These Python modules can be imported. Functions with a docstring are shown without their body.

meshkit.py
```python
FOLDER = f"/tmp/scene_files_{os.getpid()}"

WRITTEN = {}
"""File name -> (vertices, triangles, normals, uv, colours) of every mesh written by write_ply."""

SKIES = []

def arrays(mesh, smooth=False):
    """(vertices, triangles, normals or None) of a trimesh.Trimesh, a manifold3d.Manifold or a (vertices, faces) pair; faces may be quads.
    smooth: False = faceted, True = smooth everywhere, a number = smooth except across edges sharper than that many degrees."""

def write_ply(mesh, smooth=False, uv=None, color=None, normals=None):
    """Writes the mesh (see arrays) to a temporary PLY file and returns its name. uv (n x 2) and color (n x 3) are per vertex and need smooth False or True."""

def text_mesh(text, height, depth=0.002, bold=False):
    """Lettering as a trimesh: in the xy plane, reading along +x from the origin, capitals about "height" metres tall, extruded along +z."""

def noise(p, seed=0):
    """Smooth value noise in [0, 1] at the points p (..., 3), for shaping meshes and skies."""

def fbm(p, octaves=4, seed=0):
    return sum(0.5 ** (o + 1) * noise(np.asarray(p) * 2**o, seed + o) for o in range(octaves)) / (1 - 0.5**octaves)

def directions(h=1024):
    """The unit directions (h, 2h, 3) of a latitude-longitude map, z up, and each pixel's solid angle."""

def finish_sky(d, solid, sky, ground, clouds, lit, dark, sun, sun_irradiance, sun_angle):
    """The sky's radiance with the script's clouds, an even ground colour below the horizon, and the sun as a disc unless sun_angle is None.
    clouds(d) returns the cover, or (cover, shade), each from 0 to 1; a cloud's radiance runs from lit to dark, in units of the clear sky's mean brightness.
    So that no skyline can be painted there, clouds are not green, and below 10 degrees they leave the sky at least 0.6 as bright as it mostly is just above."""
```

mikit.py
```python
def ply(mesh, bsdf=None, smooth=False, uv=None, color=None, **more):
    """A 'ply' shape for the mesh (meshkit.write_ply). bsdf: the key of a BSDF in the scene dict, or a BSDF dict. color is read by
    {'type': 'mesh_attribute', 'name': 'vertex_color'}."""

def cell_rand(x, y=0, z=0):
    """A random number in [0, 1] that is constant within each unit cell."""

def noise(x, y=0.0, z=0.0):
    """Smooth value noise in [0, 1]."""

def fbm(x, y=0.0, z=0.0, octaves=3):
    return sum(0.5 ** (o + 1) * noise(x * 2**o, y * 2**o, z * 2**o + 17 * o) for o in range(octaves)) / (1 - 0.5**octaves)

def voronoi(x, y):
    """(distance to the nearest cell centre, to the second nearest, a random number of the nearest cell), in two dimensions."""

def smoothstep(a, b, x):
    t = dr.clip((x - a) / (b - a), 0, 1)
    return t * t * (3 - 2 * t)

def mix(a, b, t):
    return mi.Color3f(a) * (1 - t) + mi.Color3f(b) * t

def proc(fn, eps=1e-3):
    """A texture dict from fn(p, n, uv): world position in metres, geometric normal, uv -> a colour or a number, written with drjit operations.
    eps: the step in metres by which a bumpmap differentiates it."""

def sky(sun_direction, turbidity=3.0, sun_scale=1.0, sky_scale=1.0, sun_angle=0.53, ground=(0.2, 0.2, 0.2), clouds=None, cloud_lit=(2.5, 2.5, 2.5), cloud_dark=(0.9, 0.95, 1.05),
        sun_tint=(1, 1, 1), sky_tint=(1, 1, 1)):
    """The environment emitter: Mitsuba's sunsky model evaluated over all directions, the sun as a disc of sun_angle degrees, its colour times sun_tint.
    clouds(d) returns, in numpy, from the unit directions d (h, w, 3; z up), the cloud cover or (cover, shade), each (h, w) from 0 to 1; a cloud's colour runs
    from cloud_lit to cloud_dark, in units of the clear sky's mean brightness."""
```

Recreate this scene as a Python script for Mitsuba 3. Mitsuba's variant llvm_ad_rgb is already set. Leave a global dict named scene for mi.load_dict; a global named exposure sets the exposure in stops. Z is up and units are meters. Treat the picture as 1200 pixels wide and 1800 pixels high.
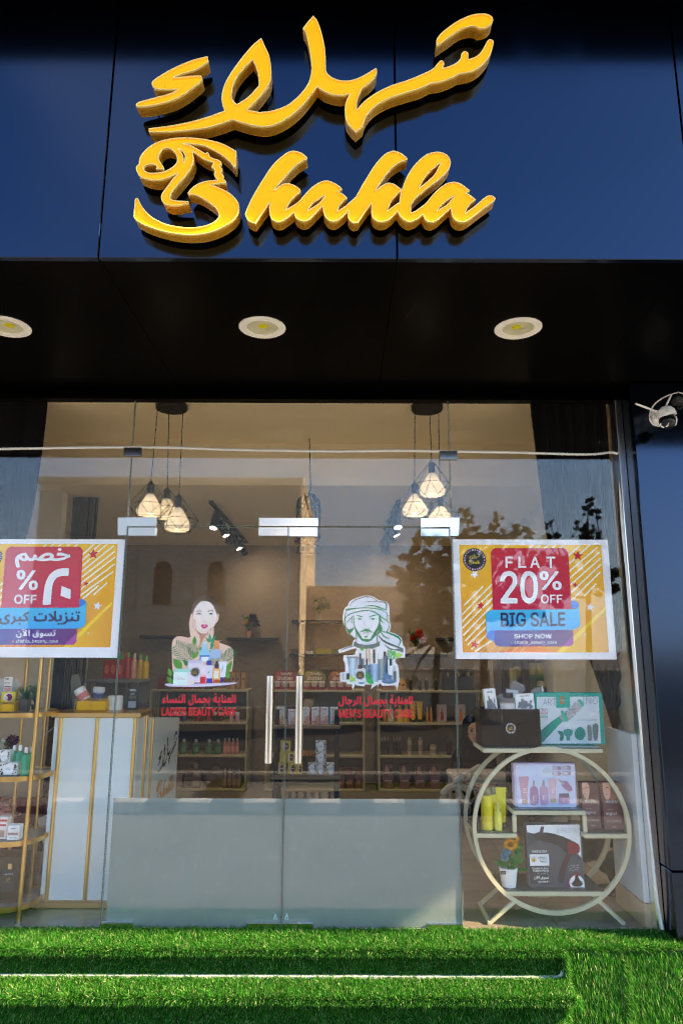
import math, random
import numpy as np, trimesh, manifold3d
import mitsuba as mi, mikit, meshkit
from mikit import proc, noise, fbm, cell_rand, smoothstep, mix
from shapely import LineString, Polygon, Point, MultiPolygon, box as sbox, union_all, affinity
T = mi.ScalarTransform4f

# ---------------------------------------------------------------- camera, sky, exposure
scene, labels = {}, {}
PITCH, ROLL = math.radians(11.5), math.radians(0.2)
_up0 = np.array([0, -math.sin(PITCH), math.cos(PITCH)])
_up = _up0 * math.cos(ROLL) - np.array([1.0, 0, 0]) * math.sin(ROLL)
EYE = np.array([0.0, -4.08, 1.485])
scene['camera'] = {'type': 'perspective', 'fov': 2 * math.degrees(math.atan(0.5)), 'fov_axis': 'x', 'near_clip': 0.05, 'far_clip': 900.0,
                   'to_world': T().look_at(EYE.tolist(), (EYE + [0, math.cos(PITCH), math.sin(PITCH)]).tolist(), _up.tolist())}
def cloud_cover(d):
    p = d / np.maximum(d[..., 2:], 0.08) * 1.6
    return np.maximum(np.clip((meshkit.fbm(p + 3.7, 4) - 0.56) * 2.2, 0, 0.35), 0.55 * np.exp(-(d[..., 2] / 0.24) ** 2))
scene['sky'] = mikit.sky((0.88, -0.262, 0.556), turbidity=3.2, sun_scale=1.35, sun_angle=0.8, sun_tint=(1.0, 0.93, 0.8), sky_tint=(0.84, 1.03, 1.17), clouds=cloud_cover, cloud_lit=(1.9, 1.85, 1.8), cloud_dark=(1.0, 1.02, 1.1))
exposure = 3.7

# ---------------------------------------------------------------- helpers
rng = np.random.default_rng(7)
def C(r, g, b):
    x = np.array([r, g, b]) / 255.0
    return tuple(np.where(x <= 0.04045, x / 12.92, ((x + 0.055) / 1.055) ** 2.4))
used = set()
def num(k):
    if k not in used:
        used.add(k); return k
    n = 1
    while f'{k}_{n:03d}' in used: n += 1
    k = f'{k}_{n:03d}'; used.add(k); return k
def thing(name, label, cat=None, group=None, kind=None):
    k = num(name); d = {'label': label}
    if cat: d['category'] = cat
    if group: d['group'] = group
    if kind: d['kind'] = kind
    labels[k] = d
    return k
def tmesh(m):
    if hasattr(m, 'to_mesh'):
        q = m.to_mesh(); return trimesh.Trimesh(q.vert_properties[:, :3], q.tri_verts, process=False)
    if isinstance(m, tuple): return trimesh.Trimesh(*m, process=False)
    return m
def emit(key, mesh, mat, color=None, smooth=30, uv=None, **more):
    if not isinstance(mesh, list): mesh = [(mesh, color)]
    V, F, K, n = [], [], [], 0
    for m, c in mesh:
        m = tmesh(m)
        if smooth and smooth is not True and len(m.faces) > 12: m = trimesh.graph.smooth_shade(m, angle=math.radians(smooth), facet_minarea=None)
        v, f = np.array(m.vertices), np.array(m.faces)
        V.append(v); F.append(f + n); n += len(v)
        if c is not None:
            c = np.asarray(c, float); K.append(np.tile(c, (len(v), 1)) if c.ndim == 1 else c)
    tm = trimesh.Trimesh(np.vstack(V), np.vstack(F), process=False)
    scene[key] = mikit.ply(tm, mat, smooth=bool(smooth), color=np.vstack(K) if K else None, uv=uv, **more)
    return key
def part(t, name, mesh, mat, color=None, smooth=30, label=None, **more):
    k = num(f'{t}__{name}')
    if label: labels[k] = {'label': label}
    return emit(k, mesh, mat, color, smooth, **more)
def solo(name, mesh, mat, color, label, cat=None, group=None, kind=None, smooth=30, **more):
    return emit(thing(name, label, cat, group, kind), mesh, mat, color, smooth, **more)
def bx(x0, x1, y0, y1, z0, z1, c=0.0):
    if c <= 0: return trimesh.creation.box(bounds=[[x0, y0, z0], [x1, y1, z1]])
    P = []
    for sx in (0, 1):
        for sy in (0, 1):
            for sz in (0, 1):
                p = [(x0, x1)[sx], (y0, y1)[sy], (z0, z1)[sz]]; s = [1 - 2 * sx, 1 - 2 * sy, 1 - 2 * sz]
                for k in range(3): P.append([p[j] + (s[j] * c if j != k else 0) for j in range(3)])
    return trimesh.convex.convex_hull(np.array(P))
def lathe(profile, x=0, y=0, z=0, n=16):
    m = trimesh.creation.revolve(np.array(profile, float), sections=n); m.apply_translation([x, y, z]); return m
def tube(pts, r, n=8, closed=False):
    p = np.array(pts, float); N = len(p)
    if closed: t = np.roll(p, -1, 0) - np.roll(p, 1, 0)
    else: t = np.gradient(p, axis=0)
    t /= np.linalg.norm(t, axis=1, keepdims=True)
    ref = np.array([0, 0, 1.0]) if np.abs(t[:, 2]).mean() < 0.8 else np.array([0, 1.0, 0])
    a = np.cross(t, ref); a /= np.linalg.norm(a, axis=1, keepdims=True) + 1e-12; b = np.cross(t, a)
    r = np.broadcast_to(np.asarray(r, float), (N,)); g = np.arange(n) * 2 * np.pi / n
    v = (p[:, None] + r[:, None, None] * (np.cos(g)[None, :, None] * a[:, None] + np.sin(g)[None, :, None] * b[:, None])).reshape(-1, 3)
    f = []
    for i in range(N if closed else N - 1):
        for j in range(n):
            q = [i * n + j, i * n + (j + 1) % n, ((i + 1) % N) * n + (j + 1) % n, ((i + 1) % N) * n + j]
            f += [[q[0], q[1], q[2]], [q[0], q[2], q[3]]]
    if not closed:
        v = np.vstack([v, p[:1], p[-1:]])
        for j in range(n): f += [[N * n, (j + 1) % n, j], [N * n + 1, (N - 1) * n + j, (N - 1) * n + (j + 1) % n]]
    m = trimesh.Trimesh(v, f, process=False); m.fix_normals(); return m
def rod(p0, p1, r, n=10): return tube([p0, p1], r, n)
def bar(p0, p1, w, d):
    """A rectangular bar from p0 to p1: w across (in the xz plane), d along y."""
    p0, p1 = np.array(p0, float), np.array(p1, float); t = p1 - p0; L = np.linalg.norm(t); t /= L
    y = np.array([0, 1.0, 0]) if abs(t[1]) < 0.9 else np.array([1.0, 0, 0])
    s = np.cross(t, y); s /= np.linalg.norm(s); y = np.cross(s, t)
    m = bx(-w / 2, w / 2, -d / 2, d / 2, 0, L, min(w, d) * 0.15)
    M = np.eye(4); M[:3, 0], M[:3, 1], M[:3, 2], M[:3, 3] = s, y, t, p0
    m.apply_transform(M); return m
def cat(*ms): return trimesh.util.concatenate([tmesh(m) for m in ms])
def hull(*pts): return trimesh.convex.convex_hull(np.vstack([np.atleast_2d(p) for p in pts]))
def spline(pts, n=5, closed=True):
    """Catmull-Rom through (x, z) points; a third item marks a sharp corner."""
    P = [np.array(p[:2], float) for p in pts]; K = [len(p) > 2 for p in pts]; N = len(P); out = []
    for i in range(N if closed else N - 1):
        p1, p2 = P[i], P[(i + 1) % N]
        p0 = P[i - 1] if (closed or i > 0) and not K[i] else p1
        j = (i + 2) % N if closed else min(i + 2, N - 1)
        p3 = P[j] if not K[(i + 1) % N] else p2
        for k in range(n):
            t = k / n
            out.append(0.5 * (2 * p1 + (p2 - p0) * t + (2 * p0 - 5 * p1 + 4 * p2 - p3) * t * t + (3 * p1 - p0 - 3 * p2 + p3) * t ** 3))
    if not closed: out.append(P[-1])
    return np.array(out)
def poly(pts, n=4): return Polygon(spline(pts, n)).buffer(0)
def straight(pts): return Polygon([p[:2] for p in pts]).buffer(0)
def stroke(pts, w0, w1=None, n=5):
    """A brush line through the points, tapering to w1 at both ends."""
    s = spline(pts, n, False); w1 = w0 if w1 is None else w1
    L = np.r_[0, np.cumsum(np.linalg.norm(np.diff(s, axis=0), axis=1))]; L /= max(L[-1], 1e-9)
    w = (w1 + (w0 - w1) * np.sin(np.pi * np.clip(L, 0, 1)) ** 0.7) / 2
    t = np.gradient(s, axis=0); t /= np.linalg.norm(t, axis=1, keepdims=True) + 1e-12
    nn = np.stack([-t[:, 1], t[:, 0]], 1) * w[:, None]
    return Polygon(np.vstack([s + nn, (s - nn)[::-1]])).buffer(0)
def geoms(g):
    if g.is_empty: return []
    return [q for q in getattr(g, 'geoms', [g]) if isinstance(q, Polygon) and q.area > 1e-9]
def tri(g):
    V, F, n = [], [], 0
    for q in geoms(g):
        v, f = trimesh.creation.triangulate_polygon(q.simplify(1e-5), engine='earcut')
        V.append(v); F.append(np.asarray(f) + n); n += len(v)
    if not V: return np.zeros((0, 2)), np.zeros((0, 3), int)
    V, F = np.vstack(V), np.vstack(F)
    a = np.cross(V[F[:, 1]] - V[F[:, 0]], V[F[:, 2]] - V[F[:, 0]]); F[a < 0] = F[a < 0][:, ::-1]
    return V, F
def flat(items, y, dy=0.0003, frame=None):
    """Flat print: layers of (outline, colour) in the xz plane, each dy nearer to the street than the one below. A colour may be ('z', z0, c0, z1, c1) or ('x', ...).
    frame (origin, ex, ez): another plane to lay it on."""
    out = []
    for i, (g, c) in enumerate(items):
        v, f = tri(g)
        if not len(f): continue
        if isinstance(c[0], str):
            a = v[:, 1 if c[0] == 'z' else 0]; t = np.clip((a - c[1]) / (c[3] - c[1]), 0, 1)[:, None]
            col = np.array(c[2]) * (1 - t) + np.array(c[4]) * t
        else: col = np.tile(c, (len(v), 1))
        if frame is None: p = np.stack([v[:, 0], np.full(len(v), y - i * dy), v[:, 1]], 1)
        else:
            o, ex, ez = (np.array(q, float) for q in frame); nn = np.cross(ex, ez)
            p = o + v[:, :1] * ex + v[:, 1:] * ez + nn * (i * dy)
        out.append((trimesh.Trimesh(p, f, process=False), col))
    return out
def prism(g, y0, y1):
    """The outline g (xz plane) as a slab between y0 and y1."""
    ms = []
    for q in geoms(g):
        m = trimesh.creation.extrude_polygon(q, y1 - y0, engine='earcut')
        v = np.array(m.vertices); m = trimesh.Trimesh(np.stack([v[:, 0], y1 - v[:, 2], v[:, 1]], 1), m.faces, process=False); ms.append(m)
    return trimesh.util.concatenate(ms)
_text = {}
def text_poly(s, bold=True):
    """Lettering as outlines that fill (0..1, 0..1)."""
    if (s, bold) not in _text:
        m = meshkit.text_mesh(s, 1.0, 0.01, bold); top = m.triangles[(m.face_normals[:, 2] > 0.5)]
        g = union_all([Polygon(t[:, :2]).buffer(0.002) for t in top]); b = g.bounds
        _text[(s, bold)] = affinity.scale(affinity.translate(g, -b[0], -b[1]), 1 / (b[2] - b[0]), 1 / (b[3] - b[1]), origin=(0, 0))
    return _text[(s, bold)]
def fit(g, x0, x1, z0, z1): return affinity.affine_transform(g, [x1 - x0, 0, 0, z1 - z0, x0, z0])
def text(s, x0, x1, z0, z1, bold=True): return fit(text_poly(s, bold), x0, x1, z0, z1)
def quadfit(g, a, b, c, d):
    """g in the unit square onto the quad a (0,0), b (1,0), c (1,1), d (0,1)."""
    a, b, c, d = (np.array(q[:2], float) for q in (a, b, c, d))
    from shapely import transform
    return transform(g, lambda p: (1 - p[:, :1]) * (1 - p[:, 1:]) * a + p[:, :1] * (1 - p[:, 1:]) * b + p[:, :1] * p[:, 1:] * c + (1 - p[:, :1]) * p[:, 1:] * d)
def arabic(k): return union_all([Polygon([(x / 999, y / 999) for x, y in zip(p[0][::2], p[0][1::2])], [list(zip(np.array(h[::2]) / 999, np.array(h[1::2]) / 999)) for h in p[1:]]).buffer(0) for p in ARABIC[k]])
def star(x, z, r, rot=0.0, r2=0.42): return Polygon([(x + (r if i % 2 == 0 else r * r2) * math.sin(rot + i * math.pi / 5), z + (r if i % 2 == 0 else r * r2) * math.cos(rot + i * math.pi / 5)) for i in range(10)])
def leaf(p0, p1, w, bend=0.0, n=7):
    p0, p1 = np.array(p0[:2], float), np.array(p1[:2], float); d = p1 - p0; nn = np.array([-d[1], d[0]]); nn /= np.linalg.norm(nn) + 1e-9
    t = np.linspace(0, 1, n)[:, None]; mid = p0 + d * t + nn * bend * np.sin(np.pi * t); h = nn * w / 2 * np.sin(np.pi * t ** 0.8)
    return Polygon(np.vstack([mid + h, (mid - h)[::-1]])).buffer(0)
def ell(x, z, a, b, n=28): return Polygon([(x + a * math.cos(2 * math.pi * i / n), z + b * math.sin(2 * math.pi * i / n)) for i in range(n)])
def rrect(x0, x1, z0, z1, r): return sbox(x0 + r, z0 + r, x1 - r, z1 - r).buffer(r, quad_segs=5)

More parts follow.
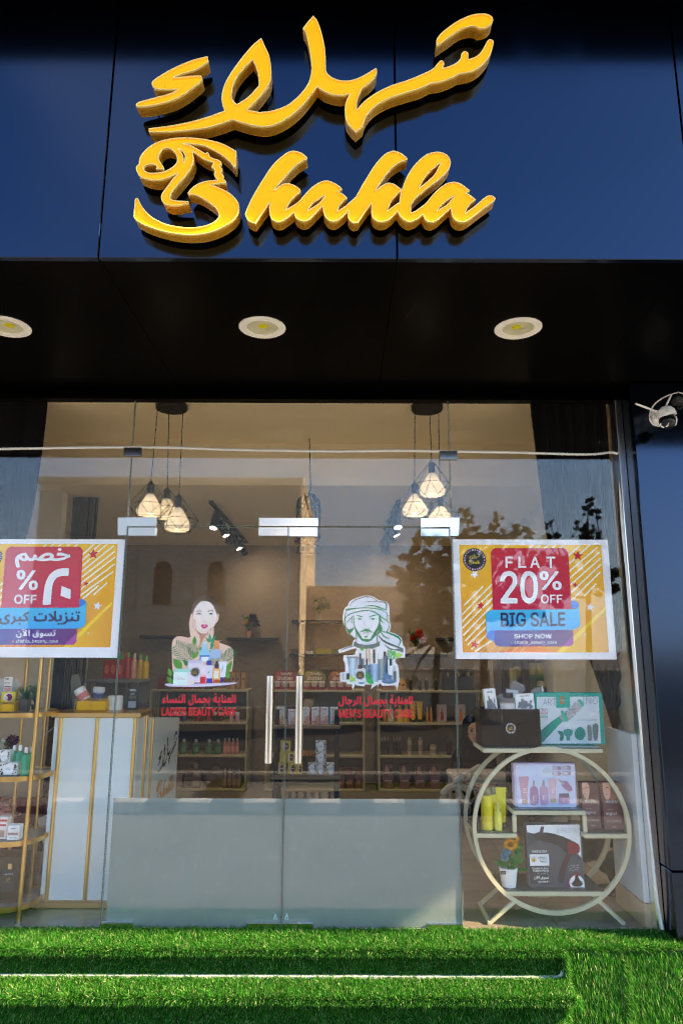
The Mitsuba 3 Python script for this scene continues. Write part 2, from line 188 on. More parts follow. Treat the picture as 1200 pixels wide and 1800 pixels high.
ARABIC = {'discount':[[[0,283,4,458,27,574,74,683,92,700,98,716,144,758,191,758,199,749,211,724,250,535,272,491,306,491,319,518,332,579,340,674,359,674,361,666,402,649,394,529,399,509,420,492,429,533,444,560,445,574,492,674,498,675,519,716,574,766,636,766,656,749,683,699,699,616,697,491,786,491,788,499,809,500,812,508,857,525,892,558,901,578,901,589,892,599,864,616,843,616,840,624,775,624,761,616,757,624,753,745,749,749,753,766,774,766,777,774,855,766,895,725,905,724,946,675,991,666,991,629,995,624,999,533,961,515,929,466,914,457,909,441,870,400,804,358,775,358,773,350,699,350,696,358,675,358,649,383,635,383,609,358,564,350,562,341,460,341,458,350,433,350,431,358,402,366,375,400,366,425,363,408,339,366,312,350,265,350,224,393,191,341,156,341,121,366,76,441,66,378,66,305,70,300,70,238,74,233,74,196,78,191,94,33,39,0,27,0,23,25,16,129,8,167,8,212,4,216,4,278],[504,514,502,483,571,483,615,508,632,553,632,587,611,632,572,624,543,590,531,558,524,556],[117,570,141,501,158,483,185,483,191,504,175,596,162,624,154,624,126,590]],[[773,907,777,966,796,999,819,999,839,957,839,899,819,857,796,857,780,874]]],'sale':[[[974,871,974,926,982,972,991,972,999,926,999,871,991,825,982,825]],[[781,128,781,156,795,175,811,231,822,316,824,407,819,491,811,577,834,642,837,642,845,550,851,423,858,394,879,394,884,415,888,453,892,605,918,587,916,446,921,405,925,394,955,394,960,405,966,446,966,508,964,513,964,554,962,559,958,697,970,724,983,733,991,587,993,413,989,348,980,284,970,257,954,247,953,238,916,247,903,304,888,247,881,247,880,238,859,238,848,268,840,183,826,101,810,46,806,45,792,9,789,9,784,106]],[[943,871,943,926,951,972,961,972,969,926,969,871,961,825,951,825]],[[889,761,889,825,892,837,892,852,899,871,910,862,916,816,916,770,913,733,907,715,899,715,892,733]],[[810,797,811,862,819,898,829,898,837,852,837,788,829,742,819,742,813,761]],[[754,46,754,101,762,147,772,147,779,101,779,46,772,0,762,0]],[[608,752,617,809,617,825,625,862,649,724,649,708,660,651,660,635,668,596,672,552,674,550,674,596,676,602,676,754,674,761,674,965,673,999,702,999,703,583,705,577,705,455,706,424,714,394,739,394,744,405,749,444,749,517,748,522,746,609,741,697,767,742,775,596,775,545,776,541,775,367,772,330,764,284,754,257,737,247,737,238,709,238,709,247,697,257,686,302,680,358,668,293,655,257,640,247,639,238,609,247,609,321,611,326,611,394,612,403,643,403,655,422,655,443,646,504,646,520,636,568,636,584]],[[724,46,724,101,732,147,741,147,749,101,749,46,741,0,732,0]],[[426,522,433,651,439,651,440,642,457,623,453,491,455,461,464,413,480,385,535,385,536,394,545,394,559,422,565,463,565,526,563,532,563,572,560,605,558,669,584,706,590,587,590,545,592,541,592,422,587,357,577,302,558,257,542,247,541,238,526,238,525,229,479,229,478,238,460,247,441,293,431,348,428,385]],[[511,742,511,797,519,843,528,843,536,797,536,742,528,697,519,697]],[[480,742,480,797,488,843,498,843,506,797,506,742,498,697,488,697]],[[135,137,137,156,149,175,165,230,175,296,178,344,178,407,173,491,165,577,188,642,192,632,194,591,199,550,202,471,207,415,212,394,235,394,241,433,248,605,274,577,272,436,281,395,327,395,331,416,331,452,326,501,294,669,296,752,304,807,314,835,317,852,355,962,364,972,366,930,374,843,348,770,341,760,339,742,328,709,345,605,358,486,360,376,356,330,348,284,339,257,327,247,326,238,280,238,279,247,267,257,259,293,258,312,250,266,235,238,213,238,203,268,194,183,180,101,164,46,160,45,146,9,142,37,140,88]],[[240,46,240,101,247,147,259,147,267,101,266,27,258,0,248,0]],[[0,229,2,385,6,477,11,504,33,458,27,343,27,290,30,241,37,203,49,174,77,174,92,202,100,241,102,281,73,357,64,431,64,513,70,605,84,697,100,742,124,742,138,706,137,651,129,568,117,596,107,595,101,576,91,509,91,481,94,460,121,394,129,357,132,321,132,266,127,192,110,92,94,46,83,27,73,27,72,18,37,27,17,73,6,137]]],'shop':[[[969,822,969,875,978,919,990,919,999,875,999,822,990,778,978,778]],[[599,119,597,133,603,141,630,159,644,199,644,212,627,221,612,256,603,336,603,424,612,530,622,583,635,619,658,619,669,592,679,548,686,477,690,365,704,361,717,363,724,383,730,438,734,548,747,548,748,539,764,530,762,392,769,363,790,363,798,402,802,504,804,509,804,557,836,539,834,477,832,472,832,383,839,363,860,363,866,382,868,403,868,577,866,583,866,619,873,619,874,628,897,628,897,571,899,566,899,509,900,504,902,429,910,373,915,362,947,363,953,373,959,413,959,472,957,477,957,517,955,522,950,654,965,681,980,690,986,619,990,500,991,495,990,345,984,292,976,256,965,230,945,221,944,212,914,212,899,239,887,301,876,239,861,212,830,221,816,275,809,239,802,221,768,212,756,230,746,274,741,248,728,221,685,211,677,133,663,71,646,27,635,9,627,9,626,0,603,0],[633,385,636,364,647,345,655,345,658,356,656,429,648,476,641,477,635,448,633,418]],[[933,822,933,875,942,919,954,919,963,875,963,822,954,778,942,778]],[[421,239,423,389,432,504,461,460,453,349,453,288,455,259,467,205,479,186,518,186,534,204,546,250,548,277,521,274,508,301,500,336,497,380,497,477,508,592,525,654,550,663,563,637,574,583,580,530,582,465,584,460,584,318,582,313,580,248,569,150,555,97,544,71,525,44,513,44,512,35,474,35,473,44,457,53,452,70,447,71,432,124,432,139,425,177],[527,438,536,407,549,407,551,418,550,482,542,529,535,530,529,501,527,480]],[[544,796,544,849,554,893,565,893,574,849,574,796,565,751,554,751]],[[508,796,508,849,518,893,529,893,538,849,538,796,529,751,518,751]],[[313,931,311,946,345,946,349,221,317,221,315,621,313,628]],[[163,716,165,751,168,763,176,840,180,840,183,823,190,813,232,673,235,713,235,816,233,822,231,928,262,946,264,854,265,849,265,698,257,569,273,469,277,416,277,336,269,265,266,264,262,239,250,221,176,221,176,371,191,433,195,435,216,543,189,644,182,654],[218,371,219,362,240,363,246,383,246,411,240,449,236,451]],[[146,928,155,981,163,999,176,999,193,964,202,964,212,981,218,920,205,884,190,884,173,919,166,919,159,893,155,893,151,918]],[[0,203,0,309,2,314,4,389,9,460,15,469,40,424,32,313,32,254,36,206,42,178,54,150,84,150,98,178,108,243,110,347,108,354,106,438,97,539,127,601,140,433,142,265,133,133,116,53,100,18,84,9,83,0,42,9,23,44,13,80,6,124]],[[55,698,55,760,59,772,59,787,66,804,80,796,87,751,87,707,83,672,76,654,66,654,59,672]]],'ladies':[[[979,631,979,895,997,895,999,224,981,224,980,626]],[[801,743,801,895,820,895,822,437,824,387,826,368,838,368,843,393,846,468,847,551,864,527,863,421,866,376,869,368,890,368,890,381,882,440,880,480,880,543,883,583,891,631,899,655,917,663,926,639,931,599,932,559,932,488,931,440,925,371,927,360,938,360,938,368,945,369,948,413,946,895,964,895,965,549,966,543,966,360,965,355,965,328,963,288,958,248,947,216,922,224,908,264,891,224,886,224,885,216,868,216,859,240,854,281,849,240,840,216,817,224,810,248,806,280,804,320,804,355,803,360,803,530,802,536,802,738],[898,517,908,422,911,433,914,476,914,509,910,535,900,527]],[[845,695,846,759,851,791,858,783,862,743,862,695,860,663,857,647,850,647,847,663]],[[774,56,774,104,779,144,785,144,790,104,790,56,785,16,779,16]],[[689,424,689,503,694,591,705,663,720,705,721,717,720,775,739,775,741,421,744,376,746,368,763,368,768,394,769,413,769,474,769,480,767,587,765,615,766,647,782,679,787,543,787,499,788,495,788,384,787,379,787,344,783,288,780,264,772,232,762,224,762,216,739,224,729,264,726,304,722,296,708,296,707,304,700,312,693,352],[708,484,709,449,713,432,722,433,722,557,718,559,711,526]],[[755,56,755,104,760,144,766,144,770,104,770,56,766,16,760,16]],[[722,959,727,999,733,999,738,959,738,911,733,871,727,871,722,911]],[[704,911,704,959,709,999,715,999,719,959,719,911,715,871,709,871]],[[439,743,439,895,457,895,459,437,461,387,463,368,474,368,476,377,479,402,491,559,498,607,504,631,514,631,520,607,526,551,534,410,540,368,565,376,579,408,588,450,588,462,586,471,575,480,574,487,555,488,552,480,551,563,550,567,550,639,555,639,555,647,577,639,585,615,588,600,590,599,601,552,611,543,613,408,607,399,607,386,611,368,628,368,632,393,634,413,634,475,633,480,631,579,629,607,629,639,641,664,644,679,646,671,651,535,652,376,650,320,643,256,642,255,640,240,634,224,630,224,630,216,613,216,613,224,608,224,603,240,596,288,593,328,588,303,586,288,582,279,578,256,568,232,564,232,563,224,556,224,555,216,538,216,538,224,534,224,526,264,520,216,507,208,498,240,490,289,488,264,480,224,476,224,475,216,454,224,447,248,444,280,442,320,442,355,441,360,441,530,440,536,440,738],[500,416,502,393,510,352,514,352,516,380,512,461,509,487,506,487,502,454]],[[625,48,626,112,631,144,638,136,642,96,641,24,637,0,630,0,627,16]],[[566,48,566,96,568,128,570,129,571,144,579,144,581,128,583,96,582,32,578,0,570,8]],[[352,312,353,316,353,352,356,432,358,456,361,456,366,432,374,416,370,315,370,269,372,226,376,193,381,176,388,174,396,176,401,193,404,219,407,277,407,594,406,599,405,895,423,895,423,868,424,863,424,612,425,607,425,280,421,168,420,157,418,128,413,80,404,40,396,32,395,24,380,24,379,32,374,32,368,48,363,72,356,128,352,208]],[[294,631,294,895,312,895,314,224,296,224,295,626]],[[60,743,60,895,78,895,80,437,82,387,84,368,97,368,100,385,103,444,105,543,122,519,122,394,125,368,130,360,131,368,136,368,141,428,143,551,161,527,159,474,159,386,163,368,173,368,176,385,177,405,176,607,194,615,195,501,196,495,197,428,199,394,203,368,215,368,218,377,222,436,224,551,227,551,227,544,241,527,240,421,243,377,247,368,260,368,262,386,263,413,261,895,280,895,282,360,279,288,274,248,262,216,245,216,244,224,241,224,236,240,231,281,226,240,221,224,203,216,195,240,193,262,191,264,191,277,187,304,181,240,174,216,162,216,156,232,150,280,145,232,138,216,122,224,118,240,113,280,105,232,98,224,97,216,75,224,68,248,65,280,63,320,63,355,62,360,62,530,61,536,61,738]],[[222,695,223,759,228,791,235,783,239,743,239,695,237,663,234,647,227,647,224,663]],[[6,176,0,312,13,340,8,384,5,440,5,511,10,583,13,607,22,639,40,631,40,575,39,571,38,496,27,503,24,485,23,444,25,410,29,392,32,392,44,432,50,296,48,295,45,280,43,279,40,264,32,248,24,216,21,216,12,184]]],'men':[[[978,631,978,895,997,895,999,224,980,224,979,626]],[[798,743,798,895,817,895,819,437,821,387,823,368,836,368,840,393,843,468,844,551,862,527,861,421,864,376,868,368,888,368,888,381,881,440,879,480,879,543,882,583,889,631,897,655,916,663,925,639,930,599,931,559,931,488,930,440,924,371,926,360,937,360,937,368,944,369,947,413,945,895,964,895,965,549,966,543,966,360,965,355,965,328,963,288,958,248,946,216,921,224,906,264,889,224,884,224,884,216,866,216,857,240,852,281,846,240,838,216,814,224,807,248,803,280,801,320,801,355,800,360,800,530,799,536,799,738],[896,517,906,422,910,433,913,476,913,509,908,535,899,527]],[[842,695,843,759,848,791,856,783,860,743,860,695,858,663,855,647,847,647,844,663]],[[771,56,771,104,776,144,782,144,787,104,787,56,782,16,776,16]],[[685,424,685,503,690,591,701,663,716,705,717,717,716,775,735,775,737,421,740,376,742,368,760,368,765,394,766,413,766,474,765,480,763,587,761,615,762,647,779,679,784,543,784,499,785,495,785,384,784,379,784,344,780,288,777,264,769,232,759,224,758,216,735,224,725,264,722,304,718,296,704,296,703,304,696,312,689,352],[704,484,705,449,709,432,718,433,718,557,714,559,707,526]],[[751,56,751,104,756,144,762,144,767,104,767,56,762,16,756,16]],[[718,911,718,959,723,999,729,999,734,959,734,911,729,871,723,871]],[[700,911,700,959,704,999,710,999,715,959,715,911,710,871,704,871]],[[431,743,431,895,449,895,451,437,453,387,456,368,466,368,468,377,471,402,483,559,490,607,497,631,507,631,513,607,519,551,528,410,533,368,559,376,573,408,582,450,582,462,580,471,568,480,568,487,549,488,545,480,544,563,543,567,543,639,548,639,549,647,570,639,579,615,582,600,584,599,595,552,606,543,608,408,601,399,601,386,605,368,623,368,627,393,628,413,628,475,627,480,625,579,623,607,623,639,636,664,639,679,641,671,646,535,647,376,645,320,638,256,636,255,635,240,629,224,625,224,624,216,608,216,607,224,603,224,597,240,590,288,587,328,582,303,580,288,576,279,571,256,562,232,557,232,557,224,549,224,549,216,531,216,531,224,527,224,519,264,513,216,500,208,490,240,483,289,480,264,473,224,468,224,468,216,446,224,439,248,435,280,433,320,433,355,432,360,432,530,431,536,431,738],[493,416,494,393,502,352,506,352,509,380,505,461,501,487,498,487,494,454]],[[619,48,620,112,625,144,633,136,637,96,636,24,632,0,624,0,621,16]],[[560,48,560,96,562,128,563,129,565,144,572,144,575,128,577,96,576,32,571,0,564,8]],[[342,208,342,312,343,316,343,352,346,432,348,456,351,456,357,432,365,416,361,315,361,269,363,226,367,193,372,176,387,176,392,193,395,218,398,277,398,594,397,599,396,895,415,895,415,868,416,863,416,612,417,607,417,280,416,275,415,208,410,128,404,80,395,40,387,32,386,24,371,24,370,32,365,32,353,72,346,128]],[[284,895,302,895,304,224,286,224]],[[188,136,189,160,197,176,203,200,211,259,214,316,214,363,212,420,206,504,206,527,220,583,222,583,224,567,229,480,231,411,234,377,236,368,249,368,251,386,252,413,252,506,251,512,250,895,269,895,271,360,268,288,263,248,251,216,237,216,229,239,225,168,216,96,210,71,208,56,206,56,204,40,195,16,192,40]],[[88,743,88,895,107,895,109,437,111,387,113,368,134,368,135,376,140,376,154,408,164,451,164,462,161,471,151,480,150,487,131,488,130,480,126,480,124,631,131,647,152,639,161,615,175,560,182,544,187,543,188,476,189,472,189,408,185,407,178,383,165,304,156,264,143,232,131,224,130,216,110,216,109,224,101,232,93,280,91,320,91,355,90,360,90,530,89,536,89,738]],[[145,48,146,112,151,144,159,136,162,96,161,24,158,0,150,0,147,16]],[[0,208,0,312,1,316,1,352,4,432,6,456,9,456,14,432,23,416,19,315,19,269,21,226,25,193,30,176,44,176,50,193,53,218,56,277,56,594,55,599,54,895,72,895,72,868,73,863,73,612,74,607,74,280,73,275,72,208,68,128,62,80,53,40,45,32,44,24,28,24,28,32,23,32,11,72,4,128]]]}

# ---------------------------------------------------------------- materials
VC = {'type': 'mesh_attribute', 'name': 'vertex_color'}
def pr(base, rough=0.5, spec=0.5, metal=0.0, **more):
    b = base if isinstance(base, dict) else {'type': 'rgb', 'value': list(base)}
    return {'type': 'twosided', 'b': {'type': 'principled', 'base_color': b, 'roughness': rough, 'specular': spec, 'metallic': metal, **more}}
scene['mat_paint'] = pr(VC, 0.5, 0.4)
scene['mat_gloss'] = pr(VC, 0.14, 0.5)
scene['mat_matt'] = {'type': 'twosided', 'b': {'type': 'diffuse', 'reflectance': VC}}
scene['mat_metal'] = pr(VC, 0.3, 0.5, 1.0)
scene['mat_chrome'] = pr((0.88, 0.92, 0.95), 0.12, 0.5, 1.0)
scene['mat_brushed'] = pr((0.86, 0.85, 0.83), 0.22, 0.5, 1.0)
def panel_dirt(p, n, uv):
    s = fbm(p.x * 3.1, p.y * 3.1, p.z * 0.8, octaves=3); d = smoothstep(0.5, 0.9, s)
    return 0.12 + 0.08 * d
scene['mat_cladding'] = pr((0.036, 0.051, 0.088), proc(panel_dirt), 0.5, 1.0)
scene['mat_soffit'] = pr((0.0012, 0.001, 0.0008), 0.28, 0.03)
scene['mat_glass'] = {'type': 'thindielectric', 'int_ior': 1.52}
def film_tex(p, n, uv):
    s = fbm(p.x * 2.3, p.z * 5, 3, octaves=3); w = smoothstep(0.74, 0.8, fbm(p.x * 30, p.z * 22, 9, octaves=2))
    return mix((0.255, 0.31, 0.298), (0.305, 0.36, 0.343), s) + mi.Color3f(0.016) * w
scene['mat_frost'] = {'type': 'principledthin', 'base_color': proc(film_tex), 'roughness': 0.4, 'spec_trans': 0.0, 'diff_trans': 0.5, 'eta': 1.4}
scene['mat_leaf'] = {'type': 'principledthin', 'base_color': VC, 'roughness': 0.36, 'diff_trans': 0.7, 'eta': 1.45}
def perforated(p, n, uv):
    u, v = uv.x / 0.0052, uv.y / 0.0045
    row = mi.Float(mi.Int32(v)); row = row - 2 * mi.Float(mi.Int32(row / 2))
    fu = u + 0.5 * row; fu = fu - mi.Float(mi.Int32(fu)) - 0.5; fv = v - mi.Float(mi.Int32(v)) - 0.5
    hole = smoothstep(0.16, 0.06, fu * fu + fv * fv)
    band = smoothstep(0.0135, 0.0145, uv.y) * smoothstep(0.047, 0.046, uv.y)
    return mix((0.84, 0.43, 0.035), (0.30, 0.11, 0.008), hole * band)
scene['mat_perforated'] = pr(proc(perforated), 0.26, 0.6, 0.35)
def chevrons(p, n, uv):
    x, z = p.x / 0.085, p.z / 0.085
    i = mi.Float(mi.Int32(x + 100)); fx = x + 100 - i
    col = i - 2 * mi.Float(mi.Int32(i / 2))
    t = z + 100 + mi.Float(mi.Bool(col > 0.5)) * fx + (1 - mi.Float(mi.Bool(col > 0.5))) * (1 - fx)
    ft = t - mi.Float(mi.Int32(t)); thin = smoothstep(0.05, 0.02, dr_abs(ft - 0.5)) * smoothstep(0.35, 0.6, cell_rand(i, mi.Float(mi.Int32(t))))
    g = fbm(p.x * 9, p.y * 9, p.z * 30, octaves=3)
    return mix(mix((0.22, 0.155, 0.095), (0.27, 0.195, 0.12), g), (0.40, 0.29, 0.15), thin * 0.8)
import drjit as dr
dr_abs = dr.abs
scene['mat_wallpaper'] = pr(proc(chevrons), 0.55, 0.3)
def tile_tex(p, n, uv):
    g = fbm(p.x * 6 + 3 * noise(p.x * 2, p.y * 2), p.y * 14, 0, octaves=4)
    return mix((0.23, 0.195, 0.155), (0.33, 0.29, 0.235), g)
scene['mat_tile'] = pr(proc(tile_tex), 0.22, 0.5)
def road_tex(p, n, uv):
    g = fbm(p.x * 40, p.y * 40, 0, octaves=3); w = fbm(p.x * 0.7, p.y * 0.7, 5, octaves=3)
    return mix((0.03, 0.03, 0.032), (0.065, 0.064, 0.062), 0.5 * g + 0.5 * w)
scene['mat_road'] = pr(proc(road_tex), 0.85, 0.2)
def paving_tex(p, n, uv):
    g = fbm(p.x * 30, p.y * 30, 0, octaves=3); w = fbm(p.x * 1.3, p.y * 1.3, 5, octaves=3)
    return mix((0.125, 0.128, 0.13), (0.21, 0.212, 0.21), 0.45 * g + 0.55 * w)
scene['mat_paving'] = pr(proc(paving_tex), 0.85, 0.2)
def plaster_tex(p, n, uv):
    g = fbm(p.x * 1.2, p.y * 1.2, p.z * 0.8, octaves=4); s = fbm(p.x * 3, p.y * 3, p.z * 0.3, octaves=3)
    return mix((0.60, 0.50, 0.37), (0.72, 0.61, 0.47), 0.5 * g + 0.5 * s)
scene['mat_plaster'] = pr(proc(plaster_tex), 0.8, 0.2)
scene['mat_turf_base'] = pr((0.02, 0.06, 0.015), 0.9, 0.1)
def wood_tex(p, n, uv):
    g = fbm(p.x * 3, p.y * 40, p.z * 40, octaves=3)
    return mix((0.17, 0.115, 0.07), (0.27, 0.19, 0.12), g)
scene['mat_wood'] = pr(proc(wood_tex), 0.45, 0.4)
def area_glow(r, g, b): return {'type': 'area', 'radiance': {'type': 'rgb', 'value': [r, g, b]}}
GOLD, CHAMPAGNE, WHITE, BLACK = (0.72, 0.47, 0.16), C(205, 200, 160), C(235, 236, 238), C(22, 21, 22)

# ================================================================ the setting: ground, steps, shop shell
solo('street_ground', bx(-120, 120, -90, 40, -1.2, -0.47), 'mat_paving', None, 'sandy paved ground around the shop', kind='structure', smooth=False)
floor_key = solo('shop_floor', bx(-3.0, 2.4, 0.0, 4.3, -0.2, -0.012), 'mat_paint', C(120, 112, 100), 'tiled floor inside the shop', kind='structure', smooth=False)
for i in range(9):
    for j in range(4):
        x, y = -3.0 + i * 0.6, 0.03 + j * 0.6
        part(floor_key, 'tile', bx(x + 0.002, x + 0.598, y + 0.002, y + 0.598, -0.011, 0.0, 0.0015), 'mat_tile', smooth=False)
solo('shop_wall', cat(bx(-3.2, -3.0, -0.1, 4.3, -0.4, 3.6), bx(-3.2, 2.6, 4.3, 4.5, -0.4, 3.6), bx(1.76, 1.95, 0.0, 4.3, -0.4, 3.6)), 'mat_paint', C(196, 186, 164), 'cream side walls of the shop', kind='structure', smooth=False)
solo('back_wall', bx(-3.0, 1.76, 4.22, 4.3, 0, 2.75), 'mat_wallpaper', None, 'brown back wall with gold chevron wallpaper', kind='structure', smooth=False)
solo('shop_ceiling', cat(bx(-3.0, 1.76, 0.0, 1.1, 3.09, 3.3), bx(-3.0, 1.76, 1.1, 4.22, 2.75, 3.3)), 'mat_paint', C(232, 216, 182), 'cream ceiling of the shop with a lower rear part', kind='structure', smooth=False)
solo('shop_roof', bx(-3.4, 5.3, -1.3, 4.7, 3.4, 7.5), 'mat_paint', C(120, 110, 100), 'upper storey of the shop building', kind='structure', smooth=False)
# steps under the artificial grass
steps = cat(bx(-3.6, 1.13, -0.205, 0.0, -0.47, -0.03), bx(-3.6, 1.13, -0.258, 0.0, -0.0301, -0.004), bx(1.13, 2.9, -0.23, 0.0, -0.47, -0.004), bx(-3.6, 1.10, -0.37, -0.205, -0.47, -0.17), bx(-3.6, 1.13, -0.432, -0.205, -0.1701, -0.145), bx(-3.6, 1.05, -0.70, -0.37, -0.47, -0.30))
solo('steps', steps, 'mat_turf_base', None, 'two carpeted steps up to the shop front', kind='structure', smooth=False)
solo('step_trim', cat(tube([(1.085, -0.22, -0.136), (1.105, -0.225, -0.132), (1.12, -0.23, -0.119), (1.126, -0.235, -0.1)], 0.009, 8), bx(-3.4, 1.09, -0.232, -0.2065, -0.1445, -0.128, 0.003)), 'mat_gloss', C(186, 194, 188), 'white strip along the inner edge of the lower grass step', 'trim')

# ================================================================ the shop front
sf = thing('shop_facade', 'black glossy panelled shop front with a deep soffit over the glass entrance', 'building')
FY = -1.51
SEAMS = [-3.50, -2.258, -1.015, 0.228, 1.471, 2.714, 3.957, 5.20]
for a, b in zip(SEAMS[:-1], SEAMS[1:]):
    part(sf, 'fascia_panel', bx(a + 0.0018, b - 0.0018, FY, FY + 0.03, 3.084, 4.93, 0.003), 'mat_cladding', smooth=False)
    g_ = sbox(a + 0.0015, FY + 0.034, b - 0.0015, -0.201)
    for x in (-1.70, -0.404, 0.891, 2.18): g_ = g_.difference(Point(x, -0.877).buffer(0.1, quad_segs=10))
    m = trimesh.util.concatenate([trimesh.creation.extrude_polygon(q, 0.028, engine='earcut') for q in geoms(g_)]); m.apply_translation([0, 0, 3.092]); part(sf, 'soffit_panel', m, 'mat_soffit', smooth=False)
    part(sf, 'soffit_panel', bx(a + 0.0015, b - 0.0015, -0.199, -0.002, 3.092, 3.12, 0.002), 'mat_soffit', smooth=False)
part(sf, 'backing', cat(bx(-3.5, 5.2, FY + 0.032, FY + 0.06, 3.13, 5.0), bx(-3.5, 5.2, FY + 0.06, 0.0, 3.122, 3.16)), 'mat_soffit', smooth=False)
part(sf, 'canopy', bx(-3.6, 6.0, FY - 0.90, FY + 0.1, 4.93, 5.15, 0.01), 'mat_soffit', smooth=False, label='black canopy out of view, added to darken the fascia top and shade the sign')  # unseen overhang, put in for its dark reflection, widened to block sun
part(sf, 'header', bx(-3.0, 1.76, -0.03, 0.04, 3.03, 3.09), 'mat_soffit', smooth=False)
part(sf, 'pillar_panel', bx(1.745, 5.2, -0.18, -0.002, 0.353, 3.088, 0.004), 'mat_cladding', smooth=False)
part(sf, 'pillar_panel', bx(1.745, 5.2, -0.18, -0.002, -0.05, 0.347, 0.004), 'mat_cladding', smooth=False)
part(sf, 'pillar_core', bx(1.765, 5.18, -0.16, 0.3, -0.3, 3.09), 'mat_soffit', smooth=False)
part(sf, 'side_jamb', bx(1.702, 1.744, -0.045, 0.05, -0.01, 3.03, 0.003), 'mat_brushed', smooth=False, label='grey metal jamb at the right end of the glass')
part(sf, 'side_wall', bx(-3.6, -3.0, -0.2, 0.1, -0.3, 3.09), 'mat_cladding', smooth=False)

# ================================================================ the sign
SY0, SY1 = -1.595, -1.535            # front rim and back of the letters
sign = thing('shop_sign', 'amber raised sign letters with gold perforated sides on the dark fascia', 'sign')
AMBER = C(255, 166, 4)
def ring_walls(g, y0, y1):
    V, F, U, n = [], [], [], 0
    for q in geoms(g):
        for r in [q.exterior] + list(q.interiors):
            c = np.array(r.coords); L = np.r_[0, np.cumsum(np.linalg.norm(np.diff(c, axis=0), axis=1))]; m = len(c)
            V.append(np.vstack([np.stack([c[:, 0], np.full(m, y0), c[:, 1]], 1), np.stack([c[:, 0], np.full(m, y1), c[:, 1]], 1)]))
            U.append(np.vstack([np.stack([L, np.zeros(m)], 1), np.stack([L, np.full(m, y1 - y0)], 1)]))
            i = np.arange(m - 1)
            F.append(np.vstack([np.stack([i, i + 1, i + 1 + m], 1), np.stack([i, i + 1 + m, i + m], 1)]) + n); n += 2 * m
    return np.vstack(V), np.vstack(F), np.vstack(U)
def letter(name, g, label=None, pegs=3):
    g = g.buffer(0).simplify(0.0004); k = num(f'{sign}__{name}')
    if label: labels[k] = {'label': label}
    used.update({f'{k}__face', f'{k}__rim', f'{k}__side'})
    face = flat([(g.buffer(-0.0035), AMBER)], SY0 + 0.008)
    emit(f'{k}__face', face, 'mat_letter', smooth=False, emitter=area_glow(0.042, 0.0185, 0.0004))  # faint glow added to even out the face brightness under the canopy
    emit(f'{k}__rim', prism(g.difference(g.buffer(-0.003)), SY0, SY0 + 0.0095), 'mat_gloss', C(255, 226, 140), smooth=False)
    v, f, u = ring_walls(g.buffer(-0.0006), SY0 + 0.0096, SY1)
    scene[f'{k}__side'] = mikit.ply(trimesh.Trimesh(v, f, process=False), 'mat_perforated', smooth=False, uv=u)
    emit(num(f'{k}__back_plate'), flat([(g.buffer(-0.001), C(190, 140, 40))], SY1), 'mat_paint', smooth=False)
    for q in geoms(g):
        b = q.bounds
        for i in range(pegs):
            x = b[0] + (b[2] - b[0]) * (i + 0.5) / pegs
            s = q.intersection(sbox(x - 0.004, b[1], x + 0.004, b[3]))
            if s.is_empty: continue
            p = min(geoms(s), key=lambda w: w.centroid.y).representative_point()
            z = min(geoms(s), key=lambda w: w.centroid.y).bounds[1] + 0.012
            emit(num(f'{k}__spacer'), rod((p.x, SY1, z + 0.008), (p.x, FY, z + 0.008), 0.004, 8), 'mat_gloss', C(60, 54, 44))
scene['mat_letter'] = pr(VC, 0.4, 0.1)
hamza = poly([(-0.8735,3.7384,1),(-0.8665,3.759),(-0.7918,3.7843),(-0.7353,3.8028),(-0.7024,3.8231,1),(-0.7521,3.8216),(-0.7915,3.8251),(-0.8097,3.8392),(-0.8142,3.8545),(-0.8047,3.8717),(-0.7569,3.9102),(-0.6956,3.9477),(-0.6387,3.9741),(-0.5822,3.9906,1),(-0.5791,3.9681),(-0.5952,3.9481),(-0.631,3.9219),(-0.6879,3.9006),(-0.7238,3.8825,1),(-0.682,3.887),(-0.6191,3.8935),(-0.602,3.8861),(-0.6048,3.8664),(-0.6323,3.8368),(-0.6775,3.7969),(-0.7231,3.7693),(-0.7897,3.7478),(-0.8361,3.7386)])
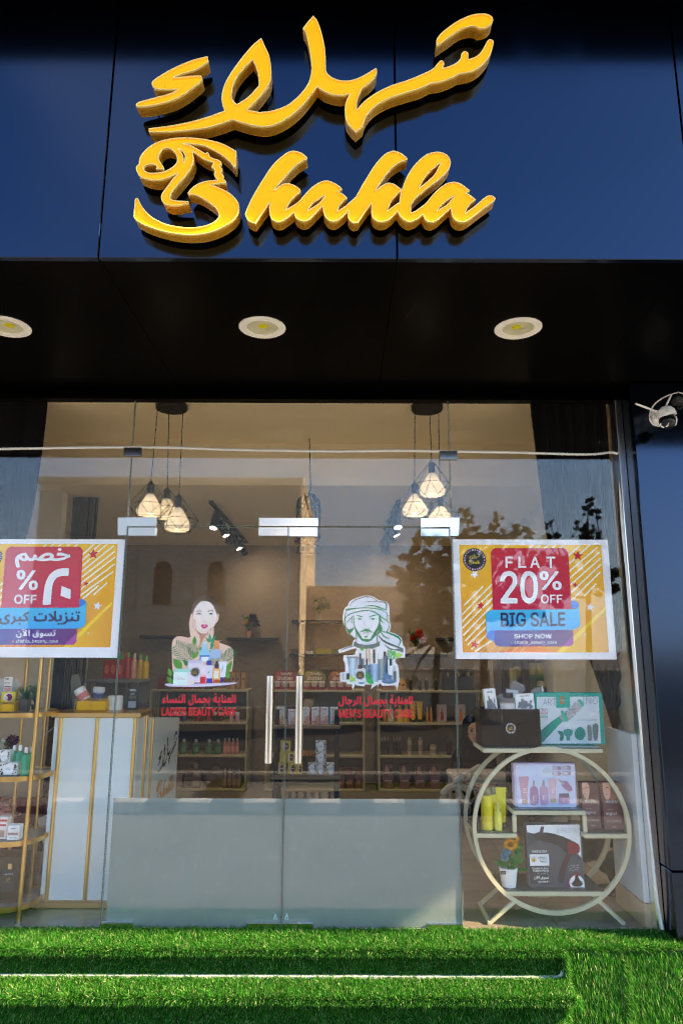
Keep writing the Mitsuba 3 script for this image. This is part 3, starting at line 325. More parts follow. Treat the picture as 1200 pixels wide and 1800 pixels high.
word = poly([(-0.812,3.6146,1),(-0.8141,3.6318,1),(-0.732,3.6441),(-0.6552,3.6611),(-0.5786,3.6854),(-0.5004,3.7188,1),(-0.5113,3.7569),(-0.5143,3.7945),(-0.5043,3.8496),(-0.4776,3.9114),(-0.4377,3.9799),(-0.3946,4.0429),(-0.371,4.0692),(-0.3542,4.0851,1),(-0.3358,4.0402),(-0.3176,3.9956),(-0.3073,3.9335),(-0.3083,3.8764),(-0.3256,3.831),(-0.3627,3.7717),(-0.3126,3.8442),(-0.3379,3.8074),(-0.3682,3.7677),(-0.4044,3.724,1),(-0.3536,3.7134),(-0.3466,3.7132),(-0.294,3.7217),(-0.2369,3.7471),(-0.1895,3.7921),(-0.1517,3.8487),(-0.1378,3.8999),(-0.136,3.9572),(-0.1469,4.0381),(-0.1626,4.114),(-0.1762,4.1345,1),(-0.1559,4.1671),(-0.1306,4.2016,1),(-0.1115,4.1732),(-0.0936,4.1143),(-0.0807,4.05),(-0.0743,3.9862),(-0.0734,3.9316),(-0.0659,3.9048),(-0.0429,3.8843),(-0.0064,3.8708),(0.0324,3.8721),(0.0712,3.8865),(0.1151,3.9152),(0.1415,3.9342,1),(0.1458,3.9211),(0.1393,3.8942),(0.1148,3.8611),(0.0808,3.8315,1),(0.0701,3.8044),(0.0594,3.765),(0.0599,3.7287,1),(0.0903,3.768),(0.1387,3.8089),(0.1995,3.8444),(0.2726,3.8731),(0.3338,3.9018),(0.3831,3.9306),(0.405,3.958),(0.4195,3.9739),(0.4309,3.9682),(0.4336,3.9523),(0.4258,3.9344,1),(0.4565,3.9453),(0.4876,3.9633),(0.5054,3.9872),(0.5085,4.0067),(0.523,4.0213),(0.538,4.0119),(0.5382,3.9801,1),(0.5742,3.9961),(0.5998,4.0267),(0.6198,4.0689),(0.6339,4.0829),(0.6489,4.0742),(0.6487,4.0545),(0.6326,4.0036),(0.597,3.953),(0.5532,3.9206),(0.4949,3.9061,1),(0.4671,3.8881),(0.4179,3.8666),(0.3741,3.8593,1),(0.3324,3.8344),(0.2716,3.813),(0.1988,3.7845),(0.1383,3.7458),(0.099,3.6969),(0.0839,3.645,1),(0.054,3.6174,1),(0.0302,3.6448),(0.0134,3.6758),(0.0073,3.7243),(0.0132,3.7663),(0.0288,3.8049,1),(-0.0062,3.7956),(-0.0448,3.8011),(-0.0836,3.8179),(-0.109,3.8404,1),(-0.1318,3.8036),(-0.1696,3.7473),(-0.2168,3.697),(-0.2734,3.6581),(-0.3303,3.6413),(-0.3878,3.6466),(-0.3439,3.6415),(-0.396,3.6526),(-0.4651,3.6757,1),(-0.51,3.6557),(-0.5764,3.6346),(-0.6533,3.6224),(-0.7304,3.6149)])
word_hole = poly([(-0.3889,3.9751,1),(-0.373,3.9366),(-0.361,3.8871),(-0.3588,3.8441,1),(-0.4001,3.7889),(-0.4485,3.751,1),(-0.4676,3.7765),(-0.4715,3.813),(-0.4603,3.8682),(-0.4306,3.9239)])
dots = poly([(0.4042,4.0476,1),(0.4037,4.079),(0.4242,4.112),(0.4623,4.149),(0.5066,4.1824),(0.5633,4.2101),(0.6131,4.2163),(0.6437,4.2053),(0.6528,4.183),(0.642,4.1608),(0.6165,4.1422),(0.5916,4.137,1),(0.5766,4.148,1),(0.555,4.1494),(0.5113,4.1344),(0.4607,4.0939)])
emblem = poly([(-0.8554,3.4457),(-0.8448,3.463,1),(-0.8424,3.4926),(-0.8228,3.5274),(-0.7856,3.5599),(-0.7345,3.5801),(-0.6652,3.5888),(-0.5952,3.5841),(-0.5248,3.5684),(-0.4805,3.5486),(-0.4427,3.5239,1),(-0.4431,3.4474,1),(-0.4496,3.4473,1),(-0.4692,3.4743),(-0.5006,3.5038),(-0.5363,3.5285),(-0.5762,3.5482),(-0.6245,3.557),(-0.6637,3.5589,1),(-0.6373,3.553),(-0.6016,3.5322),(-0.5703,3.5125,1),(-0.5636,3.5185),(-0.5564,3.5125),(-0.5533,3.4987,1),(-0.5347,3.4889),(-0.5105,3.4791),(-0.5012,3.4643),(-0.5095,3.4545,1),(-0.498,3.4373),(-0.5038,3.4202,1),(-0.4917,3.408),(-0.4898,3.3909,1),(-0.4796,3.3812),(-0.4826,3.3715,1),(-0.5041,3.3714),(-0.5425,3.3654,1),(-0.5076,3.352),(-0.4638,3.327),(-0.4328,3.2943),(-0.4224,3.2656),(-0.4284,3.2274),(-0.4548,3.194),(-0.5002,3.1631),(-0.5586,3.1417),(-0.6259,3.1358),(-0.6939,3.1435),(-0.7539,3.1598),(-0.806,3.1808),(-0.8421,3.203,1),(-0.8508,3.2186),(-0.8509,3.2544),(-0.8501,3.2951,1),(-0.845,3.3023),(-0.8367,3.2985),(-0.8245,3.2736),(-0.8011,3.2402),(-0.7697,3.2118),(-0.7215,3.1859),(-0.67,3.1733),(-0.619,3.1688),(-0.5685,3.1747),(-0.5309,3.189),(-0.5097,3.209),(-0.5036,3.2271),(-0.5166,3.2557),(-0.5477,3.2843),(-0.5829,3.3082),(-0.6177,3.3215),(-0.6324,3.3162,1),(-0.6364,3.3273,1),(-0.6232,3.3467),(-0.5985,3.3686),(-0.5604,3.3833),(-0.5155,3.3884,1),(-0.5306,3.4103),(-0.527,3.4274,1),(-0.5324,3.4347),(-0.5305,3.4406,1),(-0.5424,3.447),(-0.536,3.4691,1),(-0.5734,3.4838),(-0.6003,3.5034),(-0.6272,3.5232,1),(-0.6213,3.5083),(-0.6186,3.4787),(-0.6317,3.4343),(-0.6637,3.3854),(-0.6918,3.3464),(-0.7065,3.3164),(-0.7057,3.3029),(-0.6933,3.2933),(-0.6589,3.2896),(-0.6307,3.2888,1),(-0.6285,3.2792,1),(-0.6749,3.268),(-0.7048,3.2683),(-0.7309,3.2788),(-0.7427,3.2979),(-0.7419,3.322),(-0.7223,3.356),(-0.6986,3.395),(-0.6826,3.4185,1),(-0.7244,3.3949),(-0.7669,3.3849),(-0.8058,3.3897),(-0.8369,3.4042),(-0.8501,3.4237)])
curl_hole = poly([(-0.7513,3.5301),(-0.7278,3.5367),(-0.7055,3.5253),(-0.6897,3.4981),(-0.6895,3.4685),(-0.7098,3.4438),(-0.7391,3.4266),(-0.7732,3.4201),(-0.8034,3.4214),(-0.8214,3.4336),(-0.823,3.4458),(-0.8141,3.4557),(-0.7928,3.4607),(-0.7731,3.4559),(-0.7695,3.4461),(-0.7734,3.4377,1),(-0.757,3.4387),(-0.7387,3.4359,1),(-0.7402,3.4462),(-0.7521,3.4658),(-0.763,3.483),(-0.7642,3.5053)])
hair_slit = poly([(-0.6842,3.5339,1),(-0.6661,3.5205),(-0.6555,3.4983),(-0.6593,3.4696,1),(-0.662,3.4982),(-0.6702,3.5156)])
latin = poly([(-0.396,3.2241),(-0.3935,3.2475),(-0.3685,3.313),(-0.3286,3.3924),(-0.288,3.4621),(-0.2418,3.5107),(-0.2137,3.526),(-0.19,3.5245),(-0.1661,3.5137),(-0.1469,3.4949,1),(-0.1562,3.4841,1),(-0.1843,3.4651),(-0.2212,3.4248),(-0.2533,3.3821),(-0.2805,3.3423,1),(-0.2529,3.3662),(-0.2297,3.3742),(-0.2014,3.3664),(-0.1801,3.3517),(-0.1715,3.3374,1),(-0.1843,3.3242),(-0.2013,3.3057),(-0.2186,3.2821),(-0.2296,3.2523,1),(-0.209,3.2664),(-0.1791,3.2901),(-0.154,3.3243),(-0.1264,3.3561),(-0.0938,3.3801),(-0.0658,3.3871),(-0.0376,3.3777),(-0.0141,3.3618),(-0.0023,3.3476,1),(-0.0163,3.3354,1),(0.0048,3.3223),(0.0198,3.3056,1),(0.0049,3.2934),(-0.0114,3.2724),(-0.0205,3.2463,1),(0.0049,3.2647),(0.0305,3.2883),(0.0538,3.312,1),(0.0827,3.3713),(0.1289,3.4541),(0.1702,3.5079),(0.2012,3.5267),(0.2217,3.5268),(0.2472,3.514),(0.2699,3.4919,1),(0.2621,3.4837,1),(0.2312,3.4702),(0.1951,3.4369),(0.1615,3.386),(0.1358,3.3428,1),(0.1639,3.3659),(0.1869,3.3774),(0.2147,3.3701),(0.2448,3.3444,1),(0.2191,3.3175),(0.1986,3.289),(0.1841,3.2504,1),(0.2084,3.2692),(0.2329,3.2891,1),(0.2342,3.3118),(0.2449,3.3518),(0.2661,3.4094),(0.2975,3.4617),(0.3393,3.5056),(0.3756,3.5222),(0.4115,3.5223),(0.4367,3.506),(0.4477,3.4798),(0.4428,3.4507),(0.4189,3.4158),(0.3824,3.3811),(0.3411,3.3465),(0.305,3.3121),(0.2843,3.2836),(0.2798,3.261),(0.2805,3.2395,1),(0.3039,3.2526),(0.3398,3.2838),(0.3658,3.3181),(0.397,3.3524),(0.428,3.3755),(0.4587,3.3825),(0.4888,3.3729),(0.5234,3.3426,1),(0.5078,3.3317,1),(0.5276,3.3187),(0.5461,3.3,1),(0.5264,3.2846),(0.5106,3.263),(0.5007,3.2393,1),(0.5359,3.2676),(0.5725,3.3018),(0.5933,3.3178),(0.6136,3.319),(0.6272,3.3066,1),(0.6176,3.2929),(0.5863,3.2678),(0.5448,3.2338),(0.5138,3.2084),(0.4883,3.1971),(0.4635,3.2043),(0.4466,3.2278),(0.4425,3.2616,1),(0.4141,3.2333),(0.3832,3.2051),(0.358,3.1966),(0.3381,3.2077),(0.3266,3.2318,1),(0.3031,3.2104),(0.2728,3.1979),(0.2479,3.2102),(0.233,3.227),(0.2248,3.2461,1),(0.2028,3.2212),(0.1775,3.2015),(0.1474,3.1986),(0.125,3.2153),(0.1176,3.2434),(0.1178,3.2801,1),(0.0924,3.2433),(0.0622,3.1954,1),(0.0421,3.1937),(0.0259,3.2091),(0.0213,3.2257),(0.0245,3.2481,1),(0.005,3.2256),(-0.0227,3.2022),(-0.0458,3.1995),(-0.0667,3.215),(-0.0776,3.2409),(-0.0811,3.268,1),(-0.1064,3.2408),(-0.1339,3.2095),(-0.1568,3.1981),(-0.1801,3.2068),(-0.1943,3.2223),(-0.1983,3.2394,1),(-0.222,3.217),(-0.2494,3.1977),(-0.2725,3.1976),(-0.2914,3.2141),(-0.2992,3.2478),(-0.2977,3.2828,1),(-0.3245,3.2399),(-0.3556,3.189,1),(-0.379,3.1982)])
slits = union_all([poly([(-0.1413,3.249,1),(-0.1208,3.2825),(-0.0727,3.3168,1),(-0.0952,3.2836)]), poly([(0.3159,3.355,1),(0.3476,3.4155),(0.4061,3.4738,1),(0.3756,3.4127)]), poly([(0.3868,3.2501,1),(0.4155,3.2858),(0.4567,3.3156,1),(0.4279,3.2785)])])
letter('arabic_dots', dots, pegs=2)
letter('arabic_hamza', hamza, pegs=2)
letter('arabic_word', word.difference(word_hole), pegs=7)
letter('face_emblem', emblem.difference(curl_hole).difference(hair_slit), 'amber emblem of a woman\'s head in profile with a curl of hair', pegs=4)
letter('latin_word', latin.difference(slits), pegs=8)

# ================================================================ the glass front
def pane(t, x0, x1, z0, z1, name='pane', y=0.0):
    v = np.array([[x0, y, z0], [x1, y, z0], [x1, y, z1], [x0, y, z1]]); return part(t, name, (v, np.array([[0, 1, 2], [0, 2, 3]])), 'mat_glass', smooth=False)
def edges(t, x0, x1, z0, z1, sides='lrtb'):
    w, EDGE = 0.0018, C(118, 132, 128)
    for s, m in (('l', bx(x0, x0 + w, -0.004, 0.004, z0, z1)), ('r', bx(x1 - w, x1, -0.006, 0.006, z0, z1)), ('t', bx(x0 + w, x1 - w, -0.006, 0.006, z1 - w, z1)), ('b', bx(x0 + w, x1 - w, -0.006, 0.006, z0, z0 + w))):
        if s in sides: part(t, 'glass_edge', m, 'mat_gloss', EDGE, smooth=False)
XL, XM, XR, XE, ZT, ZH = -1.300, -0.318, 0.668, 1.702, 2.222, 3.03
t = thing('side_window', 'large fixed glass pane left of the entrance doors', 'window'); pane(t, -3.0, XL - 0.002, 0.0, ZH); edges(t, -3.0, XL - 0.002, 0.0, ZH, 'r')
t = thing('side_window', 'large fixed glass pane right of the entrance doors beside the pillar', 'window'); pane(t, XR + 0.002, XE, 0.0, ZH); edges(t, XR + 0.002, XE, 0.0, ZH, 'l')
t = thing('transom_window', 'wide fixed glass pane above the two entrance doors', 'window'); pane(t, XL + 0.002, XR - 0.002, ZT + 0.004, ZH); edges(t, XL + 0.002, XR - 0.002, ZT + 0.004, ZH, 'lrb')
FROST_TOP = 0.668
FILM = (0.42, 0.46, 0.46)
def door(x0, x1, label, hx, film_x0, film_x1):
    d = thing('glass_door', label, 'door')
    pane(d, x0, x1, 0.008, ZT - 0.003); edges(d, x0, x1, 0.008, ZT - 0.003)
    v = np.array([[film_x0, 0.004, 0.012], [film_x1, 0.004, 0.012], [film_x1, 0.004, FROST_TOP], [film_x0, 0.004, FROST_TOP]])
    part(d, 'frosted_film', (v, np.array([[0, 1, 2], [0, 2, 3]])), 'mat_frost', smooth=False, label='pale grey frosted film on the lower part')
    h = num(f'{d}__pull_handle'); labels[h] = {'label': 'tall polished steel bar handle'}
    z0, z1 = 0.8693, 1.3441
    used.add(h + '__bar'); emit(h + '__bar', lathe([(0, z0), (0.019, z0), (0.0205, z0 + 0.002), (0.0205, z1 - 0.002), (0.019, z1), (0, z1)], hx, -0.075, 0, 20), 'mat_chrome', smooth=40)
    for z in (z0 + 0.1, z1 - 0.1): emit(num(h + '__mount'), rod((hx, -0.075, z), (hx, -0.003, z), 0.009, 12), 'mat_chrome')
    return d
dl = door(XL + 0.003, XM - 0.0015, 'left glass entrance door with a steel bar handle and frosted lower half', -0.4032, XL + 0.026, XM - 0.004)
dr_ = door(XM + 0.0015, XR - 0.003, 'right glass entrance door with a steel bar handle and frosted lower half', -0.2365, XM + 0.004, XR - 0.005)
def patch(t, x0, x1, z0, z1, mat='mat_brushed', name='patch_fitting', label=None, color=None):
    k = part(t, name, [(bx(x0, x1, -0.016, -0.001, z0, z1, 0.0015), color), (bx(x0, x1, 0.001, 0.016, z0, z1, 0.0015), color)], mat, smooth=False, label=label); return k
# top fittings: the fixed half above the joint, the door half below
scene['mat_mirror_steel'] = pr((0.80, 0.79, 0.77), 0.06, 0.5, 1.0)
def lock(t, x, z):
    part(t, 'lock', cat(rod((x, -0.0165, z), (x, -0.019, z), 0.0075, 14), bx(x - 0.001, x + 0.017, -0.0185, -0.0165, z - 0.0025, z + 0.0025)), 'mat_chrome', smooth=40)
tl = thing('hinge_clamp', 'steel corner clamp at the upper left corner of the door frame', 'fitting')
part(tl, 'plate', [(prism(straight([(-1.3555,2.2718),(-1.1246,2.2761),(-1.1214,2.2201),(-1.2968,2.2194),(-1.2966,2.1636),(-1.348,2.1635)]), -0.016, -0.001), None)], 'mat_brushed', smooth=False)
patch(dl, -1.2881, -1.1198, 2.1605, 2.2128)
tr_ = thing('hinge_clamp', 'mirror-bright corner clamp at the upper right corner of the door frame', 'fitting')
part(tr_, 'plate', [(prism(straight([(0.4797,2.2748),(0.7144,2.2792),(0.7075,2.1673),(0.656,2.1671),(0.6576,2.2229),(0.4786,2.2187)]), -0.016, -0.001), None)], 'mat_mirror_steel', smooth=False)
patch(dr_, 0.4814, 0.6498, 2.1633, 2.2121, 'mat_mirror_steel')
tm_ = thing('centre_clamp', 'steel plate clamped on the glass above the meeting of the two doors', 'fitting')
part(tm_, 'plate', [(bx(-0.4993, -0.141, -0.016, -0.001, 2.2228, 2.2754, 0.0015), None)], 'mat_brushed', smooth=False)
patch(dl, -0.5011, -0.3242, 2.1633, 2.2173); lock(dl, -0.3949, 2.1982)
patch(dr_, -0.3174, -0.1439, 2.1604, 2.2179); lock(dr_, -0.2815, 2.1986)
for d, a, b in ((dl, XL + 0.004, -1.1183), (dl, -0.503, XM - 0.002), (dr_, XM + 0.002, -0.1461), (dr_, 0.4725, XR - 0.004)):
    patch(d, a, b, 0.004, 0.0338, 'mat_mirror_steel')
for x, name in ((-1.2928, 'left'), (0.6599, 'right')):
    g = thing('glass_clamp', f'small dark square clamp on the upper glass joint {"above the left" if name == "left" else "above the right"} door', 'fitting')
    z = 2.6878 if name == 'left' else 2.673
    part(g, 'plate', [(bx(x - 0.055, x + 0.055, -0.016, -0.001, z - 0.028, z + 0.028, 0.0015), None)], 'mat_tinted_mirror', smooth=False)
scene['mat_tinted_mirror'] = pr((0.30, 0.26, 0.24), 0.1, 0.5, 1.0)
# warning marks etched at the foot of the doors
for x in (-0.3516, -0.2897):
    z = 0.0667; tri_ = Polygon([(x - 0.012, z - 0.015), (x + 0.012, z - 0.015), (x, z + 0.017)])
    solo('safety_mark', flat([(tri_.difference(tri_.buffer(-0.003)), C(205, 225, 228)), (Polygon([(x + 0.001, z + 0.008), (x - 0.004, z - 0.004), (x + 0.003, z - 0.004), (x - 0.002, z - 0.012)]), C(205, 225, 228))], -0.0012), 'mat_paint', None, f'tiny white triangular safety mark at the foot of the {"left" if x < XM else "right"} glass door', 'sticker', smooth=False)
# LED strip stuck along the glass, turning down at the right
led = spline([(-2.3283,2.6971),(-2.1176,2.7052),(-1.7304,2.714),(-1.4131,2.7188),(-1.0602,2.7183),(-0.7068,2.7067),(-0.354,2.7006),(-0.0013,2.6983),(0.3513,2.7032),(0.7039,2.699),(1.0563,2.6948),(1.4082,2.6851),(1.5669,2.6856),(1.6558,2.6969),(1.7011,2.6898),(1.7261,2.6497),(1.7269,2.5698)], 4, False)
led2 = spline([(1.7095,2.5588),(1.6983,2.2412),(1.7001,1.967),(1.6999,1.6342),(1.6998,1.3122),(1.7022,1.0312),(1.7026,0.6985),(1.7086,0.4058),(1.7132,0.178),(1.7273,0.0274)], 4, False)
pts = np.vstack([np.stack([led[:, 0], np.full(len(led), -0.006), led[:, 1]], 1), np.stack([led2[:, 0], np.linspace(-0.01, -0.055, len(led2)).clip(-0.055), led2[:, 1]], 1)[1:]])
t = thing('led_strip', 'thin white strip light taped across the glass and down the right jamb', 'strip light')
m = tube(pts, 0.0078, 6); v = np.array(m.vertices); m.vertices = v
part(t, 'strip', m, 'mat_paint', C(226, 225, 222), smooth=40)

# downlights in the soffit
def downlight(x, y, label):
    t = thing('downlight', label, 'ceiling light', 'round downlights in the soffit')
    z = 3.0915; R = 0.118
    part(t, 'trim_ring', lathe([(0.079, z + 0.001), (0.081, z - 0.006), (R - 0.006, z - 0.008), (R, z - 0.004), (R, z)], x, y, 0, 40), 'mat_paint', C(252, 250, 244), smooth=40)
    part(t, 'reflector', lathe([(0.079, z), (0.070, z + 0.010), (0.0705, z + 0.0115), (0.058, z + 0.018), (0.0585, z + 0.0195), (0.046, z + 0.0255)], x, y, 0, 32), 'mat_gloss', C(206, 204, 176), smooth=30)
    part(t, 'diffuser', lathe([(0.046, z + 0.0255), (0.046, z + 0.0225), (0.02, z + 0.0195), (0, z + 0.019)], x, y, 0, 24), 'mat_paint', C(210, 208, 176), smooth=40)
    part(t, 'led_chip', lathe([(0.0, z + 0.017), (0.024, z + 0.017), (0.024, z + 0.0205)], x, y + 0.026, 0, 20), 'mat_paint', C(222, 214, 20), smooth=40)
for x, lb in ((-1.70, 'white round downlight in the black soffit at the far left'), (-0.404, 'white round downlight in the black soffit above the doors'), (0.891, 'white round downlight in the black soffit towards the right pillar'), (2.18, 'white round downlight in the soffit cut by the right edge')):
    downlight(x, -0.877, lb)

# ================================================================ posters and stickers behind the glass
Y1 = 0.0062
PW = C(240, 240, 244)
def logo_badge(x, z, r, ring=C(214, 190, 205)):
    """The shop's round black badge with its script in gold."""
    out = [(ell(x, z, r, r, 40), C(40, 37, 39))]
    g = np.random.default_rng(3)
    fl = [ell(x + 0.86 * r * math.cos(a), z + 0.86 * r * math.sin(a), r * g.uniform(0.05, 0.10), r * g.uniform(0.05, 0.10), 8) for a in np.linspace(0, 6.2, 26)]
    out.append((union_all(fl), ring)); out.append((union_all(fl[::4]), C(196, 140, 180)))
    def mark(g_, x0, x1, z0, z1):
        b = g_.bounds; return affinity.affine_transform(g_, [(x1 - x0) / (b[2] - b[0]), 0, 0, (z1 - z0) / (b[3] - b[1]), x0 - b[0] * (x1 - x0) / (b[2] - b[0]), z0 - b[1] * (z1 - z0) / (b[3] - b[1])])
    out.append((mark(union_all([word.difference(word_hole), hamza, dots]), x - 0.48 * r, x + 0.52 * r, z + 0.05 * r, z + 0.5 * r), C(222, 190, 60)))
    out.append((mark(union_all([latin, emblem]), x - 0.5 * r, x + 0.5 * r, z - 0.42 * r, z - 0.02 * r), C(222, 190, 60)))
    return out
def band(pts, w): return union_all([LineString([a, b]).buffer(w / 2, cap_style='square') for a, b in zip(pts[::2], pts[1::2])])
YEL, ORG, STRIPE, RED_, CYAN, NAVY = C(246, 194, 36), C(230, 138, 62), C(248, 238, 205), C(206, 30, 52), C(70, 190, 232), C(44, 44, 92)
k = thing('sale_poster', 'yellow and red big sale poster in English behind the right window', 'poster')
emit(k + '__sheet', prism(sbox(0.668, 1.440, 1.613, 2.150), Y1, Y1 + 0.0006), 'mat_paint', PW, smooth=False)
area = straight([(0.7115,2.1159),(1.5705,2.1189),(1.5702,1.4808),(0.7131,1.4779)])
L = [(area, ('z', 1.50, C(234, 160, 50), 1.70, YEL))]
L.append((straight([(0.8993,1.4785),(1.1147,1.5211),(1.2766,1.4798)]).intersection(area), ('x', 0.92, C(232, 112, 62), 1.28, C(236, 150, 60))))
L.append((straight([(1.2618,1.4797),(1.5707,1.7428),(1.5702,1.4808)]).intersection(area), ('x', 1.30, C(246, 196, 40), 1.60, C(226, 160, 40))))
L.append((straight([(1.2618,1.4797),(1.5739,1.7527),(1.5741,1.7329),(1.3012,1.4799)]).intersection(area), C(250, 214, 50)))
L.append((band([(1.3716,2.0518),(1.4461,2.1185),(1.3721,2.0051),(1.5009,2.1161),(1.3691,1.9587),(1.5439,2.1018),(1.3682,1.9167),(1.5544,2.0711),(1.3672,1.8748),(1.5585,2.0354),(1.3685,1.829),(1.5575,1.9973),(1.3742,1.7876),(1.5499,1.9509),(1.4508,1.8127),(1.5197,1.8796),(1.3222,2.0984),(1.3445,2.1181),(1.2757,2.0982),(1.298,2.118),(1.2292,2.0981),(1.2514,2.1178),(1.1827,2.0979),(1.2049,2.1176),(1.1362,2.0978),(1.1583,2.1175),(0.7345,1.7564),(0.8441,1.863),(0.7177,1.6987),(0.8973,1.8749),(0.7164,1.6578),(0.8972,1.8332),(0.7168,1.6194),(0.8999,1.7959),(0.7238,1.5804),(0.8982,1.7545),(0.7335,1.548),(0.8576,1.6705),(0.7467,1.5238),(0.8558,1.6256),(0.7672,1.4997),(0.8583,1.5833),(0.7889,1.4861),(0.9025,1.5567)], 0.0105).intersection(area), STRIPE))
L.append((band([(0.8241,1.4839),(0.8666,1.5218),(0.8684,1.484),(0.905,1.5163),(0.9159,1.4842),(0.9416,1.5084),(0.9611,1.4843),(0.9868,1.5085),(1.0078,1.4845),(1.0336,1.5087),(1.057,1.4847),(1.0829,1.5089)], 0.0105).intersection(area), C(236, 176, 120)))
L.append((union_all([star(x, z, r, t) for (x, z), r, t in zip([(1.4248,2.0519),(1.3964,1.8741),(0.8274,1.7509),(0.7845,1.524)], (.033, .018, .026, .026), (.1, .3, .15, .2))]), C(204, 32, 44)))
L.append((union_all([star(x, z, r, t) for (x, z), r, t in zip([(1.4777,1.7441),(0.7992,1.9382),(1.4377,1.5829)], (.028, .03, .009), (.2, 3.3, .3))]), PW))
(px_, pz_) = (0.8014,2.026)
L += logo_badge(px_, pz_, 0.069)
L.append((straight([(0.9019,2.0961),(1.3686,2.0977),(1.3656,1.6928),(0.8998,1.6911)]).buffer(-0.035).buffer(0.035), ('z', 1.66, C(200, 22, 78), 1.82, RED_)))
L.append((straight([(0.9021,1.6257),(1.3697,1.6274),(1.3633,1.5155),(0.9007,1.5123)]).buffer(-0.03).buffer(0.03), ('x', 0.92, C(52, 54, 160), 1.25, C(108, 40, 118))))
L.append((straight([(1.2992,1.5145),(1.3666,1.5786),(1.3652,1.5445),(1.3515,1.5235),(1.3321,1.5154)]), C(176, 70, 166)))
L.append((poly([(1.368,1.7817,1),(1.3944,1.7794),(1.4118,1.7654,1),(1.4074,1.7488),(1.3833,1.7356),(1.3664,1.7314,1)]), C(56, 122, 214)))
L.append((poly([(0.8565,1.5809,1),(0.8731,1.6028),(0.9047,1.6095,1),(0.9003,1.5421,1),(0.8743,1.5509),(0.8585,1.5671)]), C(40, 112, 214)))
L.append((poly([(0.8555,1.6828),(0.8641,1.7107),(0.8912,1.7256,1),(1.1254,1.7281),(1.3664,1.7314),(1.3985,1.7389),(1.4132,1.7604,1),(1.412,1.6929),(1.4113,1.6438),(1.3975,1.6226),(1.3587,1.611,1),(1.1192,1.6069),(0.9046,1.6062),(0.8729,1.5996),(0.8565,1.5809,1)]), ('z', 1.60, C(62, 176, 236), 1.72, CYAN)))
qt = lambda s, a, b, c, d, col, bold=True: L.append((quadfit(text_poly(s, bold), a, b, c, d), col))
for s, q in (('F', [(0.9854,1.9759),(1.0307,1.9761),(1.0323,2.0446),(0.9876,2.0445)]), ('L', [(1.061,1.9762),(1.1106,1.9763),(1.114,2.0449),(1.0643,2.0447)]), ('A', [(1.1324,1.9764),(1.1904,1.9766),(1.1942,2.0452),(1.136,2.045)]), ('T', [(1.2291,1.9768),(1.2837,1.9769),(1.2878,2.0455),(1.233,2.0453)]),
             ('2', [(0.946,1.7637),(1.0466,1.7641),(1.0551,1.9593),(0.951,1.9589)]), ('0', [(1.0641,1.7642),(1.1689,1.7645),(1.1778,1.9597),(1.0703,1.9593)]), ('%', [(1.1832,1.8442),(1.3135,1.8446),(1.3187,1.9585),(1.1877,1.9581)]), ('OFF', [(1.1856,1.7654),(1.3129,1.7667),(1.3152,1.818),(1.1876,1.8176)]), ('SHOP NOW', [(1.0179,1.5595),(1.2386,1.5603),(1.2393,1.5862),(1.0191,1.5855)])):
    qt(s, *q, PW)
qt('BIG SALE', *[(0.9434,1.6259),(1.3229,1.6313),(1.3263,1.714),(0.9437,1.711)], NAVY)
qt('shahla_beauty_care', *[(1.0161,1.5207),(1.2652,1.5232),(1.2659,1.5491),(1.0173,1.5474)], PW, False)
(ix, iz) = (1.0011,1.5336)
L.append((rrect(ix - .006, ix + .006, iz - .007, iz + .007, .003), ('z', iz - .007, C(240, 150, 60), iz + .007, C(200, 60, 150)))); L.append((ell(ix, iz, .003, .003, 12).difference(ell(ix, iz, .0018, .0018, 12)), PW))
part(k, 'print', flat(L, Y1 - 0.0001, 0.0002), 'mat_print', smooth=False)
scene['mat_print'] = pr(VC, 0.4, 0.4)

k = thing('sale_poster', 'yellow and red sale poster in Arabic behind the left window', 'poster')
emit(k + '__sheet', prism(sbox(-2.255, 1.440, -1.309, 2.142), Y1, Y1 + 0.0006), 'mat_paint', PW, smooth=False)
area = sbox(-2.20, 1.50, *(-1.3519,2.1145)).intersection(straight([(-2.4951,2.1104),(-1.3519,2.1145),(-1.3531,1.4795),(-2.4165,1.4758)]))
L = [(area, ('z', 1.50, C(234, 160, 50), 1.70, YEL))]
L.append((straight([(-2.1776,1.4767),(-1.883,1.5205),(-1.6399,1.4785)]).intersection(area), ('x', -2.0, C(232, 112, 62), -1.62, C(236, 150, 60))))
L.append((straight([(-1.6519,1.4785),(-1.3609,1.7603),(-1.3531,1.4795)]).intersection(area), ('x', -1.62, C(246, 196, 40), -1.34, C(226, 160, 40))))
L.append((straight([(-1.6519,1.4785),(-1.3597,1.7694),(-1.3603,1.7513),(-1.61,1.4786)]).intersection(area), C(250, 214, 50)))
L.append((band([(-1.5565,2.0497),(-1.4937,2.114),(-1.5522,2.0188),(-1.4566,2.1128),(-1.5507,1.9849),(-1.4165,2.1117),(-1.5505,1.9511),(-1.3798,2.0982),(-1.5513,1.9144),(-1.3701,2.0659),(-1.552,1.8778),(-1.3647,2.0318),(-1.5516,1.8413),(-1.3636,1.9905),(-1.5511,1.8049),(-1.3719,1.9426),(-1.5355,1.7838),(-1.4532,1.8599),(-1.4708,1.8107),(-1.4025,1.8752),(-1.6094,2.0961),(-1.5923,2.1136),(-1.6587,2.0959),(-1.6416,2.1134),(-1.7079,2.0958),(-1.6909,2.1133),(-1.7541,2.0956),(-1.7372,2.1131),(-1.7972,2.0954),(-1.7834,2.1129),(-2.0604,1.8425),(-2.0224,1.8761),(-2.0559,1.8002),(-2.0196,1.8366),(-2.0515,1.7579),(-2.0192,1.7973),(-2.0478,1.7219),(-2.0182,1.7581)], 0.0105).intersection(area), STRIPE))
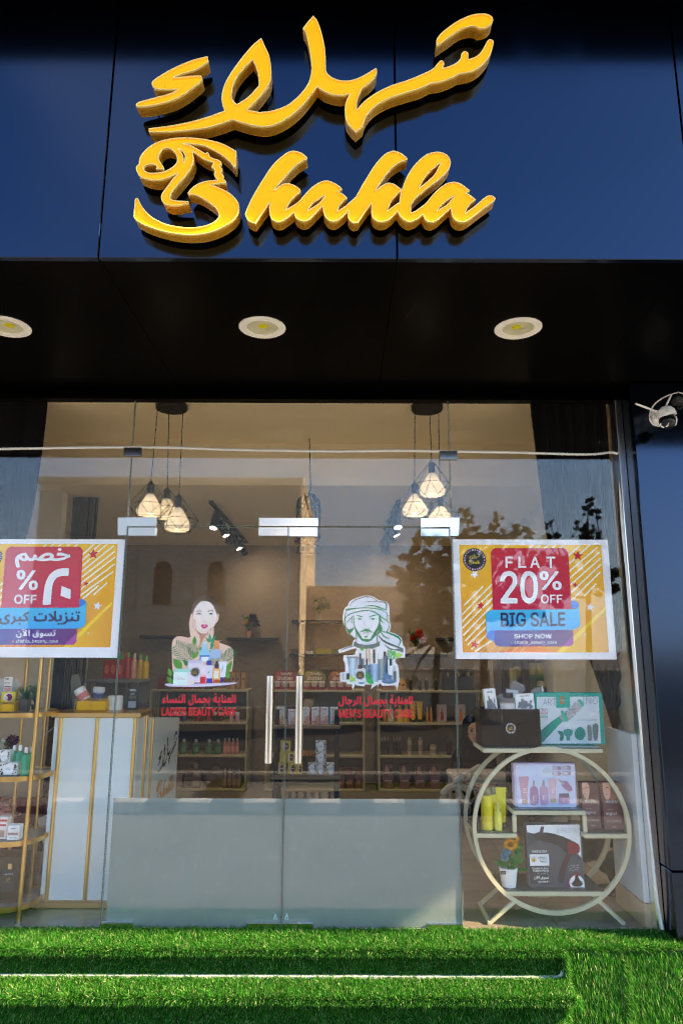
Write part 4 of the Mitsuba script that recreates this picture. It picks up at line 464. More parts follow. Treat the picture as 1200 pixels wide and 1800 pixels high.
L.append((band([(-1.9988,1.482),(-1.9731,1.5114),(-1.9616,1.4803),(-1.9347,1.5098),(-1.921,1.4805),(-1.897,1.5099),(-1.8792,1.4806),(-1.858,1.5088),(-1.8373,1.4808),(-1.8161,1.509),(-2.0405,1.4801),(-2.0137,1.5095)], 0.0105).intersection(area), C(236, 176, 120)))
L.append((union_all([star(x, z, r, t) for (x, z), r, t in zip([(-1.4951,2.0512),(-1.5254,1.8718)], (.034, .018), (-.05, .2))]), C(204, 52, 58)))
L.append((union_all([star(x, z, r, t) for (x, z), r, t in zip([(-1.4461,1.7408),(-1.4876,1.5797)], (.029, .008), (.2, .3))]), PW))
(px_, pz_) = (-2.096,2.0311)
L += logo_badge(px_, pz_, 0.055)
L.append((straight([(-2.0238,2.0946),(-1.5589,2.0963),(-1.5512,1.6996),(-2.0163,1.698)]).buffer(-0.035).buffer(0.035), ('z', 1.66, C(204, 34, 90), 1.82, C(208, 52, 68))))
L.append((straight([(-2.0499,1.6264),(-1.5575,1.628),(-1.5531,1.514),(-2.0379,1.5123)]).buffer(-0.03).buffer(0.03), ('x', -2.05, C(60, 66, 168), -1.65, C(116, 50, 122))))
L.append((straight([(-1.6238,1.5138),(-1.5573,1.5806),(-1.5566,1.5422),(-1.5687,1.5216),(-1.5891,1.5145)]), C(176, 80, 166)))
L.append((poly([(-1.5553,1.7814,1),(-1.529,1.7778),(-1.513,1.7598,1),(-1.5174,1.7466),(-1.5408,1.7357),(-1.5532,1.732,1)]), C(62, 128, 214)))
L.append((poly([(-2.0907,1.7277,1),(-1.7823,1.7288),(-1.6008,1.7294),(-1.5468,1.7356),(-1.513,1.7598,1),(-1.511,1.6878),(-1.511,1.6342),(-1.5223,1.6163),(-1.5547,1.6085,1),(-1.8312,1.6057),(-2.0776,1.6043,1)]), ('z', 1.60, C(62, 176, 236), 1.72, CYAN)))
aq = lambda s, q, col: L.append((quadfit(arabic(s), *q), col))
aq('discount', [(-1.957,1.9663),(-1.6265,1.9674),(-1.6345,2.0867),(-1.9687,2.0855)], PW)
aq('sale', [(-2.0169,1.6277),(-1.5414,1.6293),(-1.5448,1.7104),(-2.0253,1.7088)], NAVY)
aq('shop', [(-1.9101,1.5522),(-1.6775,1.553),(-1.6806,1.6027),(-1.915,1.6019)], PW)
L.append((poly([(-1.7718,1.7469,1),(-1.7711,1.8193),(-1.7631,1.8862),(-1.7341,1.9382),(-1.6873,1.9623),(-1.6324,1.965,1),(-1.6317,1.919,1),(-1.6773,1.917),(-1.7065,1.9016),(-1.7216,1.865),(-1.7238,1.8074),(-1.7234,1.747,1)]), PW))
L.append((straight([(-1.6675,1.8591),(-1.6108,1.8368),(-1.6098,1.7794),(-1.6693,1.8015)]), PW))
qt('%', *[(-1.9347,1.8333),(-1.8089,1.8337),(-1.8163,1.9545),(-1.9447,1.954)], PW); qt('OFF', *[(-1.94,1.7511),(-1.8087,1.7528),(-1.8112,1.8058),(-1.9435,1.8054)], PW)
qt('shahla_beauty_care', *[(-1.9081,1.5192),(-1.6603,1.5213),(-1.6619,1.546),(-1.9094,1.5451)], PW, False)
(ix, iz) = (-1.925,1.5333)
L.append((rrect(ix - .006, ix + .006, iz - .007, iz + .007, .003), ('z', iz - .007, C(240, 150, 60), iz + .007, C(200, 60, 150))))
part(k, 'print', flat(L, Y1 - 0.0001, 0.0002), 'mat_print', smooth=False)

# red lettering on the doors
RED = C(222, 16, 46)
k = solo('door_lettering', flat([(union_all([quadfit(arabic('ladies'), *[(-1.0304,1.1698),(-0.6052,1.1713),(-0.6076,1.2412),(-1.0343,1.2397)]), quadfit(text_poly('LADIES BEAUTY CARE'), *[(-1.0306,1.1145),(-0.605,1.116),(-0.6049,1.1618),(-1.0315,1.1603)])]).buffer(0.0006), RED)], Y1, 0.0002), 'mat_print', None, 'red Arabic and English ladies beauty care lettering on the left door', 'sticker', smooth=False)
k = solo('door_lettering', flat([(union_all([quadfit(arabic('men'), *[(-0.0141,1.1669),(0.416,1.1684),(0.4171,1.2351),(-0.0144,1.2336)]), quadfit(text_poly("MEN'S BEAUTY CARE"), *[(-0.0089,1.1054),(0.4165,1.1068),(0.4158,1.1557),(-0.0124,1.1543)])]).buffer(0.0006), RED)], Y1, 0.0002), 'mat_print', None, 'red Arabic and English men\'s beauty care lettering on the right door', 'sticker', smooth=False)

# sticker on the left door: a woman among toiletries and leaves
def palm(p0, p1, n, ln, w):
    p0, p1 = np.array(p0[:2]), np.array(p1[:2]); d = (p1 - p0) / np.linalg.norm(p1 - p0); s = np.array([-d[1], d[0]]); out = [stroke([p0, (p0 + p1) / 2, p1], w * 0.6, w * 0.3)]
    for i in range(n):
        t = (i + 0.6) / n; q = p0 + (p1 - p0) * t; l_ = ln * (0.55 + 0.6 * math.sin(math.pi * (0.2 + 0.75 * t)))
        for sg in (1, -1): out.append(leaf(q, q + (d * 0.62 + s * sg * 0.75) * l_, w, 0.1 * sg * l_))
    return union_all(out)
SK, SK2 = C(244, 212, 194), C(240, 205, 184)
L = []
A = lambda pts, col, n=4: L.append((poly(pts, n), col))
A([(-1.0214,1.289),(-0.9988,1.2951),(-0.8666,1.2947),(-0.6131,1.3015),(-0.6199,1.2947),(-0.69,1.2846),(-0.8218,1.2769),(-0.9538,1.2765),(-1.0068,1.2805)], C(226, 214, 240))
A([(-0.9804,1.363,1),(-0.9889,1.4408),(-0.9928,1.5148),(-0.9849,1.5499),(-0.9576,1.5666),(-0.9239,1.5632),(-0.8991,1.5572),(-0.8707,1.57),(-0.8352,1.5767),(-0.7904,1.5725),(-0.7446,1.5463),(-0.6992,1.5237),(-0.654,1.5072),(-0.6337,1.4855),(-0.6284,1.4377),(-0.6356,1.3641,1)], SK2)
A([(-0.8662,1.6473),(-0.8559,1.5987),(-0.8368,1.5723),(-0.8317,1.5372),(-0.8445,1.4848,1),(-0.8331,1.4892),(-0.8156,1.5373),(-0.7948,1.5725),(-0.7807,1.5963),(-0.8088,1.5848),(-0.8379,1.5961)], C(206, 150, 118))
A([(-0.8852,1.6894,1),(-0.887,1.7272),(-0.8755,1.7698),(-0.8497,1.7968),(-0.8163,1.8086),(-0.7799,1.8029),(-0.7519,1.7814),(-0.734,1.7501),(-0.729,1.7144),(-0.7297,1.6877,1)], ('z', 1.7131, C(128, 100, 76), 1.7892, C(84, 62, 46)))
A([(-0.8787,1.6836),(-0.8721,1.7157),(-0.8564,1.747),(-0.8374,1.7659),(-0.8147,1.7722),(-0.7852,1.767),(-0.7618,1.7473),(-0.7461,1.7161),(-0.735,1.6841),(-0.737,1.6672),(-0.743,1.6388),(-0.7583,1.6078),(-0.7822,1.5893),(-0.8064,1.5804),(-0.8303,1.5864),(-0.8536,1.6066),(-0.8649,1.6384),(-0.8753,1.6694)], ('z', 1.5846, C(246, 222, 208), 1.6819, C(254, 240, 232)))
A([(-0.7336,1.6943),(-0.7256,1.6984),(-0.7223,1.6833),(-0.7283,1.6522),(-0.7405,1.6433),(-0.7362,1.6699)], SK2)
for q in ([(-0.8622,1.7073),(-0.846,1.7149),(-0.825,1.7096)], [(-0.7908,1.7097),(-0.7704,1.7165),(-0.7536,1.7108)]): L.append((stroke(q, 0.005, 0.0016), C(110, 76, 60)))
for q in ([(-0.8584,1.6917),(-0.8435,1.6998),(-0.8251,1.6918)], [(-0.7847,1.6928),(-0.7707,1.7),(-0.7541,1.6921)]): L.append((stroke(q, 0.006, 0.002), C(40, 32, 32)))
for (x, z) in [(-0.8414,1.6926),(-0.7704,1.6933)]: L.append((ell(x, z, 0.0042, 0.0034, 12), C(72, 72, 78)))
L.append((stroke([(-0.8172,1.6536),(-0.8044,1.6493),(-0.7921,1.6546)], 0.0028, 0.001), C(214, 160, 140))); L.append((stroke([(-0.8153,1.6829),(-0.8177,1.6652),(-0.8164,1.6554)], 0.0016, 0.0008), C(236, 206, 192)))
A([(-0.8271,1.6253,1),(-0.8177,1.635),(-0.8073,1.632),(-0.7967,1.6356),(-0.785,1.6254,1),(-0.7957,1.6135),(-0.8072,1.6108),(-0.8181,1.6138)], C(202, 26, 110)); A([(-0.8195,1.6249,1),(-0.8071,1.6276),(-0.7926,1.6254,1),(-0.8068,1.6205)], C(244, 176, 196))
A([(-0.8983,1.6427),(-0.894,1.6649),(-0.8915,1.6894),(-0.8821,1.6996),(-0.8746,1.6925),(-0.8716,1.6668),(-0.8617,1.6659),(-0.8575,1.6535),(-0.8618,1.6296),(-0.8539,1.5943),(-0.8322,1.568),(-0.8279,1.5329),(-0.8404,1.4935,1),(-0.8596,1.524),(-0.8847,1.5643),(-0.8928,1.603)], SK)
L.append((union_all([stroke(q, 0.0016, 0.0006) for q in ([(-0.8759,1.6827),(-0.8779,1.6472),(-0.87,1.5942)], [(-0.8619,1.6517),(-0.8668,1.6207),(-0.8602,1.5855)], [(-0.8583,1.6517),(-0.8587,1.6207),(-0.8512,1.5943),(-0.8322,1.568),(-0.8279,1.5329),(-0.8382,1.4935)], [(-0.7939,1.5505),(-0.786,1.5945),(-0.7706,1.6122)], [(-0.8847,1.5643),(-0.87,1.5547),(-0.8574,1.524)], [(-0.9849,1.5499),(-0.9576,1.5658),(-0.9239,1.5624),(-0.899,1.5563)])]), C(214, 160, 138)))
A([(-0.7939,1.5505,1),(-0.786,1.5945),(-0.7706,1.6122),(-0.7557,1.6211),(-0.7491,1.6114),(-0.7513,1.577),(-0.7573,1.5507),(-0.7709,1.5331,1)], SK)
L.append((union_all([stroke(q, 0.004, 0.0022) for q in ([(-0.8802,1.6978),(-0.8763,1.6818)], [(-0.8691,1.6526),(-0.8608,1.665)], [(-0.7679,1.6131),(-0.7647,1.599)], [(-0.754,1.622),(-0.7513,1.6123)], [(-0.7841,1.5928),(-0.7872,1.5703)])]), C(204, 24, 74)))
G1, G2, G3 = C(48, 120, 62), C(58, 160, 112), C(92, 160, 52)
for a, b, n, ln, w in ((*[(-0.8639,1.426),(-0.9725,1.5105)], 9, .062, .0055), (*[(-0.6952,1.4201),(-0.6274,1.4855)], 9, .04, .0045), (*[(-0.7518,1.3939),(-0.7194,1.4721)], 7, .04, .005), (*[(-0.8534,1.4369),(-0.8772,1.5196)], 7, .04, .005)): L.append((palm(a, b, n, ln, w), G1))
for (a, b), w, col in (([(-0.8592,1.5144),(-0.8625,1.5661)], .026, G3), ([(-0.7686,1.5322),(-0.7739,1.5849)], .015, G2), ([(-0.7706,1.5278),(-0.7952,1.5602)], .013, G2), ([(-0.7655,1.5322),(-0.7315,1.5736)], .016, G2), ([(-0.7662,1.5068),(-0.7421,1.5489)], .016, G2), ([(-0.7691,1.4916),(-0.7427,1.5209)], .016, G2), ([(-0.7707,1.4763),(-0.7426,1.4947)], .014, G2),
                       ([(-0.9273,1.3795),(-0.9821,1.4386)], .045, G3), ([(-0.9855,1.335),(-1.0067,1.3836)], .026, G3), ([(-0.9731,1.2922),(-1.0125,1.3362)], .026, G3), ([(-0.6684,1.3554),(-0.6369,1.4268)], .032, G3), ([(-0.6539,1.322),(-0.6667,1.3683)], .03, G3), ([(-0.8711,1.4368),(-0.8299,1.477)], .024, G3), ([(-0.8883,1.3978),(-0.9216,1.4258)], .026, G1), ([(-0.8256,1.4805),(-0.821,1.5067)], .014, G2)): L.append((leaf(a, b, w), col))
L.append((union_all([stroke(q, 0.0012, 0.0006) for q in ([(-0.9282,1.3813),(-0.9789,1.4356)], [(-0.8592,1.5153),(-0.8623,1.5635)], [(-0.6672,1.3576),(-0.6386,1.4237)], [(-0.9746,1.2952),(-1.0097,1.3336)])]), C(44, 104, 40)))
def R_(a, col, r=0.003): (x0, z1), (x1, z0) = a; L.append((rrect(min(x0, x1), max(x0, x1), min(z0, z1), max(z0, z1), r), col))
A([(-0.8276,1.4261,1),(-0.8285,1.4674),(-0.8137,1.4945),(-0.7871,1.4954),(-0.7673,1.4698),(-0.7637,1.4264,1)], C(158, 216, 238)); R_([(-0.8149,1.5198),(-0.787,1.4937)], C(176, 222, 238)); R_([(-0.8111,1.5351),(-0.7854,1.519)], C(205, 232, 240)); R_([(-0.8245,1.457),(-0.7688,1.4198)], C(36, 122, 204), .001); R_([(-0.8179,1.4474),(-0.7732,1.4198)], C(244, 246, 250), .001)
R_([(-0.7637,1.4903),(-0.7038,1.4374)], C(178, 200, 232)); R_([(-0.7444,1.5402),(-0.7149,1.493)], C(232, 156, 92)); L.append((stroke([(-0.7443,1.5367),(-0.7221,1.5394),(-0.699,1.5421)], .004, .002), C(240, 200, 170)))
A([(-0.7139,1.4209,1),(-0.6651,1.4219,1),(-0.672,1.3318,1),(-0.7042,1.3317,1)], C(240, 240, 246), 1); R_([(-0.7015,1.3317),(-0.6838,1.3073)], C(72, 50, 152), .001); L.append((leaf(*[(-0.6927,1.3553),(-0.6879,1.4028)], .008), C(190, 200, 205)))
R_([(-0.8923,1.4259),(-0.8044,1.3013)], C(238, 228, 240), .006); R_([(-0.8933,1.4272),(-0.8091,1.4102)], C(216, 206, 230), .003)
R_([(-0.8219,1.3989),(-0.7835,1.3293)], C(246, 226, 236)); R_([(-0.8196,1.3463),(-0.782,1.295)], C(238, 190, 205), .008); R_([(-0.819,1.3334),(-0.782,1.295)], C(226, 40, 58), .008)
R_([(-0.7839,1.4003),(-0.7479,1.2994)], C(228, 226, 242)); R_([(-0.785,1.4267),(-0.7538,1.3996)], C(62, 62, 170)); R_([(-0.7807,1.325),(-0.7479,1.2994)], C(50, 48, 182), .001); L.append((ell(*(-0.7689,1.3594), .005, .005), C(150, 150, 200)))
R_([(-0.7468,1.3819),(-0.7021,1.3004)], C(242, 192, 122), .006); R_([(-0.7425,1.3182),(-0.7039,1.3012)], C(204, 78, 30), .004); R_([(-0.7383,1.369),(-0.711,1.3261)], C(246, 240, 226), .001); R_([(-0.7363,1.407),(-0.7123,1.382)], C(62, 46, 72)); R_([(-0.7308,1.4243),(-0.7186,1.4053)], C(62, 46, 72), .001)
R_([(-0.9731,1.3759),(-0.8918,1.2861)], C(230, 246, 242)); R_([(-0.9741,1.3781),(-0.875,1.3599)], C(176, 224, 214), .001)
L.append((text_poly('Lovely', False) and fit(text_poly('Lovely', False), *(lambda a: (a[0][0], a[1][0], a[1][1], a[0][1]))([(-0.9602,1.3329),(-0.9182,1.3138)])), C(200, 180, 190))); L.append((union_all([ell(x, z, .0025, .0022, 8) for x, z in [(-0.9391,1.3347),(-0.9101,1.3194)]]), C(220, 70, 90)))
A([(-0.8964,1.2903),(-0.8936,1.3053),(-0.8764,1.3152),(-0.8542,1.3119),(-0.8501,1.299),(-0.8663,1.2883)], C(246, 228, 226))
(bx_, bz_) = (-0.8485,1.36); L += logo_badge(bx_, bz_, 0.027, C(240, 240, 240))
solo('woman_sticker', flat(L, Y1, 0.00006), 'mat_print', None, 'sticker on the left door showing a woman with painted nails among leaves and toiletries', 'sticker', smooth=False)

# sticker on the right door: a man in a wrapped headscarf above toiletries
L = []
A([(0.0098,1.6691),(0.0144,1.7159),(0.023,1.7354,1),(0.0411,1.7472,1),(0.0459,1.766),(0.0656,1.7826),(0.1091,1.8004),(0.1486,1.8084),(0.1881,1.8027),(0.2236,1.7812,1),(0.263,1.7735),(0.2779,1.7629),(0.2863,1.7363),(0.2856,1.6779),(0.29,1.6468),(0.2945,1.6294),(0.2848,1.5958,1),(0.3276,1.5813),(0.3528,1.5621),(0.3614,1.5353),(0.3627,1.5181,1),(0.3757,1.5028,1),(0.3745,1.4457,1),(0.324,1.4436,1),(0.3148,1.4227,1),(0.3349,1.3906),(0.3389,1.3116,1),(0.3336,1.2929),(0.3243,1.2548,1),(0.3193,1.2891,1),(0.2391,1.2858,1),(0.2315,1.3,1),(0.2191,1.2944),(0.2159,1.2757,1),(0.2091,1.2925,1),(0.1716,1.2669,1),(0.1814,1.2924,1),(0.1397,1.2941,1),(0.1382,1.2818,1),(0.0927,1.2876,1),(0.0819,1.2958,1),(0.068,1.2554,1),(0.0638,1.2938,1),(0.0322,1.2949,1),(0.0368,1.3083,1),(-0.0045,1.309,1),(-0.0047,1.36,1),(0.0255,1.3632,1),(0.0238,1.4085),(0.0133,1.4304,1),(0.0151,1.4585,1),(0.0812,1.4618,1),(0.0843,1.4789),(0.0937,1.4916,1),(0.0773,1.498),(-0.0004,1.4729),(-0.0137,1.4798),(-0.0103,1.492),(0.0657,1.5171,1),(0.0696,1.5412,1),(0.0891,1.5574,1),(0.0637,1.5658),(0.039,1.5872),(0.0265,1.6188),(0.0166,1.642)], C(238, 240, 246))
GR, DK = C(16, 132, 86), C(42, 84, 82)
def S_(pts, w, col, w1=0.0016): L.append((stroke(pts, w * 1.35, w1), col))
A([(0.0262,1.712),(0.0341,1.7276),(0.0498,1.7473),(0.0545,1.7598),(0.1011,1.7886),(0.1525,1.7994),(0.1881,1.7928),(0.2195,1.7714),(0.2649,1.7645),(0.2696,1.7207),(0.2731,1.6817),(0.2776,1.6545),(0.2852,1.6352),(0.2811,1.6158),(0.2711,1.5927),(0.3236,1.5697),(0.3468,1.5525),(0.3424,1.5161),(0.3578,1.5047),(0.3032,1.493),(0.2274,1.5138),(0.1864,1.5041),(0.1085,1.5038),(0.0742,1.5171),(0.0871,1.5574),(0.0547,1.5765),(0.0363,1.6111),(0.0225,1.642),(0.0224,1.6692)], C(228, 234, 244))
S_([(0.0546,1.7402),(0.0577,1.7622),(0.1011,1.7886),(0.1525,1.801),(0.1881,1.794),(0.2215,1.7714)], .0042, DK); S_([(0.2195,1.7714),(0.2649,1.7652),(0.2688,1.7199)], .006, DK, .003); S_([(0.1366,1.7687),(0.188,1.7728),(0.2274,1.7706)], .003, DK)
A([(0.0286,1.7151,1),(0.0309,1.7292),(0.0814,1.7348),(0.1484,1.739),(0.0814,1.7278),(0.042,1.7191)], GR); S_([(0.0814,1.7325),(0.1562,1.7351),(0.2271,1.7275),(0.271,1.7058)], .0048, GR); S_([(0.1445,1.7507),(0.2036,1.7454),(0.2684,1.7222)], .006, GR)
S_([(0.0193,1.6692),(0.0499,1.6973),(0.105,1.7138),(0.1562,1.7195),(0.2033,1.7079),(0.2424,1.6785),(0.2776,1.6545),(0.286,1.6344)], .0052, GR, .003); S_([(0.0241,1.6401),(0.0695,1.6841),(0.1168,1.7092)], .0042, GR); S_([(0.0278,1.714),(0.0224,1.6692),(0.0225,1.6401),(0.0351,1.6142),(0.0547,1.5965)], .0052, GR, .002); S_([(0.271,1.709),(0.2747,1.6817),(0.2744,1.6545)], .005, GR)
A([(0.0758,1.6927),(0.1168,1.7104),(0.1561,1.7171),(0.1994,1.7068),(0.2228,1.6854),(0.2224,1.6311),(0.2025,1.5847),(0.175,1.55),(0.1496,1.5423),(0.1242,1.5491),(0.0891,1.592),(0.0774,1.6306)], C(234, 238, 244))
S_([(0.0782,1.6869),(0.0766,1.6538),(0.0813,1.6152),(0.0899,1.592)], .004, GR); S_([(0.0899,1.5959),(0.0898,1.5298)], .0035, DK, .003); S_([(0.2119,1.577),(0.2131,1.5302)], .0045, DK, .003)
L.append((straight([(0.0782,1.6306),(0.0891,1.5843),(0.1226,1.5445),(0.1495,1.5365),(0.1769,1.5446),(0.2064,1.5763),(0.2223,1.6118),(0.2233,1.6466),(0.2106,1.6156),(0.1928,1.5901),(0.1719,1.5515),(0.1242,1.5544),(0.1087,1.5836),(0.0899,1.6105)]).buffer(0.0012), GR))
A([(0.1102,1.5786,1),(0.1134,1.596),(0.1283,1.6045),(0.144,1.6123),(0.1635,1.6077),(0.183,1.5962),(0.1892,1.58,1),(0.1811,1.5923),(0.1478,1.5969),(0.1165,1.5929)], GR); A([(0.1313,1.5737,1),(0.1477,1.5707),(0.1653,1.5753,1),(0.1477,1.5584,1)], GR); S_([(0.1243,1.5868),(0.1478,1.5891),(0.172,1.5877)], .0034, GR)
A([(0.2229,1.6893,1),(0.2355,1.6925,1),(0.2312,1.6466),(0.2426,1.6003,1),(0.2221,1.5848),(0.2024,1.5674,1),(0.2215,1.6079)], GR); A([(0.0233,1.6362,1),(0.0461,1.6092),(0.0793,1.6229,1),(0.0656,1.5958),(0.0531,1.5861,1),(0.0696,1.5681),(0.0883,1.5593,1),(0.0578,1.568),(0.039,1.5919)], GR)
S_([(0.0868,1.6935),(0.1088,1.6866),(0.1308,1.6812)], .0052, GR); S_([(0.1639,1.6805),(0.1875,1.6892),(0.2142,1.694)], .0052, GR)
for (x, z), q in zip([(0.1088,1.6695),(0.1874,1.6697)], ([(0.086,1.671),(0.1057,1.6749),(0.1253,1.6688)], [(0.1701,1.6689),(0.1882,1.6752),(0.2078,1.6714)])): L.append((stroke(q, .0024, .001), GR)); L.append((ell(x, z, .0085, .0055, 14), GR)); 
S_([(0.1363,1.6618),(0.1339,1.6463),(0.1401,1.6339)], .002, GR); S_([(0.1275,1.6161),(0.1369,1.6107),(0.1479,1.6115),(0.1596,1.6108),(0.1675,1.617)], .0028, GR)
S_([(0.2326,1.6785),(0.2376,1.6583),(0.2531,1.6444)], .0045, GR); S_([(0.2273,1.6466),(0.24,1.6196),(0.2497,1.608)], .004, GR); S_([(0.2418,1.5995),(0.2847,1.5865),(0.3236,1.5713),(0.346,1.5537),(0.3489,1.5353),(0.3377,1.5142)], .008, GR); S_([(0.2347,1.5964),(0.2525,1.5695),(0.2851,1.5535)], .006, GR); S_([(0.215,1.5817),(0.2491,1.5434),(0.3034,1.5179),(0.3616,1.499)], .009, DK); S_([(0.2536,1.5242),(0.2799,1.5014),(0.3226,1.4885)], .005, DK); S_([(0.2852,1.6344),(0.2811,1.6158),(0.2699,1.5919)], .004, GR); S_([(0.0695,1.6771),(0.0617,1.6519),(0.0695,1.6461)], .003, GR)
A([(0.2973,1.4923,1),(0.3303,1.4855),(0.3644,1.4749,1),(0.3663,1.4952,1),(0.3586,1.5016)], C(84, 114, 112)); A([(0.075,1.5336,1),(0.0871,1.539,1),(0.0898,1.5298,1),(0.1475,1.5193),(0.2131,1.5302,1),(0.2179,1.541,1),(0.228,1.5379,1),(0.2278,1.5134,1),(0.1864,1.4995),(0.1474,1.4971),(0.1085,1.5008),(0.0742,1.5144,1)], C(84, 114, 112)); S_([(-0.0013,1.4859),(0.0384,1.5028),(0.0793,1.5133)], .0035, DK)
for (a, b), w, col in (([(0.1338,1.4906),(0.1104,1.4981)], .02, C(70, 170, 60)), ([(0.3183,1.4588),(0.2972,1.4846)], .03, C(80, 190, 70)), ([(0.3125,1.458),(0.3631,1.462)], .03, C(170, 215, 90)), ([(0.3144,1.455),(0.3044,1.4322)], .012, C(100, 180, 80))): L.append((leaf(a, b, w), col))
for x0, x1 in [(0.1494,1.4944),(0.1661,1.4945)]: L.append((sbox(x0 - .004, x1 - .075, x0 + .004, x1), C(212, 172, 120)))
for q in ([(0.2743,1.4922),(0.2823,1.4359)], [(0.2868,1.4922),(0.2947,1.434)]): R_(q, C(84, 176, 92), .001)
def GRAD(pts, c0, c1, n=1):
    g = poly(pts, n); b = g.bounds; m = (b[0] + b[2]) / 2
    L.append((g.intersection(sbox(b[0], b[1], m, b[3])), ('x', b[0], c0, m, c1))); L.append((g.intersection(sbox(m, b[1], b[2], b[3])), ('x', m, c1, b[2], c0)))
GRAD([(0.0365,1.4487),(0.1022,1.4489),(0.0835,1.34),(0.0526,1.3399)], C(64, 116, 158), C(204, 228, 240)); R_([(0.0292,1.451),(0.103,1.4459)], C(40, 50, 60), .001)
GRAD([(0.103,1.441),(0.1348,1.4411),(0.1346,1.3862),(0.1029,1.3861)], C(120, 140, 150), C(60, 75, 85)); R_([(0.1061,1.4703),(0.1185,1.4399)], C(26, 28, 30), .001)
GRAD([(0.1707,1.4735),(0.2189,1.4737),(0.2184,1.4016),(0.1703,1.4014)], C(210, 220, 226), C(236, 240, 244)); R_([(0.1864,1.4934),(0.2006,1.4129)], C(26, 28, 30), .001)
GRAD([(0.2476,1.4586),(0.2724,1.4586),(0.2714,1.3565),(0.2467,1.3564)], C(36, 64, 96), C(80, 118, 150)); R_([(0.2493,1.4806),(0.2647,1.4579)], C(26, 28, 30), .001)
GRAD([(0.2156,1.4387),(0.2614,1.4388),(0.2602,1.3189),(0.2147,1.3187)], C(74, 96, 104), C(158, 178, 182))
GRAD([(0.2777,1.4366),(0.3048,1.4367),(0.3038,1.3472),(0.2767,1.3471)], C(214, 218, 222), C(242, 244, 246)); R_([(0.2831,1.4382),(0.2982,1.4018)], C(22, 22, 24), .001)
GRAD([(0.301,1.3698),(0.3257,1.3698),(0.3249,1.3071),(0.3002,1.307)], C(190, 196, 200), C(20, 20, 22)); R_([(0.3052,1.4),(0.318,1.3687)], C(190, 198, 204), .001)
GRAD([(0.1339,1.4051),(0.1704,1.4052),(0.17,1.3253),(0.1337,1.3252)], C(44, 76, 112), C(90, 130, 164)); R_([(0.1457,1.44),(0.1564,1.4044)], C(26, 28, 30), .001)
GRAD([(0.1673,1.409),(0.2254,1.4092),(0.2146,1.309),(0.1776,1.3088)], C(56, 108, 158), C(176, 208, 230))
GRAD([(0.0085,1.3548),(0.0348,1.3549),(0.0348,1.3196),(0.0086,1.3195)], C(150, 158, 164), C(226, 230, 232)); R_([(0.034,1.3564),(0.0495,1.3211)], C(24, 26, 28), .001)
GRAD([(0.082,1.3799),(0.1439,1.3802),(0.1436,1.3072),(0.0819,1.307)], C(214, 220, 226), C(240, 242, 246)); R_([(0.0983,1.4034),(0.123,1.3816)], C(22, 22, 24), .001)
for (x, z), a, b in zip([(0.259,1.3508),(0.2705,1.3399),(0.2673,1.3286),(0.2779,1.3114)], (.016, .027, .029, .039), (.007, .0085, .0095, .0125)): L.append((ell(x, z, a, b), ('z', z - b, C(40, 78, 122), z + b, C(108, 150, 190))))
for (a, b), w, col in (([(0.1526,1.326),(0.1562,1.3681)], .024, C(36, 168, 84)), ([(0.1468,1.3241),(0.1937,1.2991)], .03, C(44, 186, 84)), ([(0.1565,1.3279),(0.1886,1.3441)], .014, C(30, 140, 76)), ([(0.0649,1.3144),(0.0588,1.3475)], .02, C(190, 220, 90)), ([(0.0696,1.3107),(0.0812,1.3314)], .016, C(150, 205, 80)), ([(0.0503,1.3099),(0.0773,1.3212)], .012, C(150, 205, 80))): L.append((leaf(a, b, w), col))
L.append((ell(*(0.1197,1.3015), .018, .006), C(110, 150, 190)))
(bx_, bz_) = (0.1121,1.3458); L += logo_badge(bx_, bz_, 0.026, C(240, 240, 240))
solo('man_sticker', flat(L, Y1, 0.00006), 'mat_print', None, 'green and white sticker on the right door of a bearded man in a headscarf', 'sticker', smooth=False)

# ================================================================ makers of the things on the shelves
def fp(x0, x1, z0, z1): return lambda g: fit(g, x0, x1, z0, z1)
def carton(name, label, cat_, x0, x1, y0, y1, z0, z1, col, prints=(), group=None, mat='mat_paint', rot=0.0):
    """A box with its front print; prints: outlines in the unit square of the front face with a colour."""
    t = thing(name, label, cat_, group); c = min(x1 - x0, z1 - z0) * 0.02
    m = [(bx(x0, x1, y0, y1, z0, z1, min(c, 0.003)), col)]
    f = flat([(fit(g, x0, x1, z0, z1), k) for g, k in prints], y0 - 0.0006, 0.0004) if prints else None
    if rot:
        M = trimesh.transformations.rotation_matrix(rot, [0, 0, 1], [(x0 + x1) / 2, (y0 + y1) / 2, 0])
        for q in m + (f or []): q[0].apply_transform(M)
    part(t, 'carton', m, mat, smooth=False)
    if f: part(t, 'print', f, 'mat_print', smooth=False)
    return t
U = sbox
def turn(name, label, cat_, x, y, z, body, cap, col, capcol, group=None, mat='mat_gloss', band=None, n=16, capmat='mat_gloss'):
    """A turned container: body and cap profiles (r, z) and an optional label sleeve (r, z0, z1, colour)."""
    t = thing(name, label, cat_, group)
    part(t, 'body', lathe(body, x, y, z, n), mat, col, smooth=35)
    if cap: part(t, 'cap', lathe(cap, x, y, z, n), capmat, capcol, smooth=35)
    if band: part(t, 'label', lathe([(band[0], band[1]), (band[0], band[2])], x, y, z, n), 'mat_paint', band[3], smooth=35)
    return t
def bottle(label, x, y, z, h, r, col, capcol, group=None, band=None, cat_='bottle', name='bottle', mat='mat_gloss'):
    return turn(name, label, cat_, x, y, z, [(0, 0), (r * .92, 0), (r, .02 * h), (r, .62 * h), (r * .8, .72 * h), (r * .38, .77 * h), (r * .38, .8 * h), (0, .8 * h)], [(0, .8 * h), (r * .46, .8 * h), (r * .46, .985 * h), (r * .4, h), (0, h)], col, capcol, group, mat, (r + .0007, .14 * h, .5 * h, band) if band else None)
